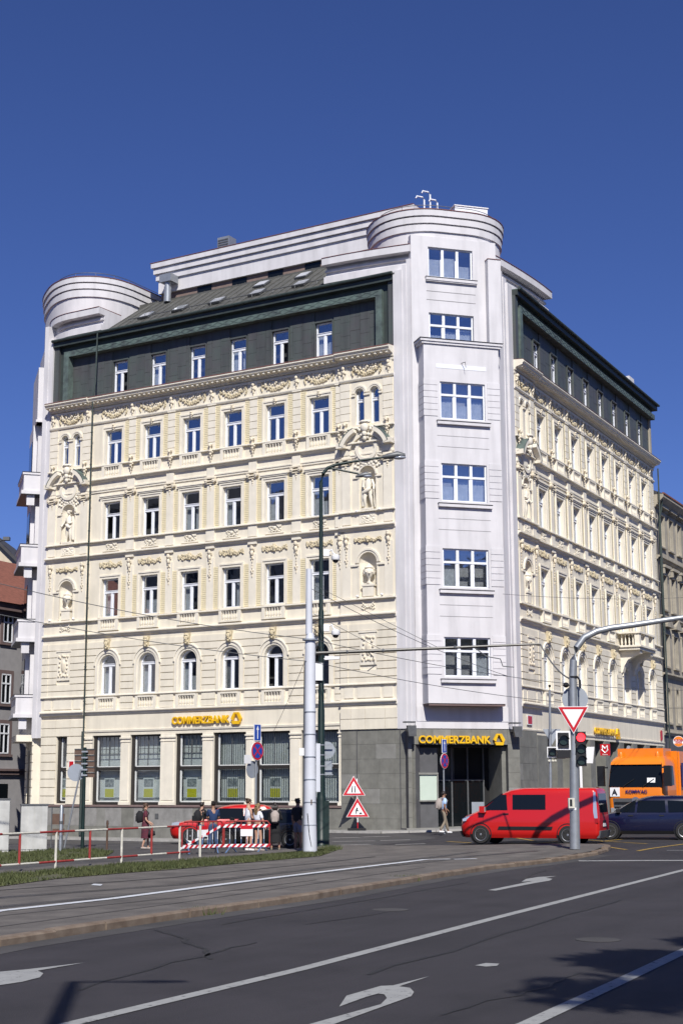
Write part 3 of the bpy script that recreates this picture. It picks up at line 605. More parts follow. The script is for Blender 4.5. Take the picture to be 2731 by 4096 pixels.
        f.inst('cartouche', ME['cartouche'], c, .25, 21.1, sc=(1.0, 1, 1)); f.inst('scrollwork', ME['scrollwork'], c, .12, 19.62, sc=(1.2, 1, 1))
        mb = MB()
        for a0, a1 in ((22, 66), (114, 158)): ring(f, mb, c, 20.1, 1.38, 1.62, .1, .62, a0, a1, 8)
        f.bx(mb, a + .02, c - 1.22, .1, .6, 20.58, 20.84); f.bx(mb, c + 1.22, b - .02, .1, .6, 20.58, 20.84)
        ring(f, mb, c, 20.1, 1.1, 1.38, .1, .3, 22, 158, 16); f.put('segmental_pediment', mb, 'trim')
        for a0, a1 in ((22, 66), (114, 158)): mb = MB(); ring(f, mb, c, 20.1, 1.625, 1.66, .1, .64, a0, a1, 8); f.put('pediment_flashing', mb, 'copper_light')
        f.inst('scroll_relief', ME['scroll'], c, .14, 16.62)
        mb = MB(); f.bx(mb, c - .52, c + .52, .12, .16, 16.34, 16.94); f.bx(mb, a + .15, a + .7, .12, .16, 16.34, 16.94); f.bx(mb, b - .7, b - .15, .12, .16, 16.34, 16.94); f.put('panel', mb, 'trim')
        # F5 twin windows
        for dx in (-.47, .47):
            window(f, 'slim', c + dx, -.12, 21.9)
            mb = MB(); ring(f, mb, c + dx, 23.67, .28, .36, .1, .17); ring(f, mb, c + dx, 23.67, .36, .45, .1, .2)
            for sx in (-1, 1): f.bx(mb, c + dx + sx * .28, c + dx + sx * (.47 if sx * dx < 0 else .5), .12, .2, 23.5, 23.6)
            f.put('window_surround', mb, 'trim')
        for k in range(6):
            for s0 in (a + .38, b - .38):
                mb = MB(); z0 = 21.74 + k * .43; f.bx(mb, s0 - .3, s0 + .3, .12, .18, z0, z0 + .395); f.put('pilaster_block', mb, 'trim')
        f.inst('bust', ME['bust'], a + .42, .2, 21.62); f.inst('bust', ME['bust'], b - .42, .2, 21.62)
        f.inst('garland', ME['frieze'], c, .15, 25.14, sc=(.95, 1, 1)); f.inst('ribbon_relief', ME['ribbon'], c, .14, 25.08)
        for s0 in (a + .3, b - .3):
            mb = MB(); f.bx(mb, s0 - .2, s0 + .2, .12, .18, 24.5, 25.3); f.put('pilaster_head', mb, 'trim'); f.inst('putto', ME['putti'], s0, .18, 25.0)
colsL = [0.65 + 2.95 * k for k in range(6)]; colsR = [0.67 + 3.175 * k for k in range(8)]
risL = [(-4.2, -.75), (17.05, 20.45)]; risR = [(-4.0, -.75)]
facade(FL, colsL, -.75, 17.05, risL, True)
facade(FR, colsR, -.75, 25.7, risR, True)
# ---- copper attic ------------------------------------------------------------------
def slope_panel(w, rise, run, m, name):
    mb = MB(); n = math.hypot(rise, run); t = .03
    mb.add([(-w / 2, 0, 0), (w / 2, 0, 0), (w / 2, -run, rise), (-w / 2, -run, rise), (-w / 2, 0, -t), (w / 2, 0, -t), (w / 2, -run, rise - t), (-w / 2, -run, rise - t)], [(0, 1, 2, 3), (7, 6, 5, 4), (0, 4, 5, 1), (1, 5, 6, 2), (2, 6, 7, 3), (3, 7, 4, 0)])
    mb.add([(w / 2 - .035, 0, 0), (w / 2, 0, 0), (w / 2, -run, rise), (w / 2 - .035, -run, rise), (w / 2 - .03, .0, .06), (w / 2 - .005, .0, .06), (w / 2 - .005, -run, rise + .06), (w / 2 - .03, -run, rise + .06)], [(4, 5, 6, 7), (0, 4, 7, 3), (1, 2, 6, 5), (0, 1, 5, 4)])
    return mb.mesh(name, M[m])
def cross_mesh():
    mb = MB()
    for sg in (-1, 1): mb.prism([(-.38, -sg * .13), (-.30, -sg * .13), (.38, sg * .13), (.30, sg * .13)], 0, .018)
    return mb.mesh('lattice_cross', M['copper_light'])
ME['cross'] = cross_mesh()
def attic(f, lo, hi, cols, av, pw, leftframe=True):
    # lo, hi: outer ends of the copper; av: plane of the wall
    i0, i1 = lo + 1.2, hi - (1.2 if leftframe else .4)
    ops = [(c - .02, .57, 26.36, 28.36, False) for c in cols]
    mb = MB(); wall(f, mb, lo, hi, 25.9, 30.3, av - .07, av - .4, ops); f.put('attic_wall', mb, 'copper')
    for c in cols:
        window(f, 'attic', c - .02, av - .19, 26.36)
        mb = MB()
        for sx in (-1, 1): f.bx(mb, c - .02 + sx * .57, c - .02 + sx * .63, av - .12, av + .05, 26.3, 28.42)
        f.bx(mb, c - .59, c + .55, av - .12, av + .07, 28.36, 28.45); f.put('window_surround', mb, 'copper')
    ncol = int((i1 - i0) / pw); w = (i1 - i0) / ncol; g = random.Random(3)
    for i in range(ncol):
        a, b = i0 + i * w, i0 + (i + 1) * w; zo = -.2 if i % 2 else 0.05
        zs = [26.08, 26.75 + zo, 27.5 + zo, 28.3 + zo, 29.1]
        for z0, z1 in zip(zs, zs[1:]):
            pieces = [(a, b)]
            for c in cols:
                l, r = c - .66, c + .62
                if z0 < 28.4:
                    nw = []
                    for p, q in pieces:
                        if q <= l or p >= r: nw.append((p, q))
                        else:
                            if l - p > .08: nw.append((p, l))
                            if q - r > .08: nw.append((r, q))
                    pieces = nw
            for p, q in pieces:
                d = g.uniform(0, .012); mb = MB(); f.bx(mb, p + .006, q - .006, av - .075, av - .02 + d, z0 + .006, z1 - .006); f.put('copper_panel', mb, 'copper')
    # stepped frame round the recessed attic
    def band(name, a, b, d, z0, z1, m, back=None): mb = MB(); f.bx(mb, a, b, av - .07 if back is None else back, av + d, z0, z1); return f.put(name, mb, m)
    e1 = hi if leftframe else hi - .1
    band('eave_band', i0 - .4, i1 + (.4 if leftframe else 0), .46, 29.1, 29.46, 'copper_light')
    band('eave_band', i0 - .8, i1 + (.8 if leftframe else 0), .24, 29.46, 29.84, 'copper_dark')
    band('eave_band', lo, e1, .60, 29.84, 30.16, 'copper_dark')
    band('eave_band', lo + .05, e1, .66, 30.16, 30.22, 'copper_light')
    for s0, sg in ((i0, -1),) + (((i1, 1),) if leftframe else ()):
        band('side_band', s0, s0 + sg * .4, .455, 26.06, 29.1, 'copper_light'); band('side_band', s0 + sg * .4, s0 + sg * .8, .235, 26.06, 29.46, 'copper_dark'); band('side_band', s0 + sg * .8, s0 + sg * 1.2, .45, 26.06, 29.84, 'copper')
    k = i0 + .2
    while k < i1 - .3: f.inst('lattice_cross', ME['cross'], k, av + .46, 29.28); k += .78
    mb = MB(); mb.tube([(f.sg * lo, av + .72, 30.22), (f.sg * e1, av + .72, 30.22)], .09, 8); f.put('gutter', mb, 'copper_pipe', sm=40)
attic(FL, -4.2, 20.45, colsL, -.45, .62); attic(FR, -4.0, 26.0, colsR, -.1, .86, False)
# tin roofs behind the gutters
ME['roofpanel'] = slope_panel(.62, 3.1, 4.4, 'tin', 'roof_panel')
for i in range(33): FL.inst('roof_panel', ME['roofpanel'], -4.0 + .62 * i, .2, 30.2)
ME['roofpanelr'] = slope_panel(.9, 3.1, 4.4, 'tin', 'roof_panel')
for i in range(30): FR.inst('roof_panel', ME['roofpanelr'], -1.0 + .9 * i, .55, 30.2)
def skylight(s, t):
    v, z = .2 - 4.4 * t, 30.2 + 3.1 * t; k = 3.1 / 4.4; mb = MB()
    Mx = F_L @ T(s, v, z + .05) @ Matrix.Rotation(-math.atan(k), 4, 'X')
    mb.box(-.42, .42, -.95, .0, 0, .10); o = put('skylight', mb, 'metal_dark', bank, Mx)
    mb = MB(); mb.box(-.36, .36, -.88, -.08, .10, .13); put('pane', mb, 'lamp', o, Mx)
for s in (1.4, 4.5, 7.4, 10.2, 12.8): skylight(s + 1.2, .22)
for s in (-.6, 2.5, 5.5): skylight(s + 1.0, .6)
mb = MB(); mb.tube([(-2, -.6, 31.0), (15, -.6, 31.0)], .025, 6)
for k in range(12): mb.tube([(-1.8 + 1.5 * k, -.6, 30.8), (-1.8 + 1.5 * k, -.6, 31.02)], .02, 5)
put('snow_guard', mb, 'metal_dark', bank, F_L)
# penthouse storey with moulded white parapet
mb = MB(); mb.box(-3.5, 15.3, -12, -4.25, 31, 33.95); put('penthouse_wall', mb, 'brown', bank, F_L)
for i, s in enumerate((3.2, 5.9, 8.6, 11.3)):
    mb = MB(); mb.box(s, s + 1.1, -4.25, -4.22, 33.25, 33.75); put('window', mb, 'carglass', bank, F_L)
mb = MB(); mb.box(-3.5, 15.4, -12, -4.05, 33.74, 35.0); put('penthouse_parapet', mb, 'white', bank, F_L)
for z0, z1, d in ((34.62, 35.0, .12), (35.04, 35.40, .24), (35.44, 35.76, .36)):
    mb = MB(); mb.box(-3.5, 15.42 + d, -12, -4.05 + d, z0, z1); put('parapet_band', mb, 'white', bank, F_L)
mb = MB(); mb.box(-3.5, 15.36, -12, -4.0, 34.98, 35.5); put('parapet_core', mb, 'white', bank, F_L)
mb = MB(); mb.box(-3.5, 15.85, -12, -3.66, 35.765, 35.80); put('parapet_flashing', mb, 'redline', bank, F_L)
# roof plant beside the penthouse
mb = MB(); mb.box(13.7, 14.6, -3.9, -3.1, 34.1, 34.6); put('vent_hood', mb, 'metal', bank, F_L)
mb = MB(); mb.lathe([(.24, 0), (.24, 1.0), (.2, 1.0), (.2, 1.3)], (14.15, -3.4, 32.8), 14); put('vent_pipe', mb, 'metal', bank, F_L, 40)
mb = MB(); mb.box(10.4, 11.3, -5.6, -4.8, 35.8, 37.0); o = put('vent_box', mb, 'metal', bank, F_L)
for k in range(6): mb = MB(); mb.box(10.45, 11.25, -4.8, -4.77, 35.95 + .16 * k, 36.03 + .16 * k); put('louvre', mb, 'metal_dark', o, F_L)
mb = MB(); mb.box(22.6, 23.8, -2.2, -.6, 30.6, 31.9); put('vent_box', mb, 'white', bank, Matrix(F_R) @ Matrix.Diagonal((-1, 1, 1, 1)))
mb = MB(); mb.box(2.4, 3.1, -1.6, -.8, 31.0, 31.9); put('chimney', mb, 'darkroof', bank, Matrix(F_R) @ Matrix.Diagonal((-1, 1, 1, 1)))
# ---- white eyebrow ledges at the corners ---------------------------------------------
def eyebrow(f, s_in, s_out, bulge, curl):
    def path():
        n = 18; P = []
        for i in range(n + 1):
            s = s_in + (s_out - s_in) * i / n; P.append((f.sg * s, bulge * (i / n) ** 1.7, 0, 1))
        if curl:
            r = 3.0; P += [(f.sg * (s_out + r * math.sin(R(a))), -r + r * math.cos(R(a)), f.sg * math.sin(R(a)), math.cos(R(a))) for a in range(5, 62, 5)]
        if (P[-1][0] < P[0][0]): P = P[::-1]
        return P
    P = path()
    for nm, z0, z1, d in (('ledge', 30.32, 30.70, .34), ('ledge', 30.70, 30.82, .16), ('ledge', 30.82, 31.02, .04), ('ledge', 31.02, 31.14, .20), ('ledge', 31.14, 31.34, .0), ('ledge', 31.34, 31.74, .58)):
        mb = MB(); mb.sweep([(-1.6, z0), (d, z0), (d, z1), (-1.6, z1)], P); f.put(nm, mb, 'white')
    mb = MB(); mb.sweep([(-1.6, 31.745), (.61, 31.745), (.61, 31.775), (-1.6, 31.80)], P); f.put('ledge_flashing', mb, 'redline')
eyebrow(FL, .15, -5.2, -.55, 0); eyebrow(FL, 16.4, 18.8, .0, 1); eyebrow(FR, 1.9, -5.9, -.8, 0)
# ---- white corner piers --------------------------------------------------------------
for f, e in ((FL, (-4.2, -4.74, -4.98, -5.22)), (FR, (-4.0, -4.7, -5.2, -6.0))):
    for (a, b), d, z1 in zip(zip(e, e[1:]), (.16, .10, .05), (30.32, 30.6, 30.9)):
        mb = MB(); f.bx(mb, a, b, -.6, d, 5.28, z1); f.put('corner_pier', mb, 'white')
mb = MB(); FR.bx(mb, -4.9, -4.72, .1, .24, 5.0, 30.3); FR.put('downpipe', mb, 'white')
mb = MB(); FL.bx(mb, 20.45, 20.8, -.6, .14, 5.28, 30.32); FL.bx(mb, 20.8, 21.1, -.6, .2, 5.28, 31.3); FL.put('corner_pier', mb, 'white')
# ---- chamfered corner: wall, oriel bay, drum tower -------------------------------------
HC = 2.5
mb = MB(); wall(FC, mb, -HC, HC, 5.28, 28.9, 0, -.4, [(.19, 1.31, 25.9, 27.9, False)]); wall(FC, mb, -HC, HC, 28.9, 32.3, 0, -.4, [(.19, 1.31, 29.98, 31.70, False)]); FC.put('wall', mb, 'white')
window(FC, 'tripletop', .19, -.16, 29.98); window(FC, 'triple', .19, -.16, 25.86)
mb = MB(); FC.bx(mb, -1.32, 1.68, 0, .16, 29.74, 29.90); FC.bx(mb, -1.30, 1.66, 0, .12, 29.68, 29.74); FC.put('sill', mb, 'white')
mb = MB(); FC.bx(mb, -1.34, 1.70, 0, .18, 29.90, 29.93); FC.put('sill_flashing', mb, 'shopframe')
for z in (28.62, 29.12): mb = MB(); FC.bx(mb, -1.25, 1.62, .0, .012, z, z + .03); FC.put('groove', mb, 'greywall')
BW, BV = 2.16, .9
zb = [6.54, 11.3, 15.9, 20.4, 25.95]; wz = [(7.92, 9.98), (12.60, 14.66), (17.2, 19.26), (21.70, 23.76)]
for k in range(4):
    mb = MB(); z0, z1 = zb[k], zb[k + 1]; a, b = wz[k]
    wall(FC, mb, -BW, BW, z0, z1, BV, BV - .3, [(-.04, 1.29, a, b, False)]); FC.bx(mb, BW - .3, BW, 0, BV - .3, z0, z1); FC.bx(mb, -BW, -BW + .3, 0, BV - .3, z0, z1); FC.put('bay_wall', mb, 'white')
    window(FC, 'triple', -.04, BV - .14, a)
    mb = MB(); FC.bx(mb, -1.56, 1.47, BV, BV + .16, a - .32, a - .16); FC.put('sill', mb, 'white'); mb = MB(); FC.bx(mb, -1.58, 1.49, BV, BV + .18, a - .158, a - .12); FC.put('sill_flashing', mb, 'shopframe')
    # banded blocks beside the windows, on the front and round the side
    for j in range(6):
        z = a + .12 + j * .345
        for x0, x1 in ((1.40, BW + .035), (-BW - .035, -1.46)):
            mb = MB(); FC.bx(mb, x0, x1, BV, BV + .03, z, z + .315)
            if x1 > 2: FC.bx(mb, BW, BW + .035, .1, BV, z, z + .315)
            else: FC.bx(mb, -BW - .035, -BW, .1, BV, z, z + .315)
            FC.put('banded_block', mb, 'white')
    for z in ((a - .95, a - 1.55) if k else ()):
        mb = MB(); FC.bx(mb, -1.5, 1.45, BV, BV + .01, z, z + .025); FC.put('groove', mb, 'greywall')
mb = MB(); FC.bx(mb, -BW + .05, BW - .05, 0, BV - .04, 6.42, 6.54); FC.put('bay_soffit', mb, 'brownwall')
mb = MB(); FC.bx(mb, -1.42, 1.45, BV, BV + .012, 24.5, 24.74); FC.put('bay_panel', mb, 'frame')
mb = MB(); mb.tube([(0.0, BV + .02, 24.85), (-.1, BV + .3, 24.85), (-.14, BV + .3, 24.55)], .02, 6); FC.put('flag_bracket', mb, 'black')
mb = MB(); FC.bx(mb, -BW - .22, BW + .22, 0, BV + .14, 25.95, 26.08); FC.bx(mb, -BW - .12, BW + .12, 0, BV + .08, 25.82, 25.95); FC.put('bay_cornice', mb, 'white')
mb = MB(); FC.bx(mb, -BW - .25, BW + .25, 0, BV + .17, 26.085, 26.12); FC.put('bay_flashing', mb, 'shopframe')
mb = MB(); FC.bx(mb, -HC - .1, HC + .1, 0, .08, 5.28, 5.62); FC.bx(mb, -HC - .1, HC, 0, .04, 5.66, 6.42); FC.put('wall_band', mb, 'white')
def rrect(w0, w1, v1, v0, r, n=10):                # plan of a tower: flat front at v1, rounded front corners
    P = [(w0, v0)]
    P += [(w0 + r - r * math.cos(R(90 * i / n)), v1 - r + r * math.sin(R(90 * i / n))) for i in range(n + 1)]
    P += [(w1 - r + r * math.sin(R(90 * i / n)), v1 - r + r * math.cos(R(90 * i / n))) for i in range(n + 1)]
    if v0 > -8:        # closed drum: rounded at the back as well
        q = P[1:-0 or None]; back = [(a, v0 + v1 - b) for a, b in reversed(q)]; return q + back
    return P + [(w1, v0)]
def tower(f, w0, w1, v1, v0, r, zl, zt, bands):
    mb = MB(); mb.slab([(f.sg * a, b) for a, b in rrect(w0, w1, v1, v0, r)], zl, zt); f.put('tower_drum', mb, 'white', sm=35)
    for z0, z1, d in bands:
        mb = MB(); mb.slab([(f.sg * a, b) for a, b in rrect(w0 - d, w1 + d, v1 + d, v0, r + d)], z0, z1); f.put('tower_band', mb, 'white', sm=35)
    d = bands[0][2] + .03; mb = MB(); mb.slab([(f.sg * a, b) for a, b in rrect(w0 - d, w1 + d, v1 + d, v0, r + d)], zt + .005, zt + .05); f.put('tower_flashing', mb, 'redline')
    P = rrect(w0 + .25, w1 - .25, v1 - .25, v0, r - .25); mb = MB(); mb.tube([(f.sg * a, b, zt + .42) for a, b in P], .02, 5)
    for i in range(1, len(P) - 1, 5): mb.tube([(f.sg * P[i][0], P[i][1], zt), (f.sg * P[i][0], P[i][1], zt + .42)], .015, 5)
    f.put('roof_railing', mb, 'metal_dark', sm=40)
tower(FC, -3.75, 3.65, -.03, -6.4, 2.85, 31.74, 33.85, ((33.50, 33.85, .22), (33.08, 33.42, .16), (32.62, 33.0, .10)))
def corner_tower(f, plan, zl, zt, bands):       # free-form rounded plan, offset outwards for the bands
    def off(d):
        out = []
        for i, p in enumerate(plan):
            a, b = plan[max(i - 1, 0)], plan[min(i + 1, len(plan) - 1)]; t = Vector((b[0] - a[0], b[1] - a[1])).normalized(); out.append((f.sg * (p[0] - t.y * d), p[1] + t.x * d))
        return out
    mb = MB(); mb.slab(off(0), zl, zt); f.put('tower_drum', mb, 'white', sm=35)
    for z0, z1, d in bands: mb = MB(); mb.slab(off(d), z0, z1); f.put('tower_band', mb, 'white', sm=35)
    mb = MB(); mb.slab(off(bands[0][2] + .03), zt + .005, zt + .05); f.put('tower_flashing', mb, 'redline')
    P = off(-.25); mb = MB(); mb.tube([(a, b, zt + .42) for a, b in P], .02, 5)
    for i in range(1, len(P) - 1, 4): mb.tube([(*P[i], zt), (*P[i], zt + .42)], .015, 5)
    f.put('roof_railing', mb, 'metal_dark', sm=40)
def spline(P, n=4):
    out = []
    for i in range(len(P) - 1):
        p0, p1, p2, p3 = (Vector(P[max(i - 1, 0)]), Vector(P[i]), Vector(P[i + 1]), Vector(P[min(i + 2, len(P) - 1)]))
        for k in range(n): t = k / n; out.append(tuple(.5 * (2 * p1 + (p2 - p0) * t + (2 * p0 - 5 * p1 + 4 * p2 - p3) * t * t + (3 * p1 - p0 - 3 * p2 + p3) * t ** 3)))
    return out + [tuple(P[-1])]
corner_tower(FL, [(16.9, -13)] + spline([(16.9, -3.2), (17.15, -1.9), (17.9, -.8), (19.2, -.15), (20.8, -.45), (22.4, -1.45), (23.8, -2.7), (24.6, -4.0), (24.8, -5.4)]) + [(24.8, -13)], 30.5, 34.32, ((33.98, 34.32, .22), (33.56, 33.90, .16), (33.04, 33.48, .10)))
mb = MB(); FC.bx(mb, -2.62, -1.86, 0, .42, 26.12, 31.15); FC.put('corner_pier', mb, 'white'); mb = MB(); FC.bx(mb, -2.64, -1.84, 0, .45, 31.155, 31.19); FC.put('pier_flashing', mb, 'redline')
# plant on the drum
mb = MB()
for x, y, h in ((.75, -2.6, 1.75), (.35, -2.7, 2.15), (-.05, -2.6, 1.65)): mb.tube([(x, y, 33.8), (x, y, 33.8 + h), (x + .1, y, 33.95 + h), (x + .45, y, 33.98 + h), (x + .5, y, 33.85 + h)], .05, 7)
FC.put('antenna_frame', mb, 'frame', sm=40)
mb = MB(); FC.bx(mb, -2.9, -.9, -3.4, -2.0, 33.85, 35.15); o = FC.put('air_handling_unit', mb, 'frame')
mb = MB(); FC.bx(mb, -2.95, -.85, -3.45, -1.95, 35.15, 35.21); FC.put('lid', mb, 'signwhite', o)
for x in (-2.6, -1.9, -1.3): mb = MB(); FC.bx(mb, x, x + .18, -2.0, -1.97, 34.6, 34.78); FC.put('port', mb, 'black', o)
# ---- interior core and flat roofs so that no light leaks through -------------------------
def lw(f, s, v): p = f.M @ Vector((f.sg * s, v, 0)); return (p.x, p.y)
core = [lw(FL, 19.5, -1.3), lw(FL, -4.6, -1.3), lw(FR, -5.2, -1.3), lw(FR, 25.4, -1.3), lw(FR, 25.4, -13), lw(FL, 4, -13), lw(FL, 19.5, -9)]
Bi = Matrix.Identity(4)
mb = MB(); mb.slab(core, 4.6, 30.5); put('inner_core', mb, 'dim', bank, Bi)
mb = MB(); mb.slab([lw(FL, 19.5, -1.3), lw(FL, -3.9, -1.3), lw(FR, -3.9, -1.3), lw(FR, 25.4, -1.3), lw(FR, 25.4, -13), lw(FL, 4, -13), lw(FL, 19.5, -9)], -.7, 4.6); put('inner_core', mb, 'dim', bank, Bi)
for z in (6.6, 11.3, 16.1, 20.75, 25.95, 30.25):
    mb = MB()
    FL.bx(mb, -4.4, 20.4, -1.35, -.39, z - .1, z + .1); FL.put('floor_slab', mb, 'dim')
    mb = MB(); FR.bx(mb, -4.4, 25.6, -1.35, -.39, z - .1, z + .1); FR.put('floor_slab', mb, 'dim')
flat = [lw(FL, 17, -3.9), lw(FL, -4.5, -3.9), lw(FR, -5, -3.9), lw(FR, 25.8, -3.9), lw(FR, 25.8, -14), lw(FL, 17, -14)]
mb = MB(); mb.slab(flat, 32.2, 33.2); put('flat_roof', mb, 'tin', bank, Bi)
mb = MB(); mb.slab([lw(FR, 25.7, 0), lw(FR, 25.7, -14), lw(FR, 25.3, -14), lw(FR, 25.3, 0)], 0, 30.2); put('gable_wall', mb, 'beigewall', bank, Bi)
# ---- ground floor on the avenue side (cream pilasters, shop windows) ----------------------
pil = [(1.82, 2.54), (4.88, 5.44), (7.68, 8.41), (10.33, 11.37), (13.60, 14.30), (16.45, 17.05)]
mb = MB(); FL.bx(mb, -.75, 17.05, -.4, 0, 5.34, 6.55); FL.put('wall', mb, 'cream'); course(FL, 'fascia', -.75, 17.05, [(-.02, 5.55), (.05, 5.55), (.07, 5.66), (-.02, 5.68)])
for a, b in pil + [(-.75, -.55)]:
    mb = MB(); FL.bx(mb, a, b, -.4, .02, 1.33, 5.34); FL.bx(mb, a - .04, b + .04, -.02, .09, 5.12, 5.2); FL.bx(mb, a - .02, b + .02, -.02, .06, 4.92, 4.98); FL.bx(mb, a - .04, b + .04, -.02, .09, 1.33, 1.5); FL.bx(mb, a + .1, b - .1, .02, .05, 1.6, 4.85); FL.put('pilaster', mb, 'trim')
def shopwin(a, b, z0, z1, grille, poster):
    o = None; mb = MB(); w = .09
    FL.bx(mb, a, b, -.38, -.2, z0, z0 + .14); FL.bx(mb, a, b, -.38, -.2, z1 - .1, z1); FL.bx(mb, a, a + w, -.38, -.2, z0, z1); FL.bx(mb, b - .22, b, -.38, -.14, z0, z1); FL.bx(mb, a, b, -.37, -.18, 3.30, 3.50)
    o = FL.put('shop_window', mb, 'shopframe'); m_ = (a + b) / 2
    mb = MB(); FL.bx(mb, m_ - .015, m_ + .015, -.29, -.25, 3.5, z1 - .1)
    FL.bx(mb, a + w, b - .22, -.285, -.255, 4.25, 4.28) if not grille else None
    FL.bx(mb, a + w, b - .22, -.285, -.255, 4.52, 4.55) if not grille else None
    if not grille:
        for k in range(1, 6): x = a + w + (b - a - w - .22) * k / 6; FL.bx(mb, x - .012, x + .012, -.285, -.255, 4.25, z1 - .1)
    FL.put('glazing_bars', mb, 'metal_dark', o)
    for q0, q1 in ((z0 + .14, 3.30), (3.5, z1 - .1)): mb = MB(); FL.bx(mb, a + w, b - .22, -.275, -.265, q0, q1); FL.put('pane', mb, 'shopglass', o)
    mb = MB(); FL.bx(mb, b - .30, b - .22, -.27, -.22, z0 + .14, z1 - .1); FL.bx(mb, a + w, b - .22, -.27, -.22, z0 + .14, z0 + .2); FL.bx(mb, a + w, b - .22, -.27, -.22, 3.5, 3.55); FL.put('inner_frame', mb, 'blind', o)
    mb = MB(); FL.bx(mb, a + w, b - .22, -.56, -.54, z0, z1); FL.put('blind', mb, 'blind', o)
    mb = MB(); FL.bx(mb, a + w, b - .22, -.5, -.47, 1.72, 1.75); FL.bx(mb, a + w, b - .22, -.5, -.47, 2.86, 2.9); FL.put('poster_rail', mb, 'metal', o)
    if grille:
        k = 0; x = a + .2
        while x < b - .3:
            mb = MB(); mb.tube([(x, -.4, 1.5), (x, -.4, z1 - .1)], .016, 5); FL.put('grille_bar', mb, 'metal_dark', o); x += .15
    if poster is not None:
        x0 = poster; p = MB(); FL.bx(p, x0, x0 + .78, -.46, -.44, 1.72, 2.86); p = FL.put('poster', p, 'paper', o)
        q = MB(); FL.bx(q, x0 + .06, x0 + .72, -.44, -.435, 1.76, 2.24); FL.put('yellow_print', q, 'lime', o); q = MB(); FL.bx(q, x0 + .06, x0 + .72, -.44, -.435, 2.35, 2.80); FL.put('picture_print', q, 'photo_dark', o)
for i, (a, b) in enumerate([(-.55, 1.82)] + [(p[1], q[0]) for p, q in zip(pil, pil[1:])]): shopwin(a, b, 1.35, 5.34, i < 3, None if i == 0 else (a + b) / 2 - .32)
# plinth of slabs, strip above
course(FL, 'plinth_strip', -.75, 20.5, [(-.3, 1.19), (.02, 1.19), (.10, 1.21), (.10, 1.29), (.02, 1.33), (-.3, 1.33)], 'brownwall')
mb = MB(); FL.bx(mb, -.75, 20.5, -.4, 0, -.9, 1.19); FL.put('plinth', mb, 'plinth')
x = -.75; g = random.Random(8)
while x < 20.3:
    w = g.choice((.9, 1.25, 1.5, .6)); w = min(w, 20.45 - x)
    mb = MB(); FL.bx(mb, x + .006, x + w - .006, 0, .05, .12, 1.18); FL.put('plinth_slab', mb, g.choice(('plinth', 'stone_light', 'stone', 'plinth')))
    mb = MB(); FL.bx(mb, x + .006, x + w - .006, 0, .08, -.85, .11); FL.put('plinth_slab', mb, 'stone'); x += w
mb = MB(); FL.bx(mb, 11.4, 11.65, .05, .07, .55, .85); FL.put('plinth_hatch', mb, 'metal_dark')
# left risalit ground floor: rusticated courses with a narrow window
mb = MB(); wall(FL, mb, 17.05, 20.45, 1.33, 6.55, .0, -.4, [(18.81, .42, 1.4, 5.33, False)]); FL.put('wall', mb, 'cream')
for k in range(8):
    z0 = 1.36 + k * .5
    for a, b in ((17.05, 18.37), (19.25, 20.45)) if z0 < 5.0 else ((17.05, 20.45),):
        mb = MB(); FL.bx(mb, a, b, 0, .06, z0, z0 + .45); FL.put('rusticated_block', mb, 'cream')
for z0 in (5.36, 5.86):
    for a, b in ((17.05, 18.15), (18.17, 19.3), (19.32, 20.45)): mb = MB(); FL.bx(mb, a, b, 0, .07, z0, z0 + .46); FL.put('rusticated_block', mb, 'cream')
shopwin(18.39, 19.23, 1.4, 5.33, False, 18.4)
for a, z0, w, h in ((17.75, 3.42, .42, .5),):
    mb = MB(); FL.bx(mb, a, a + w, .06, .09, z0, z0 + h); o = FL.put('house_number_plate', mb, 'signwhite'); mb = MB(); FL.bx(mb, a + .05, a + w - .05, .09, .095, z0 + .06, z0 + h - .06); FL.put('plate_field', mb, 'red', o)
# right risalit and corner: grey stone slabs
def slabs(f, a, b, v, z0, z1, rows, seed, m=('stone', 'stone', 'stone', 'stone', 'stone_light', 'stone', 'stone')):
    g = random.Random(seed); mb = MB(); f.bx(mb, a, b, v - .5, v - .03, z0, z1); f.put('stone_backing', mb, 'darkwall'); h = (z1 - z0) / rows; n = max(1, round(abs(b - a) / 1.15))
    for r in range(rows):
        xs = [a + (b - a) * (i + (g.uniform(-.12, .12) if 0 < i < n else 0)) / n for i in range(n + 1)]
        for x0, x1 in zip(xs, xs[1:]):
            mb = MB(); d = g.uniform(0, .006); f.bx(mb, min(x0, x1) + .005, max(x0, x1) - .005, v - .03, v + d, z0 + r * h + .005, z0 + (r + 1) * h - .005); f.put('stone_slab', mb, g.choice(m))
slabs(FL, -5.2, -.75, .1, -.1, 5.28, 7, 1); 
for x in (-1.75, -4.35): mb = MB(); FL.bx(mb, x, x + .03, .1, .14, -.1, 5.28); FL.put('stone_joint', mb, 'darkwall')
for z0 in (5.30, 5.86):
    for a, b in ((-4.2, -3.5), (-3.48, -2.3), (-2.28, -1.4), (-1.38, -.75)): mb = MB(); FL.bx(mb, a, b, -.3, .18, z0, z0 + .53); FL.put('rusticated_block', mb, 'cream')
mb = MB(); FL.bx(mb, -4.2, -.75, -.4, .12, 5.28, 6.6); FL.put('wall', mb, 'cream')
slabs(FC, 2.79, 3.0, .04, 0, 5.28, 7, 2); slabs(FC, -3.2, -2.53, .04, 0, 5.28, 7, 3); slabs(FC, -2.53, 2.79, .04, 4.46, 5.28, 1, 4)
for a, b in ((2.5, 2.79), (-2.53, -2.3)): mb = MB(); FC.bx(mb, a, b, -2.6, -.3, 0, 4.46); FC.put('entrance_jamb', mb, 'stone')
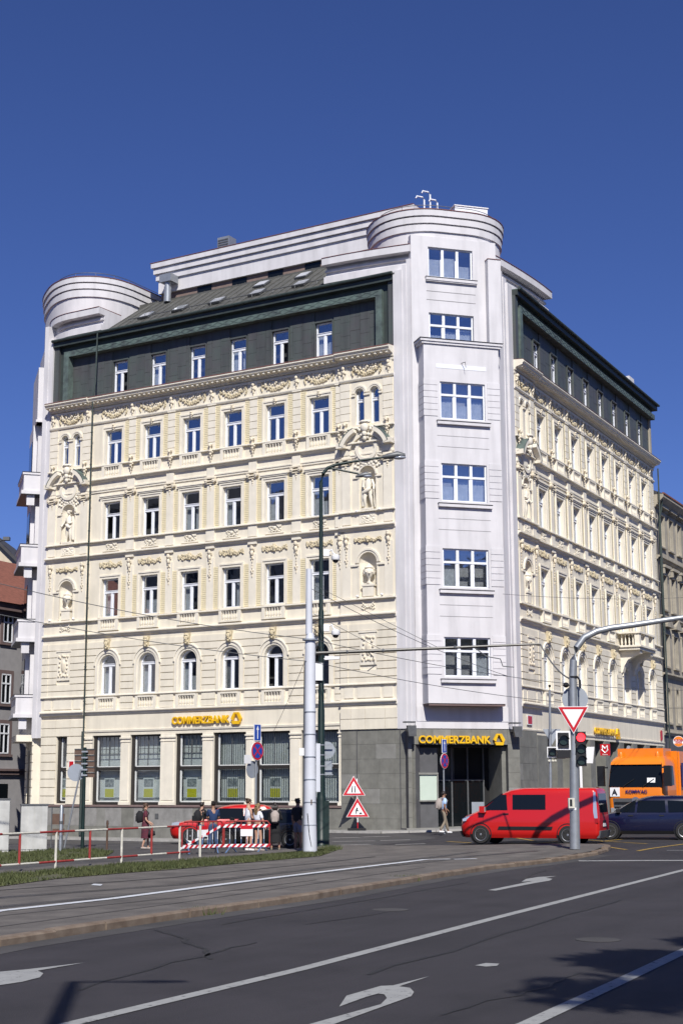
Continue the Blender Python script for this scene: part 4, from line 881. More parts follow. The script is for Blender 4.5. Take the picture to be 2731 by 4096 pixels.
mb = MB(); FC.bx(mb, -3.3, 3.3, -2.8, -2.6, -.1, 4.6); FC.put('entrance_back', mb, 'dark'); mb = MB(); FC.bx(mb, -2.3, 2.5, -2.2, -2.18, .2, 4.4); FC.put('lobby_shade_sheet', mb, 'dark'); mb = MB(); FC.bx(mb, -2.6, 2.8, -2.6, -.3, 4.35, 4.55); FC.put('entrance_ceiling', mb, 'dark')  # shade of the deep entrance put in as near-black back, sheet and ceiling
mb = MB(); FC.bx(mb, -3.2, 3.2, -2.7, .3, -.2, .22); FC.put('entrance_step', mb, 'stone_light')
for x in (-1.9, -1.0, -.1, .8):
    mb = MB(); FC.bx(mb, x, x + .08, -1.9, -1.82, .22, 4.35); FC.bx(mb, x, x + .9, -1.9, -1.84, 2.6, 2.68); FC.put('door_frame', mb, 'metal_dark')
    mb = MB(); FC.bx(mb, x + .08, x + .9, -1.88, -1.86, .22, 2.6); FC.put('door_leaf', mb, 'carglass')
mb = MB(); FC.bx(mb, 1.25, 2.5, -.55, -.4, .2, 4.3); FC.put('display_case', mb, 'darkwall')
mb = MB(); FC.bx(mb, 1.32, 2.76, -.38, -.30, 1.62, 2.92); o = FC.put('notice_board', mb, 'greenboard'); mb = MB(); FC.bx(mb, 1.27, 2.78, -.38, -.22, 2.92, 3.02); FC.bx(mb, 1.27, 1.34, -.38, -.24, 1.6, 2.92); FC.bx(mb, 1.27, 2.78, -.38, -.24, 1.55, 1.62); FC.put('board_frame', mb, 'stone_light', o)
mb = MB(); FC.bx(mb, -1.6, -.9, -1.2, -1.15, .25, 1.5); FC.bx(mb, -1.52, -.98, -1.16, -1.14, .35, 1.4); FC.put('advertising_board', mb, 'signgrey')
# grey stone ground floor on the side street
mb = MB(); FR.bx(mb, -4.0, 25.7, -.4, 0, 5.10, 6.56); FR.put('wall', mb, 'cream'); slabs(FR, -5.0, -1.5, .06, 0, 5.28, 6, 5)
course(FR, 'fascia', -4.0, 25.7, [(-.02, 5.30), (.05, 5.30), (.07, 5.38), (-.02, 5.40)])
for k in range(9):
    a = -1.35 + 3.13 * k; a0, a1 = (a, a + .95) if k else (-1.5, .2)
    mb = MB(); FR.bx(mb, a0, a1, -.9, .08, 0, 5.10); FR.put('stone_pier', mb, 'stone')
    if k < 8:
        mb = MB(); FR.bx(mb, a1, a + 3.13, -.9, -.86, 0, 5.1); o = FR.put('shop_window', mb, 'shopframe'); mb = MB(); FR.bx(mb, a1 + .1, a + 3.03, -.86, -.84, .5, 3.2); FR.bx(mb, a1 + .1, a + 3.03, -.86, -.84, 3.35, 5.0); FR.put('pane', mb, 'shopglass', o)
        mb = MB(); FR.bx(mb, a1, a + 3.13, -.86, 0, 0, .5); FR.put('stall_riser', mb, 'stone')
# ---- lettering and emblem ------------------------------------------------------------------
def emblem(h):
    w = h * 1.1; P = lambda a: [(x * w - w / 2, z * h - h / 2) for x, z in a]
    o_ = P([(.27, 1), (.72, 1), (1, .47), (.80, 0), (.20, 0), (0, .47)]); i_ = P([(.5, .92), (.5, .92), (.80, .30), (.76, .27), (.24, .27), (.22, .30)])
    mb = MB()
    mb.prism([o_[0], o_[1], P([(.60, .80)])[0], P([(.42, .90)])[0], i_[5], o_[5]], 0, .12)
    mb.prism([o_[1], o_[2], P([(.86, .20)])[0], P([(.66, .56)])[0], P([(.55, .82)])[0]], 0, .10)
    mb.prism([P([(.80, .27)])[0], P([(.90, .2)])[0], o_[3], o_[4], P([(.08, .27)])[0]], 0, .14)
    return mb.mesh('emblem', M['yellow'])
def sign(f, s_mid, v, z, w, size, ex, ez, eh):
    me = text_mesh('COMMERZBANK', size, .10, 'yellow', size * .026); bw = max(p.co.x for p in me.vertices) - min(p.co.x for p in me.vertices)
    Mx = f.M @ T(f.sg * s_mid, v, z) @ RZ(math.pi) @ Matrix.Diagonal((w / bw, 1, 1, 1)); o = link('sign_lettering', me, bank, Mx)
    link('emblem', emblem(eh), bank, f.M @ T(f.sg * ex, v - .05, ez) @ Matrix.Diagonal((-1, 1, 1, 1)))
sign(FL, 8.54, .10, 6.05, 4.0, .58, 6.03, 6.10, .66); sign(FC, .48, .14, 4.69, 3.98, .54, -2.0, 4.73, .60); sign(FR, 11.1, .12, 5.66, 4.3, .54, 13.85, 5.62, .68)
# ---- balcony on the side street --------------------------------------------------------------
mb = MB(); FR.bx(mb, 14.9, 18.7, 0, 1.5, 11.12, 11.30); FR.bx(mb, 14.8, 18.8, 0, 1.6, 11.30, 11.42); balc = FR.put('balcony', mb, 'trim')
mb = MB(); FR.bx(mb, 14.85, 18.75, .0, 1.55, 12.2, 12.32)
for a, b in ((14.95, 15.35), (18.25, 18.65)): FR.bx(mb, a, b, 1.15, 1.48, 11.42, 12.2)
FR.bx(mb, 16.4, 17.2, 1.15, 1.48, 11.42, 12.2); FR.put('parapet', mb, 'trim', balc)
for s in [15.35 + .15 + .21 * k for k in range(5)] + [17.2 + .12 + .21 * k for k in range(5)]: FR.inst('baluster', ME['baluster'], s, 1.3, 11.42, balc, sc=(1, 1, 1.4))
for v in (.25, .5, .75, 1.0): 
    for s in (15.1, 18.5): FR.inst('baluster', ME['baluster'], s, v, 11.42, balc, sc=(1, 1, 1.4))
for s in (15.3, 17.9):
    mb = MB(); x = FR.sg * s; prof = [(0, 9.6), (.18, 9.7), (.3, 10.1), (.55, 10.5), (1.0, 10.75), (1.4, 10.9), (1.4, 11.12), (0, 11.12)]
    n = len(prof); xs = sorted((FR.sg * s, FR.sg * (s + .5))); mb.add([(xs[0], a, b) for a, b in prof] + [(xs[1], a, b) for a, b in prof], [tuple(range(n)), tuple(range(2 * n - 1, n - 1, -1))] + [(i, i + n, (i + 1) % n + n, (i + 1) % n) for i in range(n)]); FR.put('bracket', mb, 'trim', balc)
# ---- rainwater pipes, floodlights, name plates, small cameras --------------------------------------
mb = MB(); mb.tube([(16.95, .32, -.4), (16.95, .32, 5.6)], .075, 8); mb.tube([(16.95, .25, 5.6), (16.95, .25, 11.0), (16.75, .5, 11.4), (16.75, .5, 26.0), (16.7, .35, 27), (16.7, .3, 30.2)], .05, 8)
for k in range(12): mb.lathe([(.075, 0), (.075, .06)], (16.95 if k < 5 else 16.75, .25 if k < 5 else .5, 1.2 + 2.05 * k), 8)
FL.put('downpipe', mb, 'copper_pipe', sm=40)
mb = MB(); mb.tube([(FR.sg * 25.6, .42, 0), (FR.sg * 25.6, .42, 25.4)], .055, 8); FR.put('downpipe', mb, 'copper_pipe', sm=40)
for f, s in ((FC, 3.0), (FC, -2.85)):
    mb = MB(); f.bx(mb, s - .2, s + .2, .1, .65, 5.12, 5.22); f.bx(mb, s - .28, s + .28, .05, .5, 5.55, 5.62); o = f.put('floodlight', mb, 'metal_dark'); mb = MB(); f.pr(mb, [(s - .24, 4.85), (s + .16, 4.85), (s + .24, 5.4), (s - .24, 5.4)], .5, .7); f.put('lamp_housing', mb, 'metal_dark', o)
mb = MB(); FR.bx(mb, -3.0, -2.2, .05, .08, 5.62, 6.15); o = FR.put('street_name_plate', mb, 'signwhite'); mb = MB(); FR.bx(mb, -2.93, -2.27, .08, .085, 5.67, 6.1); FR.put('plate_field', mb, 'red', o)
mb = MB(); FR.bx(mb, 24.6, 25.0, .05, .08, 5.5, 6.2); FR.put('street_name_plate', mb, 'red')
for s, z in ((-1.9, 12.36), (-3.4, 12.36), (-1.9, 17.0), (-3.3, 17.0), (18.0, 12.36), (19.9, 12.36)):
    mb = MB(); mb.ball((s, .3, z + .02), .07, 7, 5); mb.lathe([(.05, 0), (.05, .1)], (s, .22, z - .02), 6); FL.put('spotlight', mb, 'signwhite', sm=40)
# metro box sign standing out from the side-street wall
mb = MB(); mb.box(-.42, .42, -.08, .08, -.48, .48); Mx = F_R @ T(FR.sg * 8.9, .75, 4.5) @ RZ(R(90)) @ Matrix.Scale(.72, 4)
metro = put('metro_sign', mb, 'red', bank, Mx); 
mb = MB()
zz = .02
for a, b in (((-.22, -.06 + zz), (-.22, .34 + zz)), ((-.22, .34 + zz), (0, .08 + zz)), ((0, .08 + zz), (.22, .34 + zz)), ((.22, .34 + zz), (.22, -.02 + zz)), ((-.30, .02), (0, -.26)), ((.30, .02), (0, -.26))):
    mb.tube([(a[0], -.09, a[1]), (b[0], -.09, b[1])], .045, 6)
put('metro_emblem', mb, 'signwhite', metro, Mx); link('sign_lettering', text_mesh('Pavlova', .15, .01, 'signwhite', .002), metro, Mx @ T(0, -.09, -.39))
# ---- second chamfered corner with stacked balconies ---------------------------------------------------
mb = MB(); mb.box(-.05, 5.2, -3, 0, 5.3, 30.4); FK.put('wall', mb, 'white'); mb = MB(); mb.box(1.5, 4.6, 0, .55, 5.3, 25.2); FK.put('bay_wall', mb, 'white'); mb = MB(); mb.box(.5, 4.6, 0, .42, 25.2, 28.8); FK.put('bay_wall', mb, 'white')
mb = MB(); mb.box(0, 5.2, -3, 0, -.9, 5.3); FK.put('wall', mb, 'cream')
for k in range(8): 
    for a, b in ((-.02, 1.3), (3.6, 5.2)): mb = MB(); mb.box(a, b, -.02, .06, 1.36 + k * .5, 1.81 + k * .5); FK.put('rusticated_block', mb, 'cream')
mb = MB(); mb.box(1.4, 3.4, 0, .03, .2, 4.6); FK.put('door', mb, 'shopframe'); mb = MB(); mb.box(.4, 4.6, 0, 1.0, 5.1, 5.5); FK.put('canopy', mb, 'trim'); mb = MB(); mb.box(-.05, 5.2, -.02, .1, -.9, 1.33); FK.put('plinth', mb, 'plinth')
for z0 in (6.55, 11.2, 15.9, 20.5):
    mb = MB(); mb.box(.32, 4.7, 0, 1.25, z0, z0 + .22); mb.box(.42, 4.6, 0, 1.12, z0 + .22, z0 + 1.25); mb.box(.36, 4.66, 0, 1.2, z0 + 1.25, z0 + 1.38); o = FK.put('balcony', mb, 'white')
    mb = MB(); mb.box(.34, 4.68, 0, 1.22, z0 + 1.385, z0 + 1.42); FK.put('coping', mb, 'shopframe', o)
    mb = MB(); mb.box(.3, 4.72, 0, 1.27, z0 - .03, z0 - .002); FK.put('drip', mb, 'metal_dark', o)
    mb = MB(); mb.box(.9, 1.5, .0, .3, z0 + 1.42, z0 + 3.9); FK.put('loggia_pier', mb, 'white', o)
    mb = MB(); mb.box(1.8, 4.0, .55, .59, z0 + 1.4, z0 + 3.7); FK.put('loggia_door', mb, 'carglass', o)
    mb = MB(); mb.prism([(.5, z0), (.5, z0 - .7), (1.4, z0 - .05), (1.4, z0)], .42, .9); FK.put('bracket', mb, 'white', o)
mb = MB(); mb.box(.45, 4.65, 0, .5, 25.2, 25.35); FK.put('ledge', mb, 'white')
# ================================================================== ground
def axis(lo, hi, f0, f1, step):
    xs = [f0 + (f1 - f0) * i / int((f1 - f0) / step) for i in range(int((f1 - f0) / step) + 1)]; d = step
    a = f0
    while a > lo: d *= 1.5; a -= d; xs.insert(0, a)
    d = step; a = f1
    while a < hi: d *= 1.5; a += d; xs.append(a)
    return xs
def sheet(name, m, xs, ys, h=0.0, kind='structure'):
    mb = MB(); n = len(xs); mb.add([(x, y, terrain(x, y) + h) for y in ys for x in xs], [(j * n + i, j * n + i + 1, (j + 1) * n + i + 1, (j + 1) * n + i) for j in range(len(ys) - 1) for i in range(n - 1)])
    return tag(link(name, mb.mesh(name, M[m], 60)), kind=kind)
sheet('road', 'asphalt', axis(-900, 900, -30, 30, 1.0), axis(-600, 1500, 8, 100, 1.0))
def poly_sheet(pts, h, n=1):                      # drape a polygon: fine triangulated
    bm = bmesh.new(); vs = [bm.verts.new((p[0], p[1], 0)) for p in pts]; f = bm.faces.new(vs)
    bmesh.ops.triangulate(bm, faces=[f])
    for _ in range(n): bmesh.ops.subdivide_edges(bm, edges=bm.edges[:], cuts=1, use_grid_fill=True)
    for v in bm.verts: v.co.z = terrain(v.co.x, v.co.y) + h
    bmesh.ops.recalc_face_normals(bm, faces=bm.faces)
    if sum(f.normal.z for f in bm.faces) < 0: bmesh.ops.reverse_faces(bm, faces=bm.faces[:])
    me = bpy.data.meshes.new('sheet'); bm.to_mesh(me); bm.free(); return me
def drape(name, pts, h, m, n=1, parent=None, kind=None):
    me = poly_sheet(pts, h, n); me.name = name; me.materials.append(M[m]); o = link(name, me, parent); return tag(o, kind=kind) if kind else o
def line_px(name, pts, w, h, m, parent=None, ground_h=None, kind='structure'):
    P = [gp(x, y, h if ground_h is None else ground_h) for x, y in pts]; return strip(name, P, w, h, m, parent, kind)
def strip(name, P, w, h, m, parent=None, kind='structure'):
    Q = [P[0]]
    for a, b in zip(P, P[1:]):
        k = max(1, int((b - a).length / 1.5)); Q += [a.lerp(b, i / k) for i in range(1, k + 1)]
    vs = []
    for i, p in enumerate(Q):
        d = (Q[min(i + 1, len(Q) - 1)] - Q[max(i - 1, 0)]); nrm = Vector((-d.y, d.x, 0)).normalized() * w / 2
        for q in (p + nrm, p - nrm): vs.append((q.x, q.y, terrain(q.x, q.y) + h))
    me = MB().add(vs, [(2 * i, 2 * i + 1, 2 * i + 3, 2 * i + 2) for i in range(len(Q) - 1)]).mesh(name, M[m]); o = link(name, me, parent); return tag(o, kind=kind) if kind else o
# tram island: kerb line towards us, nose at the traffic pole
KH = .13
kerb_px = [(-900, 3960), (0, 3787), (607, 3693), (1268, 3597), (1688, 3523), (1981, 3476), (2274, 3440), (2390, 3420)]
KP = [gp(x, y) for x, y in kerb_px]
nose = [gp(2430, 3405), gp(2440, 3395), gp(2410, 3389)]
back = [gp(1900, 3393), gp(1400, 3392), gp(1290, 3398), gp(948, 3429), gp(700, 3446), gp(223, 3480), gp(0, 3500), gp(-900, 3600)]
isl = KP + nose + back
def inset(p, q, d): n = Vector((-(q - p).y, (q - p).x, 0)).normalized(); return n * d
KI = []
full = KP + nose
for i, p in enumerate(full):
    a, b = full[max(i - 1, 0)], full[min(i + 1, len(full) - 1)]; KI.append(p + inset(a, b, .2))
island = drape('tram_island', [*KI, *back], KH - .01, 'trackbed', 3, kind='structure')
kerb = bpy.data.objects.new('kerb', None); COL.objects.link(kerb); WM['kerb'] = Matrix.Identity(4); tag(kerb, kind='structure')
g = random.Random(4)
for a, b in zip(full, full[1:]):
    L_ = (b - a).length; n = max(1, round(L_ / 1.25)); d = (b - a).normalized(); nn = Vector((-d.y, d.x, 0))
    for i in range(n):
        p, q = a + d * (L_ * i / n + .012), a + d * (L_ * (i + 1) / n - .012); hh = g.uniform(-.012, .008); tw = g.uniform(-.012, .012)
        P4 = [p + nn * tw, q + nn * (tw + g.uniform(-.01, .01)), q + nn * .22, p + nn * .22]; zt = terrain(p.x, p.y)
        mb = MB(); top = [(v.x + (nn.x * .03 if k < 2 else 0), v.y + (nn.y * .03 if k < 2 else 0), zt + KH + hh) for k, v in enumerate(P4)]
        mb.add([(v.x, v.y, zt - .05) for v in P4] + [(v.x, v.y, zt + KH + hh - .03) for v in P4] + top, [(0, 1, 5, 4), (1, 2, 6, 5), (2, 3, 7, 6), (3, 0, 4, 7), (4, 5, 9, 8), (5, 6, 10, 9), (6, 7, 11, 10), (7, 4, 8, 11), (8, 9, 10, 11)])
        put('kerb_stone', mb, 'kerb', kerb)
# gutter strip of dusty asphalt along the kerb
drape('road_edge', [p - inset(KP[max(i - 1, 0)], KP[min(i + 1, len(KP) - 1)], .02) for i, p in enumerate(KP)] + [p - inset(KP[max(i - 1, 0)], KP[min(i + 1, len(KP) - 1)], .55) for i, p in reversed(list(enumerate(KP)))], .004, 'asphalt_old', 2, kind='structure')
# rails, grooves and the white line
RH = KH - .003
def ipx(pts): return [gp(x, y, KH) for x, y in pts]
for i, pts in enumerate(([(-600, 3665), (0, 3589), (700, 3538), (1290, 3470), (1900, 3405)], [(-600, 3718), (0, 3626), (700, 3561), (1290, 3489), (1900, 3422), (2150, 3402)])):
    o = strip('tram_rail', ipx(pts), .10, RH, 'rail', island, None); strip('rail_bed', ipx(pts), .42, RH - .004, 'asphalt_old', island, None)
for pts, w in (([(-600, 3625), (0, 3560), (700, 3508), (1290, 3450), (1500, 3425)], .10), ([(-600, 3780), (0, 3662), (700, 3590), (1268, 3518)], .05), ([(-600, 3850), (0, 3705), (700, 3612), (1268, 3532), (1700, 3468)], .04)):
    strip('bed_joint', ipx(pts), w, RH + .002, 'asphalt_old', island, None)
tag(strip('white_line', ipx([(-600, 3745), (0, 3643), (450, 3594), (1100, 3510), (1500, 3462), (1700, 3438), (1800, 3436)]), .24, RH + .006, 'linewhite'), kind='structure')
tag(strip('white_line', ipx([(1815, 3437), (1905, 3435)]), .24, RH + .006, 'linewhite'), kind='structure')
drape('paint_patch', ipx([(365, 3541), (375, 3535), (412, 3537), (405, 3543)]), RH + .006, 'linewhite', 0, kind='structure')
# old asphalt street beside the tracks, pavements
path = [gp(-900, 3600), gp(0, 3502), gp(700, 3448), gp(1290, 3400), gp(1400, 3390), gp(1750, 3352), gp(1500, 3345)]
side = [Vector((*lw(FL, -6.4, 3.4), 0)), Vector((*lw(FL, 21, 3.4), 0)), Vector((-60, 118, 0)), Vector((-75, 80, 0))]
drape('side_street', path[:-1] + side, .004, 'asphalt_old', 4, kind='structure')
def pavement(name, pts, h, m): return drape(name, pts, h, m, 4, kind='structure')
V = lambda f, s, v: Vector((*lw(f, s, v), 0))
pv = [V(FL, 21.5, -.2), V(FL, 21.5, 2.4), V(FL, -4.5, 2.4), V(FC, 1.0, 2.6), V(FC, -2.0, 2.6), V(FR, -4.5, 2.6), V(FR, 60, 2.6), V(FR, 60, -.2), V(FR, -5.5, -.3), V(FC, 0, -2.6), V(FL, -5, -.3)]
pavement('pavement', pv, .09, 'pavement')
kerb2 = bpy.data.objects.new('pavement_kerb', None); COL.objects.link(kerb2); WM['pavement_kerb'] = Matrix.Identity(4); tag(kerb2, kind='structure')
pk = pv[1:7]
for a, b in zip(pk, pk[1:]):
    L_ = (b - a).length; n = max(1, round(L_ / 1.3)); d = (b - a).normalized(); nn = Vector((-d.y, d.x, 0)) * .0
    out = Vector((d.y, -d.x, 0)) * (1 if Vector((d.y, -d.x, 0)).y < 0 or abs(d.x) < .3 else -1)
    for i in range(n):
        p, q = a + d * (L_ * i / n + .01), a + d * (L_ * (i + 1) / n - .01); zt = terrain(p.x, p.y); zq = terrain(q.x, q.y)
        mb = MB(); B4 = [(p, zt), (q, zq), (q + out * .22, zq), (p + out * .22, zt)]
        mb.add([(v.x, v.y, z - .05) for v, z in B4] + [(v.x, v.y, z + .10) for v, z in B4], [(0, 1, 2, 3), (4, 5, 6, 7), (0, 1, 5, 4), (1, 2, 6, 5), (2, 3, 7, 6), (3, 0, 4, 7)]); put('kerb_stone', mb, 'kerb_grey', kerb2)
# crossing stripes near the corner
for k, (x0, x1, y) in enumerate(((1330, 1440, 3352), (1450, 1560, 3348), (1330, 1500, 3366), (1520, 1640, 3362), (1580, 1700, 3378), (1360, 1480, 3380))):
    line_px('crossing_stripe', [(x0, y), (x1, y - 3)], .5, .012, 'pavement')
# markings on the carriageway
def bz(x, y): return (1200 + x * .9764, 3250 + y * .9764)
line_px('lane_line', [(100, 4141), (277, 4096), (1200, 3876), (1980, 3671), (2731, 3480), (3300, 3340)], .20, .008, 'roadwhite')
line_px('lane_line', [(1900, 4160), bz(930, 866), bz(1300, 695), bz(1568, 568), (3300, 3570)], .20, .008, 'roadwhite')
line_px('stop_line', [bz(1140, 198), bz(1700, 196)], .32, .008, 'roadwhite')
line_px('lane_line', [bz(1500, 155), bz(1700, 154)], .15, .008, 'roadwhite')
def poly_px(name, pts, m, h=.008): return drape(name, [gp(x, y, h) for x, y in pts], h, m, 0, kind='structure')
poly_px('turn_arrow', [bz(*p) for p in ((-40, 890), (40, 866), (330, 785), (355, 760), (345, 745), (320, 741), (270, 755), (160, 795), (190, 750), (330, 710), (380, 708), (530, 670), (405, 712), (450, 718), (466, 735), (455, 752), (420, 765), (140, 866), (60, 890))], 'roadwhite')
poly_px('turn_arrow', [(x * .893, 3300 + y * .893) for x, y in ((0, 657), (130, 645), (380, 616), (170, 652), (196, 664), (180, 682), (100, 702), (0, 717), (-60, 725), (-160, 745), (-160, 700), (-60, 668))], 'roadwhite')
poly_px('turn_arrow', [bz(*p) for p in ((768, 318), (905, 290), (955, 280), (905, 284), (925, 272), (975, 264), (1050, 260), (1005, 267), (1033, 272), (1020, 279), (960, 289), (800, 320))], 'roadwhite')
poly_px('paint_patch', [bz(*p) for p in ((715, 626), (760, 616), (815, 619), (805, 628), (760, 631))], 'roadwhite')
for pts in (((645, 145), (705, 156)), ((480, 158), (700, 137)), ((1235, 137), (1335, 152)), ((1380, 157), (1700, 112)), ((880, 103), (960, 116)), ((1140, 110), (1420, 128)), ((960, 128), (1060, 116)), ((1230, 118), (1330, 108)), ((600, 118), (700, 124))):
    line_px('yellow_hatching', [bz(*p) for p in pts], .14, .010, 'roadyellow')
for pts in ([(1400, 3404), (1900, 3372), (2450, 3352), (3000, 3335)], [(1500, 3385), (1950, 3358), (2500, 3338), (3000, 3322)]): line_px('tram_rail', pts, .10, .008, 'rail')
# repaired patches, tar seams, manholes
def seam(a, b, seed, w=.05):
    g = random.Random(seed); A, B = gp(*a), gp(*b); d = (B - A); nn = Vector((-d.y, d.x, 0)).normalized(); n = 14; o_ = 0; P = []
    for i in range(n + 1): o_ += g.uniform(-.09, .09); P.append(A + d * (i / n) + nn * o_)
    strip('tar_seam', P, w, .0055, 'tar')
for k, (a, b) in enumerate((((900, 3700), (1900, 3530)), ((300, 3960), (1000, 3770)), ((1500, 3900), (2500, 3600)), ((1750, 4060), (2300, 3890)), ((2000, 3560), (2130, 3480)), ((620, 3720), (760, 3840)))): seam(a, b, k, .04 + .02 * (k % 3))
for px, py in ((1560, 3640), (2390, 3760)):
    c = gp(px, py); mb = MB(); mb.lathe([(.34, .003), (.34, .009), (.30, .010)], (0, 0, 0), 20); put('manhole_frame', mb, 'asphalt_old', None, T(*c), 40)['kind'] = 'structure'
drape('asphalt_patch', [gp(*bz(0, 405)), gp(*bz(330, 380)), gp(*bz(420, 395)), gp(*bz(300, 420)), gp(*bz(20, 460))], .005, 'asphalt', 0, kind='structure')
# grass strips
GR1 = [(-400, 3600), (0, 3546), (223, 3515), (491, 3492), (700, 3477), (948, 3454), (1280, 3424), (1347, 3401), (1340, 3393), (1280, 3407), (948, 3431), (700, 3448), (491, 3461), (223, 3482), (0, 3503), (-400, 3548)]
GR2 = [(-400, 3500), (0, 3457), (180, 3447), (312, 3438), (420, 3427), (455, 3408), (380, 3398), (100, 3402), (0, 3406), (-400, 3420)]
def in_poly(x, y, P):
    c = False; j = len(P) - 1
    for i in range(len(P)):
        if (P[i].y > y) != (P[j].y > y) and x < (P[j].x - P[i].x) * (y - P[i].y) / (P[j].y - P[i].y) + P[i].x: c = not c
        j = i
    return c
def grass(pts, h0, n, seed):
    P = [gp(x, y, h0) for x, y in pts]; drape('soil_strip', P, h0 + .004, 'soil', 3, kind='structure')
    x0, x1, y0, y1 = min(p.x for p in P), max(p.x for p in P), min(p.y for p in P), max(p.y for p in P); g = random.Random(seed); mb = MB(); k = 0; tries = 0
    while k < n and tries < n * 40:
        tries += 1; x, y = g.uniform(x0, x1), g.uniform(y0, y1)
        if not in_poly(x, y, P): continue
        nz = noise.noise(Vector((x * .9, y * .9, seed)))
        if nz < g.uniform(-.45, .15): continue
        k += 1; hh = g.uniform(.03, .11) * (1 + .9 * max(0, nz)); a = g.uniform(0, math.pi); w = .02; lx, ly = g.uniform(-.06, .06), g.uniform(-.06, .06); z = terrain(x, y) + h0
        dx, dy = math.cos(a) * w, math.sin(a) * w; mb.add([(x - dx, y - dy, z), (x + dx, y + dy, z), (x + lx, y + ly, z + hh)], [(0, 1, 2)])
    return tag(link('grass', mb.mesh('grass', M['grass'])), 'strip of short rough grass beside the tram track' if seed == 1 else 'patch of short grass before the pale cabinets', 'grass', kind='stuff')
grass(GR1, KH, 17000, 1); grass(GR2, .02, 9000, 2)
def tuft(px, py, n, seed, h0, lab):
    c = gp(px, py, h0); g = random.Random(seed); mb = MB()
    for k in range(n):
        a = g.uniform(0, 6.28); r = g.uniform(0, .22); x, y = c.x + r * math.cos(a) * 2, c.y + r * math.sin(a); hh = g.uniform(.05, .2); mb.add([(x - .012, y, c.z), (x + .012, y, c.z), (x + g.uniform(-.08, .08), y + g.uniform(-.05, .05), c.z + hh)], [(0, 1, 2)])
    tag(link('weeds', mb.mesh('weeds', M['grass'])), lab, 'weeds')
tuft(1615, 3525, 90, 3, .0, 'small green weeds at the foot of the stone kerb'); tuft(1320, 3398, 260, 4, KH, 'weeds growing round the foot of the green lamp post'); tuft(800, 3660, 50, 6, .0, 'tiny weeds in the kerb joint beside the dark road')
# ================================================================== neighbouring houses
def simple_window(f, par, s, v, z, w, h, m='frame', glass='glass'):
    mb = MB(); fw = .08
    f.bx(mb, s - w / 2, s + w / 2, v - .05, v + .05, z, z + fw); f.bx(mb, s - w / 2, s + w / 2, v - .05, v + .05, z + h - fw, z + h); f.bx(mb, s - w / 2, s - w / 2 + fw, v - .05, v + .05, z, z + h); f.bx(mb, s + w / 2 - fw, s + w / 2, v - .05, v + .05, z, z + h); f.bx(mb, s - .04, s + .04, v - .04, v + .05, z, z + h); f.bx(mb, s - w / 2, s + w / 2, v - .04, v + .06, z + h * .65, z + h * .7)
    o = put('window', mb, m, par, f.M); mb = MB(); f.bx(mb, s - w / 2 + .04, s + w / 2 - .04, v - .02, v - .01, z + .04, z + h - .04); put('pane', mb, glass, o, f.M); return o
# beige house continuing the side street
p0 = lw(FR, 25.8, 0); nb = thing('apartment_house', 'old beige stucco house adjoining the bank along the side street', 'building', (p0[0], p0[1], 0))
FN = Fac(F_R, -1); S0, S1 = 25.75, 48
colsN = [27.6 + 2.45 * k for k in range(8)]
for z0, z1, a, h, ar in ((0, 6.0, None, 0, 0), (6.0, 10.2, 6.9, 2.5, 1), (10.2, 14.4, 11.0, 2.3, 0), (14.4, 19.0, 15.2, 2.5, 0), (19.0, 23.2, 19.9, 2.3, 0)):
    mb = MB(); wall(FN, mb, S0, S1, z0, z1, -.02, -.4, [(c, .55, a, a + h, bool(ar)) for c in colsN] if a else []); put('wall', mb, 'beigewall' if a else 'darkwall', nb, FN.M)
    if a:
        for c in colsN:
            simple_window(FN, nb, c, -.25, a, 1.1, h - (.5 if ar else 0))
            mb = MB()
            for sx in (-1, 1): FN.bx(mb, c + sx * .55, c + sx * .72, -.02, .08, a - .1, a + h + .1)
            if not ar: FN.bx(mb, c - .72, c + .72, -.02, .1, a + h, a + h + .2); FN.bx(mb, c - .9, c + .9, -.02, .38, a + h + .5, a + h + .7)
            if not ar and z0 > 11 and z0 < 18:
                for sx in (-1, 1): FN.bx(mb, c + sx * .62, c + sx * .85, -.02, .3, a + h + .05, a + h + .5)
            FN.bx(mb, c - .8, c + .8, -.02, .16, a - .2, a - .1); put('window_surround', mb, 'beigewall', nb, FN.M)
            if not ar and z0 < 14: mb = MB(); FN.pr(mb, [(c - .85, a + h + .7), (c + .85, a + h + .7), (c, a + h + 1.25)], -.02, .36); put('window_pediment', mb, 'beigewall', nb, FN.M)
for z, d in ((5.9, .2), (10.1, .28), (14.3, .3), (18.7, .28), (22.6, .25)): mb = MB(); xs = sorted((-S0, -S1)); mb.sweep(LEDGE(z, z + .3, d), [(xs[0], 0, 0, 1), (xs[1], 0, 0, 1)]); put('string_course', mb, 'beigewall', nb, FN.M)
mb = MB(); xs = sorted((-S0, -S1)); mb.sweep([(-.4, 22.9), (.3, 22.9), (.7, 23.3), (.7, 23.5), (-.4, 23.6)], [(xs[0], 0, 0, 1), (xs[1], 0, 0, 1)]); put('cornice', mb, 'beigewall', nb, FN.M)
mb = MB(); mb.sweep([(.72, 23.52), (-6, 26.5), (-6, 23.5)], [(xs[0], 0, 0, 1), (xs[1], 0, 0, 1)]); put('roof', mb, 'darkroof', nb, FN.M)
mb = MB(); mb.sweep([(.76, 23.5), (.76, 23.62), (.6, 23.62), (.6, 23.5)], [(xs[0], 0, 0, 1), (xs[1], 0, 0, 1)]); put('gutter', mb, 'roofred', nb, FN.M)
mb = MB(); mb.tube([(-26.1, .55, 23.4), (-26.3, .35, 22.4), (-26.1, .2, 21.6), (-26.0, .14, 6.0)], .07, 7); put('downpipe', mb, 'copper_pipe', nb, FN.M, 40)
mb = MB(); mb.box(-S1, -S0, -10, -.9, 0, 23); put('inner_core', mb, 'dim', nb, FN.M)
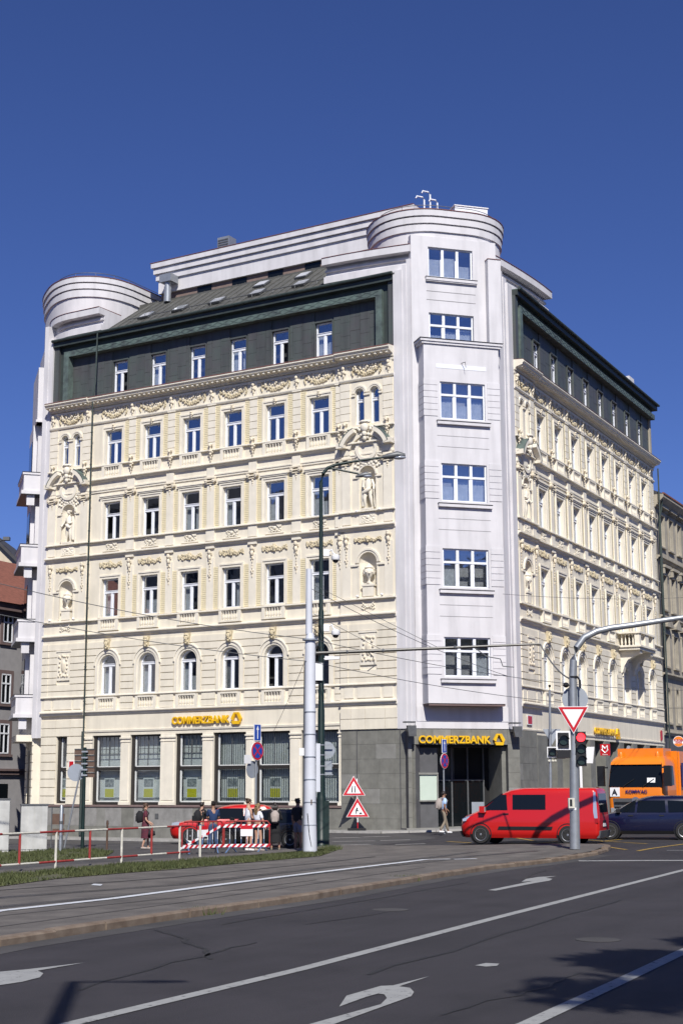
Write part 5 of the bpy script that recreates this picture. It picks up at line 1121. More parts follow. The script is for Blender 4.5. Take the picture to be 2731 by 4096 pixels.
for k in range(5): mb = MB(); FN.bx(mb, 26.6 + 3.4 * k, 29.2 + 3.4 * k, -.02, .0, .6, 4.2); put('shop_window', mb, 'carglass', nb, FN.M)
# round burger sign on a bracket
bk = at(2712, 2966, 99); t = thing('restaurant_sign', 'round orange and white BURGER KING sign on the beige house', 'sign', (bk.x, bk.y, bk.z), R(-12))
mb = MB(); mb.lathe([(.36, -.08), (.36, .08)], (0, 0, 0), 24, 'y'); disc = put('sign_disc', mb, 'signwhite', t, WM[t.name], 40)
mb = MB(); mb.prism([(.33 * math.cos(R(a)), .33 * math.sin(R(a))) for a in range(25, 156, 10)], -.10, -.081); mb.prism([(.33 * math.cos(R(a)), .33 * math.sin(R(a))) for a in range(205, 336, 10)], -.10, -.081); put('bun', mb, 'orange', t, WM[t.name])
for s_, z in (('BURGER', .065), ('KING', -.075)): link('sign_lettering', text_mesh(s_, .17, .01, 'red', .006), t, WM[t.name] @ T(0, -.09, z))
mb = MB(); mb.tube([(0, .0, .1), (.7, .6, .1)], .03, 6); mb.tube([(0, 0, -.2), (.7, .6, -.2)], .03, 6); put('bracket', mb, 'signwhite', t, WM[t.name])
# grey house with a red roof across the side street, sandy gable behind it
FW = Fac(frame(Vector((-23.2, 100, 0)), -TR, NR), -1)
gh = thing('apartment_house', 'grey house with red tile roof left of the bank', 'building', (-23.2, 100, 0))
mb = MB(); wall(FW, mb, -26, 30, -1, 14.6, 0, -.4, [(c, .55, a, a + 2.0, False) for c in (.75,) for a in ()]); put('wall', mb, 'greywall', gh, FW.M)
for k in range(-5, 7):
    for a in (12.1, 7.95, 4.6):
        c = .78 + 3.3 * k; mb = MB()
        FW.bx(mb, c - .75, c - .5, 0, .07, a - .15, a + 2.25); FW.bx(mb, c + .5, c + .75, 0, .07, a - .15, a + 2.25); FW.bx(mb, c - .5, c + .5, 0, .07, a + 2.0, a + 2.25); FW.bx(mb, c - .85, c + .85, 0, .14, a - .2, a - .05); put('window_surround', mb, 'brownwall', gh, FW.M)
        if k == 0 or a > 3: simple_window(FW, gh, c, .02, a, 1.0, 2.0, glass='carglass')
    mb = MB(); FW.bx(mb, .78 + 3.3 * k - .6, .78 + 3.3 * k + .6, 0, .05, -.6, 2.6); put('shop_window', mb, 'carglass', gh, FW.M)
for z0, z1, d in ((3.2, 3.45, .18), (3.45, 3.6, .28), (13.9, 14.2, .3), (14.2, 14.7, .55)): mb = MB(); FW.bx(mb, -26, 30, -.2, d, z0, z1); put('cornice', mb, 'brownwall', gh, FW.M)
mb = MB(); xs = (-30, 26); mb.sweep([(.75, 14.7), (-6, 19.0), (-6, 14.7)], [(xs[0], 0, 0, 1), (xs[1], 0, 0, 1)]); put('roof', mb, 'roofred', gh, FW.M)
mb = MB(); mb.box(-30, 26, -9, -.6, -1, 14.5); put('inner_core', mb, 'dim', gh, FW.M)
q0 = at(-200, 3150, 128); sh = thing('gable_house', 'sandy gable wall under a dark pitched roof at the picture edge', 'building', (q0.x, q0.y, 0))
a0, a1, a2 = at(-700, 2115, 128), at(-60, 2122, 128), at(150, 2330, 128)
Mx = Matrix.Identity(4)
mb = MB(); mb.prism([(a0.x - 8, -1), (a2.x + 1, -1), (a2.x, a2.z), (a1.x, a1.z), (a0.x, a0.z - 6)], 128, 140); put('wall', mb, 'sandwall', sh, Mx)
mb = MB()
for p, q in ((a1, a2), (a0 - Vector((0, 0, 6)), a1)):
    mb.prism([(p.x, p.z), (q.x, q.z), (q.x, q.z + .35), (p.x, p.z + .35)], 127.6, 140.2)
put('roof', mb, 'darkroof', sh, Mx)
for px, py in ((25, 2160), (150, 2205)):
    c = at(px, py, 128); mb = MB(); mb.tube([(c.x - .6, 128.2, c.z - .9), (c.x - .5, 128, c.z - .1), (c.x, 127.6, c.z)], .07, 6); o = put('roof_lamp', mb, 'metal_dark', sh, Mx); mb = MB(); mb.box(c.x - .1, c.x + .45, 127.3, 127.8, c.z - .12, c.z + .18); put('lamp_housing', mb, 'metal_dark', o, Mx)
# houses and trees across the square, behind the camera: seen only mirrored in the glass
def far_house(o, u, n, w, h, label, cols, rows):
    f = Fac(frame(Vector((o[0], o[1], 0)), Vector(u).normalized(), Vector(n).normalized()), 1); t = thing('town_house', label, 'building', (o[0], o[1], 0))
    mb = MB(); mb.box(0, w, -10, 0, 0, h); put('wall', mb, 'beigewall', t, f.M); mb = MB(); mb.sweep([(.5, h), (-5, h + 4.5), (-10.5, h)], [(0, 0, 0, 1), (w, 0, 0, 1)]); put('roof', mb, 'darkroof', t, f.M)
    for r in range(rows):
        for c in range(cols): mb = MB(); x = w * (c + .5) / cols; z = 1.5 + (h - 2) * r / rows; mb.box(x - .55, x + .55, 0, .05, z, z + 2.0); put('window', mb, 'carglass', t, f.M)
far_house((-84.5, 43.5), (.476, -.88, 0), (.88, .476, 0), 30, 33, 'tall beige house across the square behind the camera', 8, 8)
far_house((-100, 72), (.476, -.88, 0), (.88, .476, 0), 32, 35, 'taller dark roofed house across the square beyond the beige one', 9, 8)
far_house((62, 34), (-.85, -.52, 0), (-.52, .85, 0), 40, 20, 'pale house behind the mirrored trees on the square', 10, 5)
# ================================================================== street furniture
def base(p): return Matrix.Translation(p)
# --- pale tram mast with bracket arm
p = gp(1240, 3412, KH); D = p.y
t = thing('tram_mast', 'tall pale grey tram mast with a thick foot before the bank', 'pole', p); Mt = WM[t.name]
zt = at(1224, 2276, D).z - p.z; zs = at(1235, 2560, D).z - p.z
mb = MB(); mb.lathe([(.235, 0), (.21, 1.2), (.19, 3.0), (.175, zs), (.125, zs + .22)], (0, 0, 0), 18); put('mast_foot', mb, 'pole_white', t, Mt, 40)
mb = MB(); mb.lathe([(.12, zs + .2), (.10, zt - .1), (.10, zt)], (-.04, 0, 0), 14); put('mast_top', mb, 'pole_white', t, Mt, 40)
mb = MB(); mb.lathe([(.26, zs - .02), (.26, zs + .03)], (0, 0, 0), 16)
for k in range(6): mb.lathe([(.225 - k * .004, .9 + k * .75), (.225 - k * .004, .93 + k * .75)], (0, 0, 0), 16)
put('band', mb, 'signgrey', t, Mt, 40)
mb = MB(); mb.tube([(-.24, -.02, 0), (-.22, -.02, 2.4), (-.2, -.02, 5.2), (-.17, 0, 6.4)], .03, 6); put('cable_duct', mb, 'metal_dark', t, Mt)
mb = MB(); mb.box(-.36, -.2, -.12, .06, 3.2, 3.45); put('switch_box', mb, 'signwhite', t, Mt); mb = MB(); mb.box(.2, .34, -.1, .1, 2.0, 3.6); put('cabinet_box', mb, 'pole_white', t, Mt)
mb = MB(); mb.tube([(-.08, -.22, 1.3), (-.02, -.235, .6), (.05, -.22, .2)], .012, 4); put('crack', mb, 'black', t, Mt); mb = MB(); mb.box(.03, .07, -.24, -.19, 1.6, 1.75); put('rust_mark', mb, 'signbrown', t, Mt)
a0 = at(1262, 2613, D) - p; a1 = at(2160, 2576, D) - p
mb = MB(); mb.tube([a0, a0.lerp(a1, .6), a1], [.06, .05, .035], 8); arm = put('bracket_arm', mb, 'shopframe', t, Mt, 40)
mb = MB(); mb.tube([Vector((.12, 0, zs + 1.9)), a0.lerp(a1, .55)], .008, 4); mb.tube([Vector((.12, 0, zs + .9)), a0.lerp(a1, .3)], .008, 4)
for u in (0, .14, .3, .62): q = a0.lerp(a1, u); mb.ball(q, .07, 7, 5)
mb.tube([a0.lerp(a1, .23), a0.lerp(a1, .24) + Vector((.12, 0, -.2)), a0.lerp(a1, .25) + Vector((.1, 0, -.5)), a0.lerp(a1, .23) + Vector((0, 0, -.68))], .02, 6)
mb.tube([a0.lerp(a1, .7), a0.lerp(a1, .76) + Vector((0, 0, -.35)), a0.lerp(a1, .82) + Vector((0, 0, -.45)), a0.lerp(a1, .83) + Vector((0, 0, -.7)), a0.lerp(a1, .88) + Vector((0, 0, -.75))], .02, 6)
put('arm_fittings', mb, 'metal_dark', arm, Mt)
# --- dark green lamp post with two lanterns
p = gp(1285, 3392, 0.02); D = p.y; t = thing('street_lamp', 'dark green street lamp with two lanterns right of the pale mast', 'street lamp', p); Mt = WM[t.name]
zt = at(1285, 1930, D).z - p.z
mb = MB(); mb.lathe([(.24, 0), (.24, .15), (.20, .2), (.20, 1.75), (.17, 1.9), (.145, 2.1), (.13, 5.2), (.11, 5.3), (.105, 9.0), (.085, 9.1), (.075, zt)], (0, 0, 0), 14); put('post', mb, 'pole_green', t, Mt, 40)
mb = MB(); mb.box(.12, .3, -.16, .1, .1, 1.75); put('service_door', mb, 'pole_green', t, Mt)
h1 = at(1590, 1822, D) - p; h2 = at(1465, 1900, D) - p; k1 = at(1292, 1905, D) - p
mb = MB(); mb.tube([(0, 0, zt), at(1292, 1895, D) - p, at(1310, 1872, D) - p, at(1345, 1858, D) - p, at(1420, 1845, D) - p, h1 + Vector((-.5, 0, -.06))], [.075, .07, .065, .06, .05, .045], 10); mb.tube([at(1318, 1872, D) - p, h2 + Vector((-.3, 0, .05))], .04, 8); put('lamp_arm', mb, 'pole_green', t, Mt, 40)
for h, sc in ((h1, 1.0), (h2, .7)):
    mb = MB(); mb.tube([h + Vector((-.62 * sc, 0, -.07)), h + Vector((-.4 * sc, 0, -.03)), h + Vector((0, 0, .03)), h + Vector((.3 * sc, 0, .02))], [.05 * sc, .11 * sc, .15 * sc, .06 * sc], 10); o = put('lantern', mb, 'metal_dark', t, Mt, 50)
    mb = MB(); mb.ball(h + Vector((.05 * sc, 0, -.08 * sc)), (.28 * sc, .12, .09 * sc), 10, 6); put('lamp_glass', mb, 'lamp', o, Mt, 60)
for py, sc in ((2235, 1.0), (2535, 1.0)):                   # dome cameras
    c = at(1342, py, D) - p; b = at(1296, py - 25, D) - p
    mb = MB(); mb.box(b.x - .02, b.x + .2, -.08, .08, b.z - .15, b.z + .12); mb.tube([b + Vector((.2, 0, .05)), b + Vector((.3, 0, .12)), c + Vector((-.1, 0, .22)), c + Vector((0, 0, .15))], .035, 7); o = put('dome_camera', mb, 'signwhite', t, Mt, 40)
    mb = MB(); mb.lathe([(.08, .17), (.16, .12), (.17, 0), (.15, -.05)], c, 12); put('housing', mb, 'signwhite', o, Mt, 40); mb = MB(); mb.ball(c + Vector((0, 0, -.06)), (.12, .12, .11), 10, 6); put('dome', mb, 'black', o, Mt, 60)
c = at(1330, 2635, D) - p; mb = MB(); mb.tube([(0.1, 0, c.z), (c.x - .2, 0, c.z)], .03, 6); mb.prism([(c.x - .3, c.z - .05), (c.x + .25, c.z - .02), (c.x + .28, c.z + .08), (c.x - .3, c.z + .1)], -.1, .1); put('bullet_camera', mb, 'signwhite', t, Mt)
c = at(1262, 2690, D) - p; mb = MB(); mb.box(c.x - .02, c.x + .28, -.2, -.05, c.z - .32, c.z + .35); put('junction_box', mb, 'signwhite', t, Mt)
mb = MB(); rg = random.Random(2)
for k in range(9):
    z = c.z + rg.uniform(-.3, 2.2); x0 = -.1 - rg.uniform(0, .5); mb.tube([(0.05, -.1, z), (x0, -.1, z + rg.uniform(-.3, .2)), (-.05, -.12, z - rg.uniform(.2, .6)), (.08, -.1, z - .9)], .012, 4)
put('cable_loops', mb, 'black', t, Mt)
mb = MB()
for py in (2982, 3022, 3066, 3100): z = at(1280, py, D).z - p.z; mb.lathe([(.15, z), (.15, z + .04)], (0, 0, 0), 12); mb.box(.1, .45, -.02, .02, z, z + .04)
put('clamp', mb, 'metal', t, Mt)
c = at(1300, 3000, D) - p; mb = MB(); mb.lathe([(.33, 0), (.33, .03)], (c.x + .05, .2, c.z), 24, 'y'); put('sign_back', mb, 'signgrey', t, Mt, 40); mb = MB(); mb.box(c.x - .1, c.x + .26, .2, .23, c.z - .95, c.z - .4); put('sign_back', mb, 'signgrey', t, Mt)
# --- signs -------------------------------------------------------------------------
def disc(mb, c, r, y0, y1, seg=28): mb.lathe([(r, y0), (r, y1)], c, seg, 'y')
def no_stopping(px, py_base, zs_arrow, zs_disc, label, depth_base=None, rot=0.0):
    p = gp(px, py_base, .02) if depth_base is None else depth_base
    t = thing('no_stopping_sign', label, 'sign', p, rot); Mt = WM[t.name]
    mb = MB(); mb.lathe([(.04, 0), (.04, zs_arrow + .3)], (0, .05, 0), 10); put('post', mb, 'metal', t, Mt, 40)
    mb = MB(); mb.box(-.2, .2, -.015, .015, zs_arrow - .32, zs_arrow + .32); o = put('arrow_plate', mb, 'signwhite', t, Mt); mb = MB(); mb.box(-.175, .175, -.02, -.016, zs_arrow - .295, zs_arrow + .295); put('plate_field', mb, 'blue', o, Mt)
    mb = MB(); mb.prism([(-.025, -.24), (.025, -.24), (.025, .1), (.08, .1), (0, .26), (-.08, .1), (-.025, .1)], -.025, -.021); put('arrow', mb, 'signwhite', o, Mt @ T(0, 0, zs_arrow))
    c = (0, 0, zs_disc); mb = MB(); disc(mb, c, .36, -.015, .01); d = put('disc', mb, 'signwhite', t, Mt, 40); mb = MB(); disc(mb, c, .345, -.02, -.016); put('red_ring', mb, 'red', d, Mt, 40); mb = MB(); disc(mb, c, .27, -.024, -.021); put('blue_field', mb, 'blue', d, Mt, 40)
    mb = MB()
    for sg in (-1, 1): mb.prism([(-.22, -sg * .18), (-.18, -sg * .22), (.22, sg * .18), (.18, sg * .22)], -.0285 - .001 * sg, -.0255 - .001 * sg)
    put('red_cross', mb, 'red', d, Mt @ T(0, 0, zs_disc)); return t, Mt
q = gp(1030, 3392, .02); D = q.y
t, Mt = no_stopping(1026, 3392, at(1034, 2930, D).z - q.z, at(1033, 3004, D).z - q.z, 'no stopping sign with arrow plate above the group at the barriers', rot=R(52))
mb = MB(); z = at(1010, 3078, D).z - q.z; disc(mb, (-.14, .12, z), .33, -.01, .01); put('sign_back', mb, 'signgrey', t, Mt, 40); mb = MB(); mb.box(-.52, -.3, .05, .2, z + .22, z + .55); put('lamp_box', mb, 'signwhite', t, Mt)
q = gp(1780, 3336, .05); D = q.y
no_stopping(1781, 3336, at(1787, 2980, D).z - q.z, at(1786, 3040, D).z - q.z, 'no stopping sign with arrow plate before the bank entrance', rot=R(55))
# roadworks signs on a portable stand
p = Vector((*lw(FL, -2.3, 1.15), 0)); p.z = terrain(p.x, p.y) + .09
t = thing('roadworks_sign', 'two red bordered warning triangles on a striped stand by the stone wall', 'sign', p, R(6)); Mt = WM[t.name] @ Matrix.Rotation(R(-6), 4, 'X')
mb = MB(); mb.box(-.45, .45, -.25, .25, 0, .12); put('foot_block', mb, 'black', t, WM[t.name])
for k in range(8): mb = MB(); mb.lathe([(.03, .1 + k * .32), (.03, .42 + k * .32)], (.06, .06, 0), 8); put('post_stripe', mb, ('red', 'signwhite')[k % 2], t, Mt, 40)
def tri(mb, z, r, y0, y1, flip=False, x=0.0): s_ = -1 if flip else 1; mb.prism([(x - r, z - s_ * r * .5), (x + r, z - s_ * r * .5), (x, z + s_ * r * 1.2)], y0, y1)
for j, (z, x) in enumerate(((2.08, -.12), (.98, .06))):
    mb = MB(); tri(mb, z, .60, -.01, .015, x=x); o = put('warning_plate', mb, 'signwhite', t, Mt); mb = MB(); tri(mb, z, .565, -.016, -.011, x=x); put('red_border', mb, 'red', o, Mt); mb = MB(); tri(mb, z - .005, .37, -.021, -.017, x=x); put('white_field', mb, 'signwhite', o, Mt)
    mb = MB()
    if j == 0: mb.prism([(x - .13, z - .14), (x - .07, z - .14), (x - .05, z + .2), (x - .09, z + .2), (x - .12, z + .02)], -.026, -.022); mb.prism([(x + .03, z - .14), (x + .09, z - .14), (x + .07, z + .2), (x + .03, z + .2)], -.026, -.022)
    else: mb.prism([(x - .1, z - .15), (x - .06, z - .15), (x - .04, z + .02), (x + .04, z - .02), (x + .03, z + .05), (x - .02, z + .1), (x + .02, z + .14), (x - .02, z + .2), (x - .07, z + .15), (x - .1, z + .05)], -.026, -.022); mb.prism([(x + .05, z - .15), (x + .25, z - .15), (x + .15, z - .04)], -.026, -.022)
    put('pictogram', mb, 'black', o, Mt)
# --- brown direction boards seen from behind, leaning pole, posts
p = gp(332, 3395, .01); D = p.y; t = thing('direction_sign', 'brown direction boards seen from behind on a dark green post', 'sign', p); Mt = WM[t.name]
H_ = at(332, 2990, D).z - p.z; mb = MB(); mb.lathe([(.07, 0), (.06, H_)], (0, -.1, 0), 10); put('post', mb, 'pole_green', t, Mt, 40)
for k, (y0, y1) in enumerate(((2995, 3018), (3019, 3042), (3043, 3066), (3067, 3088), (3089, 3109))):
    for x0, x1 in ((300, 330), (341, 379)):
        a, b = at(x0, y0, D) - p, at(x1, y1, D) - p; mb = MB(); mb.box(a.x, b.x, -.02, .02, b.z, a.z); o = put('board', mb, 'signbrown', t, Mt); mb = MB(); mb.box(a.x, b.x, -.05, -.02, a.z - .03, a.z); put('board_rim', mb, 'metal_dark', o, Mt)
    z = (at(300, y0 + 12, D) - p).z; mb = MB(); mb.box(-.12, .12, -.18, .0, z - .03, z + .03); put('clamp', mb, 'metal', t, Mt)
p = gp(257, 3397, .0); D = p.y; t = thing('leaning_sign', 'round sign on a leaning thin steel pole beside the direction boards', 'sign', p); Mt = WM[t.name]; q = at(318, 3110, D) - p; r_ = at(304, 3090, D) - p
mb = MB(); mb.tube([(0, 0, 0), q + Vector((.05, 0, .3))], .035, 8); put('post', mb, 'metal', t, Mt, 40); mb = MB(); mb.lathe([(.33, -.015), (.33, .015)], (r_.x, .08, r_.z), 24, 'y'); put('sign_back', mb, 'signgrey', t, Mt, 40)
p = gp(242, 3407, 0); D = p.y; t = thing('grey_post', 'grey steel post beside the pale cabinet', 'post', p); mb = MB(); mb.lathe([(.06, 0), (.06, at(242, 3222, D).z - p.z - .03), (.03, at(242, 3220, D).z - p.z)], (0, 0, 0), 10); put('shaft', mb, 'metal', t, WM[t.name], 40); mb = MB(); mb.lathe([(.075, 1.0), (.075, 1.1)], (0, 0, 0), 10); put('collar', mb, 'metal_dark', t, WM[t.name])
p = gp(428, 3407, 0); D = p.y; t = thing('bollard', 'slim brown bollard standing on the path', 'bollard', p); mb = MB(); mb.lathe([(.04, 0), (.035, .95), (.05, 1.0), (.03, 1.12)], (0, 0, 0), 10); put('shaft', mb, 'signbrown', t, WM[t.name], 40); mb = MB(); mb.lathe([(.06, 0), (.06, .08)], (0, 0, 0), 10); put('foot', mb, 'metal_dark', t, WM[t.name])
def cabinet(px0, px1, px2, top, bot, label):
    p = gp((px0 + px1) / 2, bot, 0); D = p.y; t = thing('utility_cabinet', label, 'cabinet', p, R(14)); Mt = WM[t.name]; w = (at(px1, bot, D).x - at(px0, bot, D).x); h = at(px0, top, D).z - p.z
    mb = MB(); mb.box(-w / 2, w / 2, 0, .8, 0, h); body = put('body', mb, 'concrete', t, Mt); mb = MB(); mb.box(-w / 2 - .03, w / 2 + .03, -.03, .83, h, h + .05); put('lid', mb, 'metal_dark', t, Mt)
    n = 4
    for k in range(n): mb = MB(); x = -w / 2 + w * k / n; mb.box(x + .012, x + w / n - .012, -.02, 0, .1, h - .03); put('door_panel', mb, 'concrete', t, Mt)
    mb = MB(); mb.box(w / 2, w / 2 + .015, .1, .7, .12, h - .05); put('side_panel', mb, 'concrete', t, Mt); return t
cabinet(82, 186, 215, 3222, 3408, 'pale concrete utility cabinet with vertical panels beside the grey post'); cabinet(-150, 32, 70, 3200, 3412, 'taller pale cabinet cut by the picture edge')
p = gp(225, 3392, 0); t = thing('notice_stand', 'small dark notice boards beyond the pale cabinet', 'board', p); D = p.y
for y0, y1 in ((3255, 3298), (3315, 3340)): a, b = at(212, y0, D) - p, at(258, y1, D) - p; mb = MB(); mb.box(a.x, b.x, -.03, .03, b.z, a.z); put('board', mb, 'signbrown', t, WM[t.name])
mb = MB(); a = at(212, 3230, D) - p; b = at(257, 3230, D) - p
for x in (a.x, b.x): mb.box(x - .04, x, -.02, .02, 0, a.z)
put('post', mb, 'metal_dark', t, WM[t.name])
# --- red and white tube railing
rt = [(-250, 3376), (0, 3363), (225, 3357), (519, 3344), (710, 3332)]; rb = [(-250, 3486), (0, 3468), (225, 3456), (519, 3434), (710, 3416)]
feet = [(-250, 3500), (55, 3460), (222, 3485), (376, 3445), (518, 3463), (660, 3425), (720, 3442)]
P0 = gp(222, 3486, KH * .3); t = thing('tube_railing', 'red and white tube railing along the grass strip', 'railing', P0); Mt = WM[t.name]
fa, fb = gp(222, 3484, .05), gp(800, 3436, .05); dirn = (fb - fa).normalized(); s0 = -6.5; L_ = (fb - fa).length
def rp(s, h): q = fa + dirn * s; return Vector((q.x, q.y, terrain(q.x, q.y) + .04 + h)) - P0
unit = (gp(518, 3463, .05) - fa).length / 2
k = 0; x = -unit * 3
while x < L_ + .1:
    x1 = min(x + unit / 1.0, L_ + .12); off = .48 * unit
    for h in (1.06, .26): mb = MB(); mb.tube([rp(x - off, h), rp(x1 - off, h)], .03, 8); put('rail', mb, ('railwhite', 'railred')[k % 2 == 1], t, Mt, 40)
    mb = MB(); mb.tube([rp(x, .0 if k % 2 else .26), rp(x, 1.06)], .035, 8); put('post', mb, ('railwhite', 'railred')[k % 2 == 0], t, Mt, 40); x = x1; k += 1
    if x >= L_: break
mb = MB(); mb.tube([rp(L_, 0), rp(L_, 1.06)], .04, 8); put('post', mb, 'railwhite', t, Mt, 40)
# --- crowd barriers with tape
def barrier(a, b, label, tape_z, plate):
    pa, pb = a, b; L_ = (pb - pa).length; rot = math.atan2((pb - pa).y, (pb - pa).x); t = thing('crowd_barrier', label, 'barrier', pa, rot, group='crowd barriers'); Mt = WM[t.name]
    mb = MB(); mb.tube([(0, 0, .18), (0, 0, 1.0), (.08, 0, 1.1), (L_ - .08, 0, 1.1), (L_, 0, 1.0), (L_, 0, .18)], .025, 8); put('top_tube', mb, 'railred', t, Mt, 40)
    mb = MB(); mb.tube([(0, 0, .2), (L_, 0, .2)], .022, 8)
    for x in (.25, L_ - .25): mb.tube([(x - .18, -.35, .02), (x, 0, .25), (x + .18, .35, .02)], .02, 6)
    put('foot_frame', mb, 'barrierblue', t, Mt, 40); n = 8
    for k in range(1, n):
        x = L_ * k / n
        for z0, z1, m in ((.2, .48, 'barrierblue'), (.48, .84, 'signwhite'), (.84, 1.1, 'railred')): mb = MB(); mb.tube([(x, 0, z0), (x, 0, z1)], .013, 6); put('bar', mb, m, t, Mt, 40)
    for z in tape_z:
        for k in range(16):
            mb = MB(); x0, x1 = L_ * k / 16, L_ * (k + 1) / 16; mb.prism([(x0 - .05, z), (x1 - .05, z), (x1 + .05, z + .11), (x0 + .05, z + .11)], -.032 - .004 * math.sin(k), -.030 - .004 * math.sin(k)); put('tape_stripe', mb, ('signwhite', 'red')[k % 2], t, Mt)
    if plate: mb = MB(); mb.box(L_ * plate, L_ * plate + .42, -.04, -.03, .58, .82); put('plate', mb, 'signwhite', t, Mt); mb = MB(); mb.box(L_ * plate, L_ * plate + .42, -.042, -.03, .821, .95); put('plate_head', mb, 'red', t, Mt)
    return t, Mt
ba, bb, bc = gp(728, 3418, .01), gp(896, 3412, .01), gp(1078, 3411, .01)
barrier(ba, bb - Vector((.05, 0, 0)), 'crowd barrier with red top nearer the tube railing', (.2,), .36); barrier(bb, bc, 'crowd barrier hung with two bands of striped tape and a white plate', (.88, .2), .36)
mb = MB(); a, b = ba + Vector((-.05, -.05, .15)), bb + Vector((0, -.05, .95))
t = thing('warning_tape', 'slanting red and white tape tied across the nearer barrier', 'tape', ba); 
for k in range(12): mb = MB(); p, q = a.lerp(b, k / 12) - ba, a.lerp(b, (k + 1) / 12) - ba; u = Vector((0, 0, .09)); s_ = Vector((0, -.003, 0)); mb.add([p, q, q + u, p + u, p + s_, q + s_, q + u + s_, p + u + s_], [(0, 1, 2, 3), (4, 5, 6, 7), (0, 1, 5, 4), (2, 3, 7, 6)]); put('tape_stripe', mb, ('signwhite', 'red')[k % 2], t, WM[t.name])
# --- traffic light mast with a long curved arm
p = gp(2298, 3396, KH); D = p.y; t = thing('traffic_mast', 'grey traffic light mast with an arm curving over the road', 'traffic light', p); Mt = WM[t.name]
pts = [(2298, 3396), (2292, 2900), (2289, 2700), (2292, 2640), (2305, 2590), (2335, 2550), (2385, 2525), (2440, 2512), (2530, 2500), (2640, 2483), (2760, 2465), (2900, 2445)]
C_ = [at(x, y, D) - p for x, y in pts]; C_[0] = Vector((0, 0, 0)); mb = MB(); mb.tube(C_, [.17, .13, .125, .12, .115, .115, .11, .105, .10, .09, .08, .08], 14); put('mast', mb, 'metal', t, Mt, 50)
mb = MB(); z = .55 * 1; z = at(2298, 3240, D).z - p.z; mb.lathe([(.165, z), (.165, z + .08)], (0, 0, 0), 14); put('collar', mb, 'signwhite', t, Mt)
c = at(2283, 3212, D) - p; mb = MB(); mb.box(c.x - .12, c.x + .08, -.22, -.05, c.z - .16, c.z + .16); o = put('push_button', mb, 'railwhite', t, Mt); mb = MB(); mb.box(c.x - .08, c.x, -.23, -.22, c.z - .1, c.z + .12); put('button_panel', mb, 'black', o, Mt)
c = at(2287, 2865, D) - p
def tri2(mb, cx, cz, w, y0, y1): mb.prism([(cx - w, cz + w * .6), (cx + w, cz + w * .6), (cx, cz - w * 1.13)], y0, y1)
mb = MB(); tri2(mb, c.x, c.z, .52, -.2, -.17); o = put('yield_sign', mb, 'signwhite', t, Mt); mb = MB(); tri2(mb, c.x, c.z, .485, -.205, -.201); put('red_border', mb, 'red', o, Mt); mb = MB(); tri2(mb, c.x, c.z + .01, .345, -.21, -.206); put('white_field', mb, 'signwhite', o, Mt)
c = at(2301, 2795, D) - p; mb = MB(); mb.lathe([(.43, .16), (.43, .19)], (c.x, 0, c.z), 28, 'y'); put('sign_back', mb, 'signgrey', t, Mt, 40)
mb = MB(); c = at(2302, 2770, D) - p; mb.box(c.x + .1, c.x + .13, -.05, .02, c.z - .5, c.z + .6); put('conduit', mb, 'metal', t, Mt)
def signal(par, Mt, c, w, h, lamps, name='signal_head', plate=None):
    mb = MB(); mb.box(c.x - w / 2, c.x + w / 2, -.16, .1, c.z - h / 2, c.z + h / 2); o = put(name, mb, 'black', par, Mt); n = len(lamps)
    for k, m in enumerate(lamps):
        z = c.z + h / 2 - h * (k + .5) / n; r = min(w, h / n) * .42; mb = MB(); mb.lathe([(r, -.2), (r, -.17)], (c.x, 0, z), 18, 'y'); put('lens', mb, m, o, Mt, 40)
        mb = MB(); A, B = arc(c.x, z, r * 1.05, 10, 170, 8), arc(c.x, z, r * 1.18, 10, 170, 8)
        for i in range(8): mb.prism([A[i], B[i], B[i + 1], A[i + 1]], -.36, -.16)
        put('visor', mb, 'black', o, Mt)
    if plate:
        mb = MB(); s_ = plate; mb.box(c.x - w / 2 - s_, c.x + w / 2 + s_, -.12, -.1, c.z + h / 2, c.z + h / 2 + s_); mb.box(c.x - w / 2 - s_, c.x + w / 2 + s_, -.12, -.1, c.z - h / 2 - s_, c.z - h / 2); mb.box(c.x - w / 2 - s_, c.x - w / 2, -.12, -.1, c.z - h / 2, c.z + h / 2); mb.box(c.x + w / 2, c.x + w / 2 + s_, -.12, -.1, c.z - h / 2, c.z + h / 2); put('backboard', mb, 'signwhite', o, Mt)
    return o
signal(t, Mt, at(2319, 2996, D) - p, .34, 1.12, ('redlit', 'lensdark', 'lensdark'))
signal(t, Mt, at(2249, 2962, D) - p, .36, .5, ('lensdark',), plate=.06); mb = MB(); c = at(2270, 2950, D) - p; mb.box(c.x - .1, c.x + .25, -.03, .03, c.z, c.z + .05); put('bracket', mb, 'metal_dark', t, Mt)
mb = MB(); c = at(2262, 3020, D) - p; mb.box(c.x - .3, c.x + .12, -.1, .2, c.z - .1, c.z + .18); put('side_signal', mb, 'black', t, Mt)
c = at(2262, 2740, D) - p; mb = MB(); mb.ball(c, (.1, .1, .09), 8, 6); mb.tube([c, c + Vector((.3, 0, -.05))], .02, 5); mb.tube([c, c + Vector((-.16, 0, 0))], .012, 5); put('detector', mb, 'black', t, Mt)
mb = MB(); c = at(2292, 2712, D) - p; mb.lathe([(.145, c.z), (.145, c.z + .06)], (c.x, 0, 0), 14); mb.tube([c + Vector((.1, -.1, .05)), c + Vector((.2, -.1, -.1)), c + Vector((.2, -.1, -.35))], .03, 6); put('cable_clamp', mb, 'black', t, Mt)
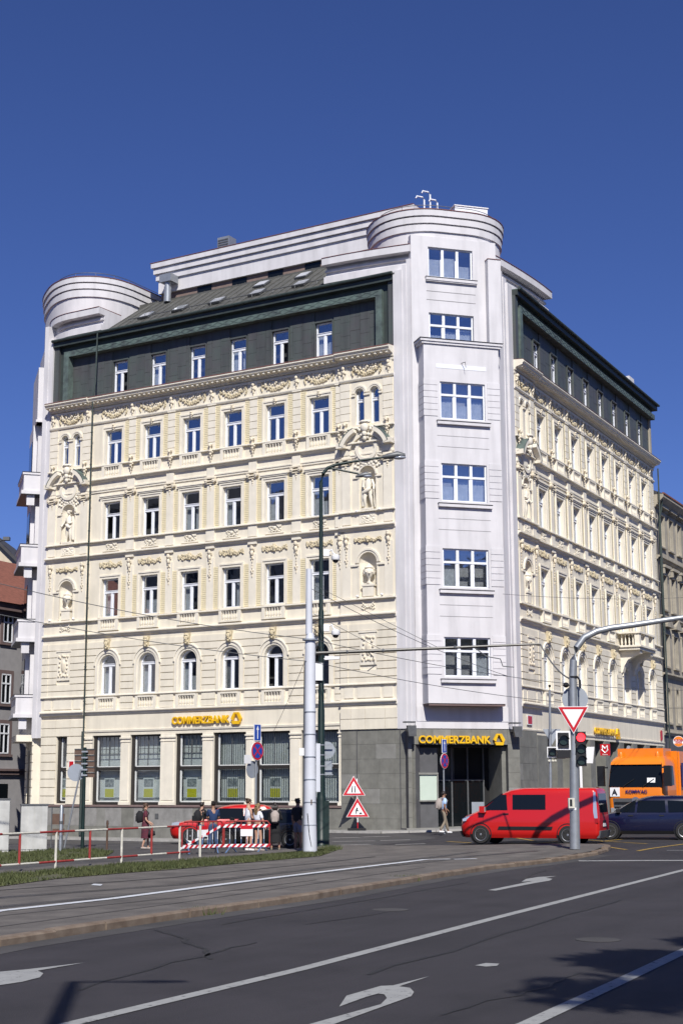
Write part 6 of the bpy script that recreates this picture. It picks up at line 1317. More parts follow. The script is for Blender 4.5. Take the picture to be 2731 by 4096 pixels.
# --- slender second signal post behind the van
D = 63.0; b = at(2205, 3330, D); p = Vector((b.x, b.y, terrain(b.x, b.y))); t = thing('signal_post', 'slender grey signal post with small white framed light behind the red van', 'traffic light', p); Mt = WM[t.name]
top = at(2197, 2760, D) - p; mb = MB(); mb.tube([(0, 0, 0), (-.0, 0, 1.9), (top.x, 0, top.z)], [.08, .07, .05], 10); put('post', mb, 'metal', t, Mt, 40); mb = MB(); mb.ball(top + Vector((0, 0, .17)), .06, 7, 5); mb.tube([top, top + Vector((0, 0, .15))], .015, 5); put('finial', mb, 'black', t, Mt)
c = at(2206, 2935, D) - p; mb = MB(); tri2(mb, c.x, c.z - .03, .38, .05, .07); put('sign_back', mb, 'signgrey', t, Mt); signal(t, Mt, at(2205, 3009, D) - p, .33, .36, ('lensdark',), plate=.045); mb = MB(); c = at(2205, 3044, D) - p
for dx in (-.12, .03, .14): mb.ball((c.x + dx, -.08, c.z), .06, 7, 5)
put('lamp_cluster', mb, 'railwhite', t, Mt); mb = MB(); c = at(2240, 3020, D) - p; mb.box(c.x - .25, c.x + .2, -.05, .25, c.z - .15, c.z + .18); put('side_signal', mb, 'black', t, Mt)
# --- white stop board
D = 72.0; b = at(2330, 3330, D); p = Vector((b.x, b.y, terrain(b.x, b.y) + .1)); t = thing('stop_board', 'white tilted stop board on a white post behind the red van', 'sign', p); Mt = WM[t.name]; c = at(2342, 3018, D) - p
mb = MB(); mb.box(-.07, .05, -.04, .04, 0, c.z - .2); put('post', mb, 'signwhite', t, Mt); mb = MB(); mb.prism([(c.x - .4, c.z - .4), (c.x + .3, c.z - .42), (c.x + .40, c.z + .36), (c.x - .36, c.z + .36)], -.1, .1); put('board', mb, 'signwhite', t, Mt)
# --- street lamp behind the camera whose shadow falls on the road, bottom left
sp = gp(296, 3928); hL = 13.5; b0 = sp + Vector((sun_dir.x, sun_dir.y, 0)) / sun_dir.z * hL; b0.z = 0
t = thing('street_lamp', 'grey street lamp beside the camera, seen only by its shadow', 'street lamp', b0); Mt = WM[t.name]; tip = gp(748, 3926) - gp(296, 3928)
mb = MB(); mb.tube([(0, 0, 0), (0, 0, hL - .6), (0, 0, hL)], [.11, .10, .08], 10); put('post', mb, 'metal', t, Mt, 40); mb = MB(); mb.tube([(0, 0, hL), tip * .6 + Vector((0, 0, hL))], .045, 8); put('lamp_arm', mb, 'metal', t, Mt, 40); mb = MB(); mb.tube([tip * .5 + Vector((0, 0, hL)), tip * .75 + Vector((0, 0, hL)), tip + Vector((0, 0, hL))], [.05, .1, .06], 8); put('lantern', mb, 'metal_dark', t, Mt, 50)
# --- overhead wires
def wire(name, a, b, sag, label, r=.012, mid=None):
    a, b = Vector(a), Vector(b); pts = [a.lerp(b, i / 24) + Vector((0, 0, -sag * 4 * (i / 24) * (1 - i / 24))) for i in range(25)]
    mb = MB(); mb.tube([q - a for q in pts], r * .75, 5); o = put(name, mb, 'metal_dark', None, T(*a)); return tag(o, label, 'wire')
mastD = gp(1240, 3412, KH).y
wire('overhead_wire', at(-250, 2270, 46), at(1250, 2558, mastD), .25, 'upper slanting span wire from the picture edge to the pale mast', .017)
wire('overhead_wire', at(-250, 2405, 47), at(1280, 2650, mastD), .2, 'lower slanting span wire from the picture edge to the pale mast', .017)
wire('overhead_wire', at(1236, 2350, mastD), at(2030, 2705, 60), .2, 'wire descending from the mast top across the white corner', .015)
wire('overhead_wire', at(1260, 2560, mastD), at(2850, 2760, 70), .5, 'trolley wire level with the lowest bay windows', .015)
wire('overhead_wire', at(1260, 2650, mastD), at(2850, 2830, 72), .5, 'trolley wire just under the bay windows', .015)
wire('overhead_wire', at(2010, 2376, 60), at(2850, 2382, 80), .2, 'level wire before the side street facade', .012)
wire('overhead_wire', at(2160, 2578, mastD), at(2296, 2720, gp(2298, 3396, KH).y), .25, 'heavy feeder cable between bracket arm and traffic mast', .035)
wire('overhead_wire', at(1262, 2540, mastD), at(1090, 2935, 70), .1, 'stay wire from the mast down to the cream facade', .012)
# ================================================================== vehicles (x forward, y left, z up)
def interp(L, z):
    for a, b in zip(L, L[1:]):
        if a[0] <= z <= b[0]:
            t = (z - a[0]) / max(b[0] - a[0], 1e-6); return [a[i] + (b[i] - a[i]) * t for i in range(len(a))]
    return list(L[-1] if z > L[-1][0] else L[0])
def loft(levels, rf=.35, rr=.22, n=6):
    mb = MB(); rings = []
    for z, x0, x1, w in levels:
        P = []; a, b = min(rf, w * .8), min(rr, w * .8); a = min(a, (x1 - x0) / 3); b = min(b, (x1 - x0) / 3)
        for i in range(n + 1): t = R(90 * i / n); P.append((x1 - a * 1.3 + a * 1.3 * math.cos(R(90) - t), w - a + a * math.sin(R(90) - t)))
        for i in range(n + 1): t = R(90 * i / n); P.append((x1 - a * 1.3 + a * 1.3 * math.cos(t), -(w - a) - a * math.sin(t)))
        for i in range(n + 1): t = R(90 * i / n); P.append((x0 + b - b * math.sin(t), -(w - b) - b * math.cos(t)))
        for i in range(n + 1): t = R(90 * i / n); P.append((x0 + b - b * math.cos(t), (w - b) + b * math.sin(t)))
        rings.append([(x, y, z) for x, y in P])
    m = len(rings[0]); vs = sum(rings, []); fs = [(k * m + i, k * m + (i + 1) % m, (k + 1) * m + (i + 1) % m, (k + 1) * m + i) for k in range(len(rings) - 1) for i in range(m)]
    return mb.add(vs, fs + [tuple(range(m)), tuple(range((len(rings) - 1) * m, len(rings) * m))[::-1]])
def refine(L, k=3):
    out = []
    for a, b in zip(L, L[1:]):
        for i in range(k): t = i / k; out.append(tuple(a[j] + (b[j] - a[j]) * t for j in range(4)))
    return out + [L[-1]]
def side_patch(L, poly, sgn, off):                  # polygon in (x, z) laid on the body side
    return MB().add([(x, sgn * (interp(L, z)[3] + off), z) for x, z in poly] + [(x, sgn * (interp(L, z)[3] - .03), z) for x, z in poly], [tuple(range(len(poly)))] + [(i, (i + 1) % len(poly), (i + 1) % len(poly) + len(poly), i + len(poly)) for i in range(len(poly))])
def end_patch(L, quad, front, off):                 # polygon in (y, z) laid on the front or rear
    s_ = 1 if front else -1
    return MB().add([((interp(L, z)[2] if front else interp(L, z)[1]) + s_ * off, y, z) for y, z in quad] + [((interp(L, z)[2] if front else interp(L, z)[1]) - s_ * .04, y, z) for y, z in quad], [tuple(range(len(quad)))] + [(i, (i + 1) % len(quad), (i + 1) % len(quad) + len(quad), i + len(quad)) for i in range(len(quad))])
def wheel(par, Mt, x, y, r, w, spokes=5):
    s_ = 1 if y > 0 else -1; Mw = Mt @ T(x, y, r)
    mb = MB(); mb.lathe([(r * .62, -w / 2), (r * .93, -w / 2), (r, -w / 2 + .03), (r, w / 2 - .03), (r * .93, w / 2), (r * .62, w / 2)], (0, 0, 0), 24, 'y'); o = put('wheel', mb, 'tyre', par, Mw, 40)
    mb = MB(); mb.lathe([(r * .66, -.01), (r * .66, .01), (r * .58, .0), (r * .2, -.02), (r * .1, .01)], (0, s_ * (w / 2 - .005), 0), 24, 'y')
    put('rim', mb, 'rim', o, Mw, 30)
    mb = MB()
    for k in range(spokes):
        a = 2 * math.pi * (k + .5) / spokes; mb.ball((r * .44 * math.cos(a), s_ * (w / 2 + .004), r * .44 * math.sin(a)), (r * .075, .006, r * .075), 8, 4)
    put('rim_openings', mb, 'black', o, Mw, 60)
def car(name, label, loc, rot, L, paint, wheels, r, side_wins, front_win, rear_win, extra=None, track=None, rf=.35, rr=.22, scale=1.0):
    Mt = T(*loc) @ RZ(rot) @ Matrix.Scale(scale, 4); t = thing(name, label, 'car' if 'van' not in name else 'van', Mw=Mt); LL = refine(L)
    put('body', loft(LL, rf, rr), paint, t, Mt, 32); hw = max(l[3] for l in L)
    for sgn in (1, -1):
        for poly in side_wins: put('side_window', side_patch(L, poly, sgn, .016), 'carglass', t, Mt)
        for x in wheels:
            mb = MB(); mb.lathe([(r * 1.2, -.02), (r * 1.2, .012), (r * 1.12, .014), (r * 1.12, -.02)], (x, sgn * hw, r * 1.02), 24, 'y'); put('wheel_arch', mb, 'black', t, Mt, 40); wheel(t, Mt, x, sgn * (hw - .085), r, .2)
    put('windscreen', end_patch(L, front_win, True, .015), 'carglass', t, Mt); put('rear_window', end_patch(L, rear_win, False, .012), 'carglass', t, Mt)
    if extra: extra(t, Mt, L)
    return t
# --- red van
VL = [(.22, -2.58, 2.52, .93), (.36, -2.66, 2.63, .985), (.62, -2.67, 2.67, .995), (.86, -2.67, 2.62, .995), (1.0, -2.665, 2.48, .985), (1.10, -2.66, 2.22, .98), (1.22, -2.65, 1.92, .975), (1.5, -2.63, 1.52, .950), (1.85, -2.60, 1.02, .918), (1.95, -2.58, .80, .89), (2.02, -2.52, .52, .83), (2.05, -2.4, .2, .68)]
def van_extra(t, Mt, L):
    for sgn in (1, -1):
        put('side_moulding', side_patch(L, [(-.9, .52), (1.15, .52), (1.1, .64), (-.95, .64)], sgn, .02), 'black', t, Mt)
        put('door_gap', side_patch(L, [(.66, .32), (.675, .32), (.675, 1.84), (.66, 1.84)], sgn, .004), 'blacksoft', t, Mt); put('door_gap', side_patch(L, [(1.70, .72), (1.712, .72), (1.712, 1.2), (1.70, 1.2)], sgn, .004), 'blacksoft', t, Mt); put('door_gap', side_patch(L, [(-.78, .34), (-.768, .34), (-.768, 1.88), (-.78, 1.88)], sgn, .004), 'blacksoft', t, Mt)
        put('door_handle', side_patch(L, [(.72, 1.08), (.92, 1.08), (.92, 1.12), (.72, 1.12)], sgn, .03), 'black', t, Mt)
        put('head_lamp', side_patch(L, [(2.12, .86), (2.5, .82), (2.52, .92), (2.3, 1.02), (2.08, 1.06)], sgn, -.06), 'lamp', t, Mt)
        put('tail_lamp', side_patch(L, [(-2.62, .95), (-2.5, .95), (-2.46, 1.2), (-2.48, 1.90), (-2.55, 1.90)], sgn, .01), 'lamp', t, Mt); put('tail_lamp', side_patch(L, [(-2.63, .78), (-2.52, .78), (-2.5, .95), (-2.62, .95)], sgn, .012), 'tail', t, Mt)
        mb = MB(); mb.box(1.60, 1.80, sgn * .98, sgn * 1.16, 1.14, 1.38); o = put('mirror', mb, 'carred', t, Mt); mb = MB(); mb.box(1.58, 1.60, sgn * 1.0, sgn * 1.14, 1.17, 1.35); put('mirror_glass', mb, 'lamp', o, Mt)
    mb = end_patch(L, [(-.7, .72), (.7, .72), (.7, .62), (-.7, .62)], True, .012); put('grille', mb, 'black', t, Mt); put('bumper', end_patch(L, [(-.85, .24), (.85, .24), (.85, .46), (-.85, .46)], True, .02), 'black', t, Mt)
    put('rear_bumper', end_patch(L, [(-.9, .24), (.9, .24), (.9, .5), (-.9, .5)], False, .06), 'metal_dark', t, Mt); put('number_plate', end_patch(L, [(-.26, .64), (.26, .64), (.26, .76), (-.26, .76)], False, .02), 'signwhite', t, Mt); put('plate_recess', end_patch(L, [(-.3, .6), (.3, .6), (.3, .86), (-.3, .86)], False, .006), 'black', t, Mt)
    # driver's arm and seat backs behind the glass read as paler shapes
    mb = MB(); mb.box(-.25, -.1, .5, .7, 1.25, 1.6); put('seat', mb, 'greycloth', t, Mt)
sw = [[(.76, 1.24), (1.72, 1.24), (1.36, 1.52), (1.02, 1.80), (.80, 1.80)], [(-.69, 1.26), (.56, 1.26), (.56, 1.80), (-.69, 1.80)]]
vp = gp(2150, 3378); vp = Vector((vp.x, vp.y + 1.0, 0)); vp.z = terrain(vp.x, vp.y) + .01
car('red_van', 'red passenger van crossing the junction behind the traffic mast', vp, math.pi - R(21), VL, 'carred', (1.80, -1.50), .345, sw, [(-.80, 1.26), (.80, 1.26), (.70, 1.84), (-.70, 1.84)], [(-.70, 1.16), (.70, 1.16), (.70, 1.84), (-.70, 1.84)], van_extra, rf=.4, rr=.16)
# --- navy people carrier
ML = [(.2, -2.08, 2.05, .80), (.35, -2.14, 2.14, .86), (.6, -2.16, 2.18, .875), (.8, -2.15, 2.08, .875), (.92, -2.14, 1.62, .87), (1.0, -2.13, 1.25, .86), (1.3, -2.02, .72, .80), (1.5, -1.9, .25, .73), (1.58, -1.78, -.05, .66), (1.61, -1.5, -.35, .5)]
msw = [[(.42, 1.0), (1.12, 1.0), (.72, 1.26), (.45, 1.42), (.36, 1.42)], [(-.72, 1.0), (.34, 1.0), (.28, 1.43), (-.70, 1.43)], [(-1.85, 1.02), (-.82, 1.0), (-.80, 1.43), (-1.62, 1.40)]]
def car_extra(tailm):
    def ex(t, Mt, L):
        for sgn in (1, -1):
            put('tail_lamp', side_patch(L, [(-2.12, .74), (-1.95, .72), (-1.92, .98), (-2.1, .98)], sgn, .008), tailm, t, Mt); put('head_lamp', side_patch(L, [(1.75, .68), (2.02, .66), (2.0, .8), (1.72, .82)], sgn, -.02), 'lamp', t, Mt)
            put('door_gap', side_patch(L, [(-.765, .3), (-.755, .3), (-.755, 1.0), (-.765, 1.0)], sgn, .004), 'blacksoft', t, Mt); put('door_gap', side_patch(L, [(.385, .3), (.395, .3), (.395, 1.0), (.385, 1.0)], sgn, .004), 'blacksoft', t, Mt)
            for x in (-.65, .48): put('door_handle', side_patch(L, [(x, .86), (x + .18, .86), (x + .18, .9), (x, .9)], sgn, .02), 'black', t, Mt)
            mb = MB(); mb.box(.95, 1.1, sgn * .86, sgn * 1.0, .98, 1.12); put('mirror', mb, 'black', t, Mt)
            put('sill', side_patch(L, [(-1.0, .22), (1.0, .22), (1.0, .32), (-1.0, .32)], sgn, .012), 'black', t, Mt)
        put('number_plate', end_patch(L, [(-.26, .68), (.26, .68), (.26, .79), (-.26, .79)], False, .012), 'signwhite', t, Mt); put('grille', end_patch(L, [(-.45, .46), (.45, .46), (.45, .62), (-.45, .62)], True, .012), 'black', t, Mt)
    return ex
b = at(2590, 3345, 60.5); loc = Vector((b.x, b.y, terrain(b.x, b.y) + .01))
car('navy_car', 'dark navy people carrier behind the red van', loc, math.pi - R(14), ML, 'carnavy', (1.35, -1.35), .315, msw, [(-.6, 1.04), (.6, 1.04), (.5, 1.46), (-.5, 1.46)], [(-.58, 1.05), (.58, 1.05), (.5, 1.45), (-.5, 1.45)], car_extra('tail'), scale=1.06)
# --- parked cars behind the barriers
HL = [(.2, -1.98, 1.98, .78), (.34, -2.04, 2.06, .85), (.56, -2.06, 2.1, .865), (.74, -2.06, 2.02, .865), (.86, -2.05, 1.5, .86), (.93, -2.04, 1.12, .85), (1.2, -1.9, .6, .77), (1.38, -1.72, .15, .70), (1.45, -1.5, -.15, .6), (1.47, -1.2, -.4, .45)]
hsw = [[(.40, .94), (1.0, .94), (.62, 1.18), (.4, 1.32), (.32, 1.32)], [(-.72, .94), (.30, .94), (.25, 1.33), (-.70, 1.33)], [(-1.6, .96), (-.82, .94), (-.80, 1.33), (-1.4, 1.3)]]
b = gp(925, 3378); loc = Vector((b.x - .35, b.y + 1.3, 0)); loc.z = terrain(loc.x, loc.y) + .01
car('red_car', 'red hatchback parked behind the crowd barriers', loc, math.pi + R(3), HL, 'carred', (1.3, -1.3), .31, hsw, [(-.6, .97), (.6, .97), (.52, 1.32), (-.52, 1.32)], [(-.58, .98), (.58, .98), (.5, 1.32), (-.5, 1.32)], car_extra('tail'), scale=1.08)
b = gp(1055, 3392); loc = Vector((b.x, b.y + .95, 0)); loc.z = terrain(loc.x, loc.y) + .01
car('black_car', 'black hatchback with a lit tail lamp beside the pale mast', loc, math.pi - R(16), HL, 'carblack', (1.3, -1.3), .31, hsw, [(-.6, .97), (.6, .97), (.52, 1.32), (-.52, 1.32)], [(-.58, .98), (.58, .98), (.5, 1.32), (-.5, 1.32)], car_extra('taillit'), scale=1.0)
# --- orange refuse truck
D = 68.0; b = at(2548, 3330, D); loc = Vector((b.x, b.y, terrain(b.x, b.y))); rot = math.atan2(-TR.y, -TR.x); Mt = T(*loc) @ RZ(rot) @ Matrix.Scale(1.07, 4); t = thing('refuse_truck', 'orange municipal refuse truck coming up the side street', 'truck', Mw=Mt)
CL = [(.5, -2.0, .0, 1.18), (.9, -2.0, .06, 1.22), (1.6, -2.0, .08, 1.24), (1.95, -2.0, .06, 1.24), (2.9, -2.0, -.22, 1.2), (3.05, -2.0, -.32, 1.16), (3.2, -1.95, -.6, 1.05)]
put('cab', loft(refine(CL, 2), .22, .1), 'orange', t, Mt, 32)
put('windscreen', end_patch(CL, [(-1.14, 1.92), (1.14, 1.92), (1.10, 2.90), (-1.10, 2.90)], True, .02), 'carglass', t, Mt)
put('grille', end_patch(CL, [(-.95, .75), (.95, .75), (.98, 1.45), (-.98, 1.45)], True, .02), 'metal_dark', t, Mt)
for k in range(3): put('grille_slat', end_patch(CL, [(-.92, .82 + .2 * k), (.92, .82 + .2 * k), (.92, .9 + .2 * k), (-.92, .9 + .2 * k)], True, .05), 'black', t, Mt)
put('bumper', end_patch(CL, [(-1.1, .5), (1.1, .5), (1.1, .72), (-1.1, .72)], True, .06), 'metal_dark', t, Mt)
put('white_plate', end_patch(CL, [(-1.1, 1.52), (-.68, 1.52), (-.68, 1.9), (-1.1, 1.9)], True, .03), 'signwhite', t, Mt)
Mf = Mt @ T(.1, 0, 0) @ RZ(R(90)); link('lettering', text_mesh('A', .34, .01, 'black', .004), t, Mt @ T(.135, -.89, 1.7) @ RZ(R(90))); link('lettering', text_mesh('KOMWAG', .20, .01, 'purple', .006), t, Mt @ T(.12, .05, 1.72) @ RZ(R(90)))
put('dash_paper', end_patch(CL, [(.5, 2.1), (.85, 2.1), (.85, 2.3), (.5, 2.3)], True, .028), 'signwhite', t, Mt)
for sgn in (1, -1):
    put('side_window', side_patch(CL, [(-1.6, 2.0), (-.35, 2.0), (-.55, 2.8), (-1.6, 2.8)], sgn, .01), 'carglass', t, Mt)
    mb = MB(); mb.box(.05, .3, sgn * 1.3, sgn * 1.58, 1.95, 2.8); mb.box(.1, .2, sgn * 1.15, sgn * 1.35, 2.7, 2.76); put('mirror', mb, 'black', t, Mt)
    put('head_lamp', end_patch(CL, [(sgn * .75, .8), (sgn * 1.08, .8), (sgn * 1.08, 1.05), (sgn * .75, 1.05)], True, .05), 'lamp', t, Mt)
    mb = MB(); mb.lathe([(.1, 3.15), (.1, 3.3), (.06, 3.4)], (-.7, sgn * .8, 0), 10); put('beacon', mb, 'orange', t, Mt, 40)
    for x in (-1.1, -4.6, -6.0): wheel(t, Mt, x, sgn * 1.05, .5, .32, 8)
mb = MB(); mb.box(-9.0, -2.2, -1.25, 1.25, 1.0, 3.45); put('refuse_body', mb, 'orange', t, Mt); mb = MB(); mb.box(-9, -2.05, -.5, .5, .55, 1.0); put('chassis', mb, 'black', t, Mt)
for k in range(6): mb = MB(); x = -2.4 - 1.2 * k; mb.box(x - .08, x, -1.31, 1.31, 1.0, 3.42); put('body_rib', mb, 'orange', t, Mt)
mb = MB(); mb.box(-7.5, -2.6, 1.312, 1.33, 1.9, 2.95); put('purple_panel', mb, 'purple', t, Mt); link('lettering', text_mesh('KOMWAG', .62, .01, 'orange', .02), t, Mt @ T(-4.6, 1.336, 2.5) @ RZ(R(180)))
mb = MB(); mb.box(-2.2, -.9, -1.0, 1.0, 3.1, 3.55); put('roof_fairing', mb, 'orange', t, Mt)
mb = MB(); mb.tube([(-2.1, -.9, 1.0), (-2.1, -.9, 3.5), (-2.3, -.9, 3.65)], .09, 8); put('exhaust', mb, 'metal', t, Mt, 40)
put('sun_visor', end_patch(CL, [(-1.1, 2.86), (1.1, 2.86), (1.08, 2.98), (-1.08, 2.98)], True, .1), 'orange', t, Mt)
for y in (-.5, .35): mb = MB(); mb.tube([(.12, y, 1.95), (.0, y + .45, 2.25)], .02, 5); put('wiper', mb, 'black', t, Mt)
mb = MB(); mb.lathe([(.16, .1), (.16, .13), (.12, .13)], (0, 0, 1.35), 18, 'x'); put('emblem_ring', mb, 'rim', t, Mt, 40)
# ================================================================== people
def skin_mesh(chains, mats, name, root=0, sub=1):
    """chains: list of [(pos, radius), ...]; the first vertex of a chain may name an existing joint by index tuple"""
    vs, rs, es, key = [], [], [], {}
    def vid(p, r):
        k = tuple(round(c, 4) for c in p)
        if k not in key: key[k] = len(vs); vs.append(p); rs.append(r)
        return key[k]
    for ch in chains:
        ids = [vid(p, r) for p, r in ch]
        for a, b in zip(ids, ids[1:]): es.append((a, b))
    me = bpy.data.meshes.new(name); me.from_pydata(vs, es, []); o = bpy.data.objects.new(name, me); COL.objects.link(o)
    o.modifiers.new('skin', 'SKIN'); s_ = o.modifiers.new('sub', 'SUBSURF'); s_.levels = s_.render_levels = sub
    if not me.skin_vertices: bpy.context.view_layer.objects.active = o
    lay = me.skin_vertices[0].data if me.skin_vertices else None
    if lay is None:
        o.modifiers.clear(); o.select_set(True); bpy.context.view_layer.objects.active = o; bpy.ops.object.modifier_add(type='SKIN'); s_ = o.modifiers.new('sub', 'SUBSURF'); s_.levels = s_.render_levels = sub; lay = me.skin_vertices[0].data
    for i, d in enumerate(lay):
        r = rs[i]; d.radius = r if isinstance(r, tuple) else (r, r); d.use_root = (i == root)
    dg = bpy.context.evaluated_depsgraph_get(); out = bpy.data.meshes.new_from_object(o.evaluated_get(dg)); bpy.data.objects.remove(o); out.name = name
    out.materials.clear()
    for m in mats: out.materials.append(M[m])
    for p in out.polygons: p.use_smooth = True
    return out
def join_mb(me, mb, mi):
    bm = bmesh.new(); bm.from_mesh(me); off = len(bm.verts); vs = [bm.verts.new(v) for v in mb.v]
    for f in mb.f:
        try: q = bm.faces.new([vs[i] for i in f]); q.material_index = mi; q.smooth = True
        except ValueError: pass
    bm.to_mesh(me); bm.free()
def V3(*a): return Vector(a)
def person(label, loc, heading, h, arms, legs, top, bottom, skin='skin', hair='hair_dark', hair_long=0.0, lean=0.0, sleeves='short', female=False, look=0.0):
    """local frame: x right, y forward, z up, 1.75 m figure scaled to h.  top/bottom: (material, kind)"""
    sc = h / 1.75; Mt = T(*loc) @ RZ(heading) @ Matrix.Scale(sc, 4); t = thing('person', label, 'person', Mw=Mt)
    sw = .165 if female else .185; L = lean
    pel, spi, che, nec = V3(0, 0, .96), V3(0, L * .3, 1.14), V3(0, L * .7, 1.34), V3(0, L, 1.48)
    hb, hm, ht = nec + V3(0, .01, .07), nec + V3(0, .025, .16), nec + V3(0, .015, .25)
    ch = [[(pel, (.145, .11)), (spi, (.13, .095)), (che, (.15, .105)), (nec, .058), (hb, .062), (hm, (.075, .09)), (ht, (.06, .07))]]
    A, Lg, fing = [], [], MB()
    for sgn, (el, wr) in zip((-1, 1), arms):
        sh = V3(sgn * sw, L * .85, 1.42); el = V3(sgn * sw + sgn * el[0], el[1] + L * .85, el[2]); wr = V3(sgn * sw + sgn * wr[0], wr[1] + L * .85, wr[2]); d = (wr - el).normalized(); hd = wr + d * .085
        A.append((sh, el, wr)); ch.append([(che, (.15, .105)), (sh, .058), (sh.lerp(el, .5), .047), (el, .04), (el.lerp(wr, .35), .04), (wr, .027), (hd, (.038, .022))])
        side = d.cross(V3(0, 0, 1)); side = side.normalized() if side.length > .1 else V3(0, 1, 0); nrm = d.cross(side)
        for k, ln in enumerate((.07, .08, .076, .06)):
            b0 = hd + side * (.028 - .018 * k); b1 = b0 + d * ln * .55 + nrm * .012; fing.tube([b0 - d * .02, b0 + d * .02, b1, b1 + (d * .5 + nrm * .6) * ln * .5], [.009, .009, .008, .006], 5)
        th = wr + d * .03 + side * .03; fing.tube([th, th + side * .025 + d * .03, th + side * .03 + d * .06], [.011, .010, .007], 5)
    for sgn, (kn, an) in zip((-1, 1), legs):
        hp = V3(sgn * .088, 0, .91); kn = V3(sgn * .095 + kn[0], kn[1], kn[2]); an = V3(sgn * .10 + an[0], an[1], an[2]); toe = an + V3(sgn * .02, .14, -.045)
        Lg.append((hp, kn, an, toe)); ch.append([(pel, (.145, .11)), (hp, .088), (hp.lerp(kn, .5), .075), (kn, .054), (kn.lerp(an, .35), .054), (an, .036), (an + V3(0, .05, -.045), .034), (toe, (.036, .022))])
    me = skin_mesh(ch, [skin, 'black'], 'body')
    f = MB(); fr = hm + V3(0, .09, 0); f.ball(fr + V3(0, .008, -.012), (.014, .02, .022), 6, 5)
    for sgn in (-1, 1): f.ball(hm + V3(sgn * .076, -.005, -.005), (.012, .022, .032), 6, 5)
    f.ball(fr + V3(0, -.008, -.055), (.024, .012, .008), 6, 4); join_mb(me, f, 0); join_mb(me, fing, 0)
    e = MB()
    for sgn in (-1, 1): e.ball(fr + V3(sgn * .03, -.012, .012), (.011, .008, .007), 6, 4)
    join_mb(me, e, 1); link('body', me, t, Mt)
    # hair
    mb = MB(); mb.ball(hm + V3(0, -.022, .04), (.088, .10, .098), 12, 8); g = random.Random(len(label))
    for k in range(18): a = g.uniform(0, 6.28); mb.ball(hm + V3(.07 * math.cos(a), -.03 + .08 * math.sin(a), .06 + g.uniform(-.05, .07)), (.03, .03, .025), 6, 4)
    if hair_long:
        for k in range(9): x = -.07 + .0175 * k; mb.tube([hm + V3(x, -.06, .05), hm + V3(x * 1.2, -.115, -.04), hm + V3(x * 1.1, -.12, -.06 - hair_long * .5), hm + V3(x * .8, -.11, -.08 - hair_long)], [.025, .028, .026, .01], 6)
    put('hair', mb, hair, t, Mt, 60)
    # clothes: a looser skin over the same joints
    ex = .018
    if top:
        m, kind = top; zlo = 0.90 if kind != 'crop' else 1.12
        c = [[(V3(0, 0, zlo), (.152 + ex, .115 + ex)), (V3(0, L * .3, 1.14), (.14 + ex, .10 + ex)), (V3(0, L * .7, 1.34), (.158 + ex, .11 + ex)), (V3(0, L * .93, 1.44), (.09, .08))]]
        for sh, el, wr in A:
            if kind == 'sleeveless': c.append([(V3(0, L * .7, 1.34), (.158 + ex, .11 + ex)), (sh + V3(-.02 * (1 if sh.x > 0 else -1), 0, .005), .062)])
            elif kind == 'long': c.append([(V3(0, L * .7, 1.34), (.158 + ex, .11 + ex)), (sh, .07), (el, .056), (wr - (wr - el).normalized() * .03, .042)])
            else: c.append([(V3(0, L * .7, 1.34), (.158 + ex, .11 + ex)), (sh, .072), (sh.lerp(el, .78), .066)])
        link('shirt', skin_mesh(c, [m], 'shirt'), t, Mt)
    if bottom:
        m, kind = bottom
        if kind in ('dress', 'skirt'):
            zb_ = .42 if kind == 'dress' else .28; mid = (Lg[0][1] + Lg[1][1]) / 2; n = 20; prof = [(1.10, .135, .105), (.98, .17, .135), (.80, .20, .165), (.6, .215, .185), (zb_, .235, .205)]; mb = MB(); vs = []
            for z, rx, ry in prof:
                k = max(0, (.95 - z) / .45)
                for i in range(n): a = 2 * math.pi * i / n; w = 1 + .06 * math.sin(a * 5) * min(1, k); vs.append((rx * math.cos(a) * w + mid.x * min(1, k), ry * math.sin(a) * w + mid.y * min(1, k) * .6, z))
            mb.add(vs, [(j * n + i, j * n + (i + 1) % n, (j + 1) * n + (i + 1) % n, (j + 1) * n + i) for j in range(len(prof) - 1) for i in range(n)] + [tuple(range(n))]); put('skirt', mb, m, t, Mt, 60)
        else:
            end = {'trousers': 1.0, 'shorts': .45, 'hot': .22}[kind]; c = [[(V3(0, 0, 1.04), (.135 + ex, .105 + ex)), (V3(0, 0, .95), (.15 + ex, .115 + ex))]]
            for hp, kn, an, toe in Lg:
                ch2 = [(V3(0, 0, .95), (.15 + ex, .115 + ex)), (hp, .10 + ex * .4)]
                if end >= 1: ch2 += [(hp.lerp(kn, .5), .092), (kn, .072), (an.lerp(kn, .5), .066), (an + V3(0, 0, .03), .056)]
                else: ch2 += [(hp.lerp(kn, end * .9), .095), (hp.lerp(kn, end * 1.8), .085)]
                c.append(ch2)
            link('trousers' if end >= 1 else 'shorts', skin_mesh(c, [m], 'trousers'), t, Mt)
    return t, Mt, Lg
def shoes(t, Mt, Lg, m):
    for hp, kn, an, toe in Lg: mb = MB(); mb.tube([an + V3(0, -.05, -.05), an + V3(0, .0, -.045), an + V3(0, .08, -.055), toe + V3(0, .04, -.01)], [.035, .045, .043, .03], 8); put('shoe', mb, m, t, Mt, 60)
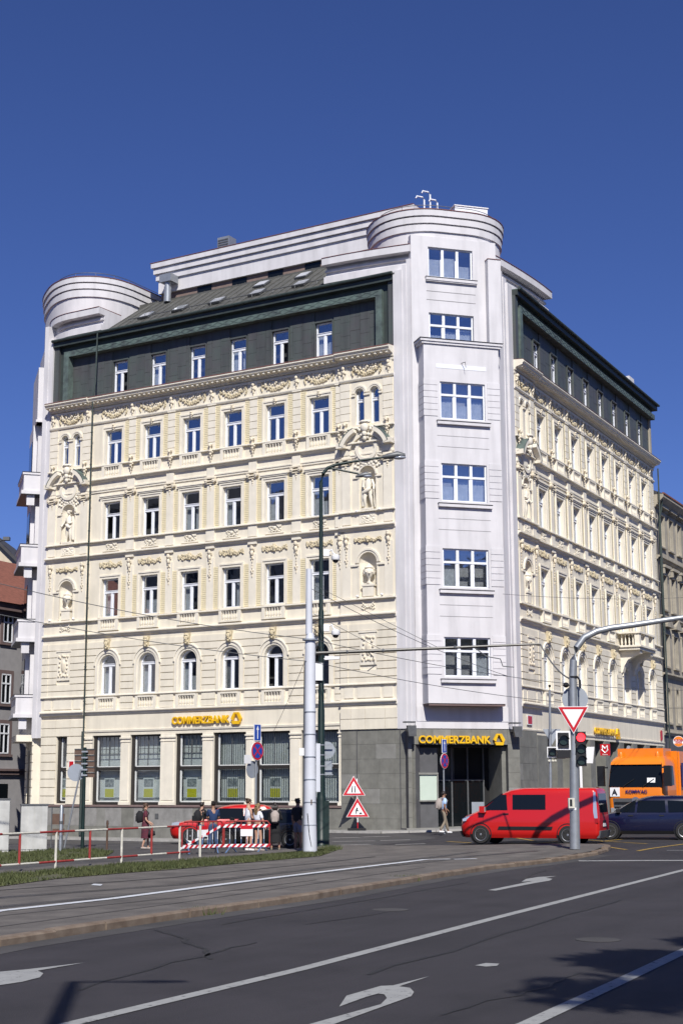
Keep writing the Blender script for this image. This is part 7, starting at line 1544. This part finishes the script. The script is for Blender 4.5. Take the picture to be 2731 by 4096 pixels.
def backpack(t, Mt, lean, m, sc=1.0):
    mb = MB(); mb.tube([(0, -.20 + lean * .6, 1.02), (0, -.22 + lean * .6, 1.1), (0, -.22 + lean * .7, 1.34), (0, -.19 + lean * .8, 1.46)], [.10 * sc, .15 * sc, .15 * sc, .08], 10); o = put('backpack', mb, m, t, Mt, 60)
    for sgn in (-1, 1): mb = MB(); mb.tube([(sgn * .09, -.14 + lean * .8, 1.46), (sgn * .12, .0 + lean * .8, 1.52), (sgn * .12, .13 + lean * .7, 1.38), (sgn * .14, .02 + lean * .5, 1.12)], .018, 6); put('strap', mb, m, o, Mt, 60)
    mb = MB(); mb.box(-.09 * sc, .09 * sc, -.385 * sc - .0, -.33 * sc, 1.06, 1.26); put('pocket', mb, m, o, Mt)
DOWN = ((.05, .0, 1.12), (.07, .08, .88)); STAND = ((0, .02, .5), (0, -.01, .085))
# woman in the dark red dress, walking to the right
p = gp(580, 3397); FR_ = R(-90)
t, Mt, Lg = person('woman in a dark red printed dress carrying a black handbag', p, FR_ + R(8), 1.70, (((.05, .02, 1.14), (.02, .22, 1.0)), ((.06, .02, 1.13), (.03, .20, .95))), (((0, .10, .5), (0, .12, .085)), ((0, .02, .5), (0, -.10, .1))), ('dress', 'short'), ('dress', 'dress'), hair='hair_brown', hair_long=.08, female=True)
backpack(t, Mt, 0, 'blacksoft', 1.0); shoes(t, Mt, Lg, 'beige')
mb = MB(); mb.tube([(.25, .12, .62), (.25, .2, .60), (.25, .38, .62)], [.09, .12, .08], 8); mb.tube([(.25, .14, .7), (.24, .2, .92), (.25, .3, .7)], .012, 5); put('handbag', mb, 'blacksoft', t, Mt, 60)
# the group at the barriers
p = gp(800, 3396); t, Mt, Lg = person('man in black T-shirt and black backpack leaning on the barrier', p, R(-35), 1.72, (((.08, .05, 1.12), (.0, .22, .98)), ((.06, .14, 1.16), (.05, .34, .98))), (((.0, .10, .5), (0, .16, .085)), ((0, .08, .5), (0, -.04, .085))), ('blacksoft', 'short'), ('jeans', 'trousers'), lean=.08); backpack(t, Mt, .08, 'blacksoft'); shoes(t, Mt, Lg, 'blacksoft')
p = gp(852, 3398); t, Mt, Lg = person('man in navy T-shirt and jeans with bowed head', p, R(10), 1.76, (((.04, .06, 1.12), (-.05, .26, 1.12)), ((.04, .06, 1.12), (-.05, .26, 1.12))), (((0, .05, .5), (-.03, -.02, .085)), ((0, .06, .5), (.04, .04, .085))), ('navyshirt', 'short'), ('jeans', 'trousers'), skin='skin_dark', lean=.05); shoes(t, Mt, Lg, 'khaki')
p = gp(992, 3403); t, Mt, Lg = person('man in white sleeveless shirt and dark shorts facing right', p, R(-62), 1.86, (DOWN, ((.02, .05, 1.13), (.0, .24, 1.0))), (STAND, ((0, .08, .5), (0, .05, .085))), ('whiteshirt', 'sleeveless'), ('blacksoft', 'shorts'), hair='hair_brown'); shoes(t, Mt, Lg, 'signwhite')
p = gp(1030, 3404); t, Mt, Lg = person('blond woman in white top and black shorts holding the barrier', p, R(-48), 1.68, (DOWN, ((.10, .05, 1.12), (.16, .10, .92))), (STAND, ((.03, .06, .5), (.04, .03, .085))), ('whiteshirt', 'crop'), ('blacksoft', 'hot'), hair='hair_blond', hair_long=.22, female=True); shoes(t, Mt, Lg, 'beige')
p = gp(1100, 3399); t, Mt, Lg = person('dark haired woman in black with a beige backpack', p, R(0), 1.71, (DOWN, ((.08, .04, 1.13), (.06, .22, 1.14))), (((-.03, .02, .5), (-.03, -.01, .085)), ((.05, .02, .5), (.06, .0, .085))), ('blacksoft', 'long'), ('blacksoft', 'skirt'), hair='hair_dark', hair_long=.1, female=True); backpack(t, Mt, 0, 'beige', 1.15); shoes(t, Mt, Lg, 'khaki')
p = gp(1190, 3404); t, Mt, Lg = person('tall man in dark top and grey shorts half hidden by the pale mast', p, R(-40), 1.86, (DOWN, ((.02, .1, 1.14), (-.06, .25, 1.2))), (STAND, ((0, .05, .5), (.0, .04, .085))), ('blacksoft', 'short'), ('greycloth', 'shorts'), skin='skin_dark'); shoes(t, Mt, Lg, 'blacksoft')
# pedestrian before the bank entrance
p = at(1775, 3336, 69.5); p.z = terrain(p.x, p.y) + .1
t, Mt, Lg = person('pedestrian in pale blue shirt and khaki trousers before the bank entrance', p, R(-70), 1.88, (((.05, .1, 1.14), (.02, .26, .98)), ((.05, -.06, 1.14), (.04, .02, .9))), (((0, .14, .5), (0, .24, .085)), ((0, .02, .5), (0, -.22, .12))), ('blueshirt', 'short'), ('khaki', 'trousers'), skin='skin_dark'); backpack(t, Mt, 0, 'beige'); shoes(t, Mt, Lg, 'signwhite')
# ================================================================== trees behind the camera (their shade and mirror images show)
def tree(label, base_, height, r, n, seed, cz=.62):
    g = random.Random(seed); t = thing('leafy_tree', label, 'tree', base_); Mt = WM[t.name]; mb = MB(); mb.tube([(0, 0, 0), (.1, 0, height * .2), (0, .1, height * .45), (.1, 0, height * .75)], [.32, .25, .17, .06], 9); cl = []
    for k in range(26):
        a = g.uniform(0, 6.28); rr = r * math.sqrt(g.uniform(.1, 1)) * .85; z = height * (cz + g.uniform(-.26, .3)); q = V3(rr * math.cos(a), rr * math.sin(a), z); cl.append((q, r * g.uniform(.22, .38)))
        if k % 2 == 0: s_ = V3(0, 0, height * g.uniform(.25, .5)); mb.tube([s_, s_.lerp(q, .5) + V3(0, 0, .3), q], [.1, .06, .02], 6)
    put('trunk', mb, 'bark', t, Mt, 50); lf = MB()
    for q, s_ in cl:
        for i in range(n):
            d = V3(g.gauss(0, 1), g.gauss(0, 1), g.gauss(0, .8)); d = d.normalized() * s_ * g.uniform(.3, 1.1); c = q + d; u = V3(g.gauss(0, 1), g.gauss(0, 1), g.gauss(0, 1)).normalized(); w = u.cross(V3(g.gauss(0, 1), g.gauss(0, 1), g.gauss(0, 1))).normalized(); l_ = g.uniform(.14, .27)
            lf.add([c - u * l_, c + w * l_ * .5, c + u * l_, c - w * l_ * .5], [(0, 1, 2, 3)])
    put('crown', lf, 'leaf', t, Mt); return t
tc = gp(2610, 4005); off = Vector((sun_dir.x, sun_dir.y, 0)) / sun_dir.z
c1 = tc + off * 13.0; tree('tall leafy tree beside the camera, seen only by its shade on the road', (c1.x + 1.6, c1.y - .3, 0), 19, 2.9, 560, 5)
tree('broad leafy tree on the square mirrored in the bay windows', (43, 29, 0), 23, 7.5, 260, 6); tree('slimmer leafy tree on the square mirrored in the bay windows', (36, 36, 0), 20, 6, 220, 7)
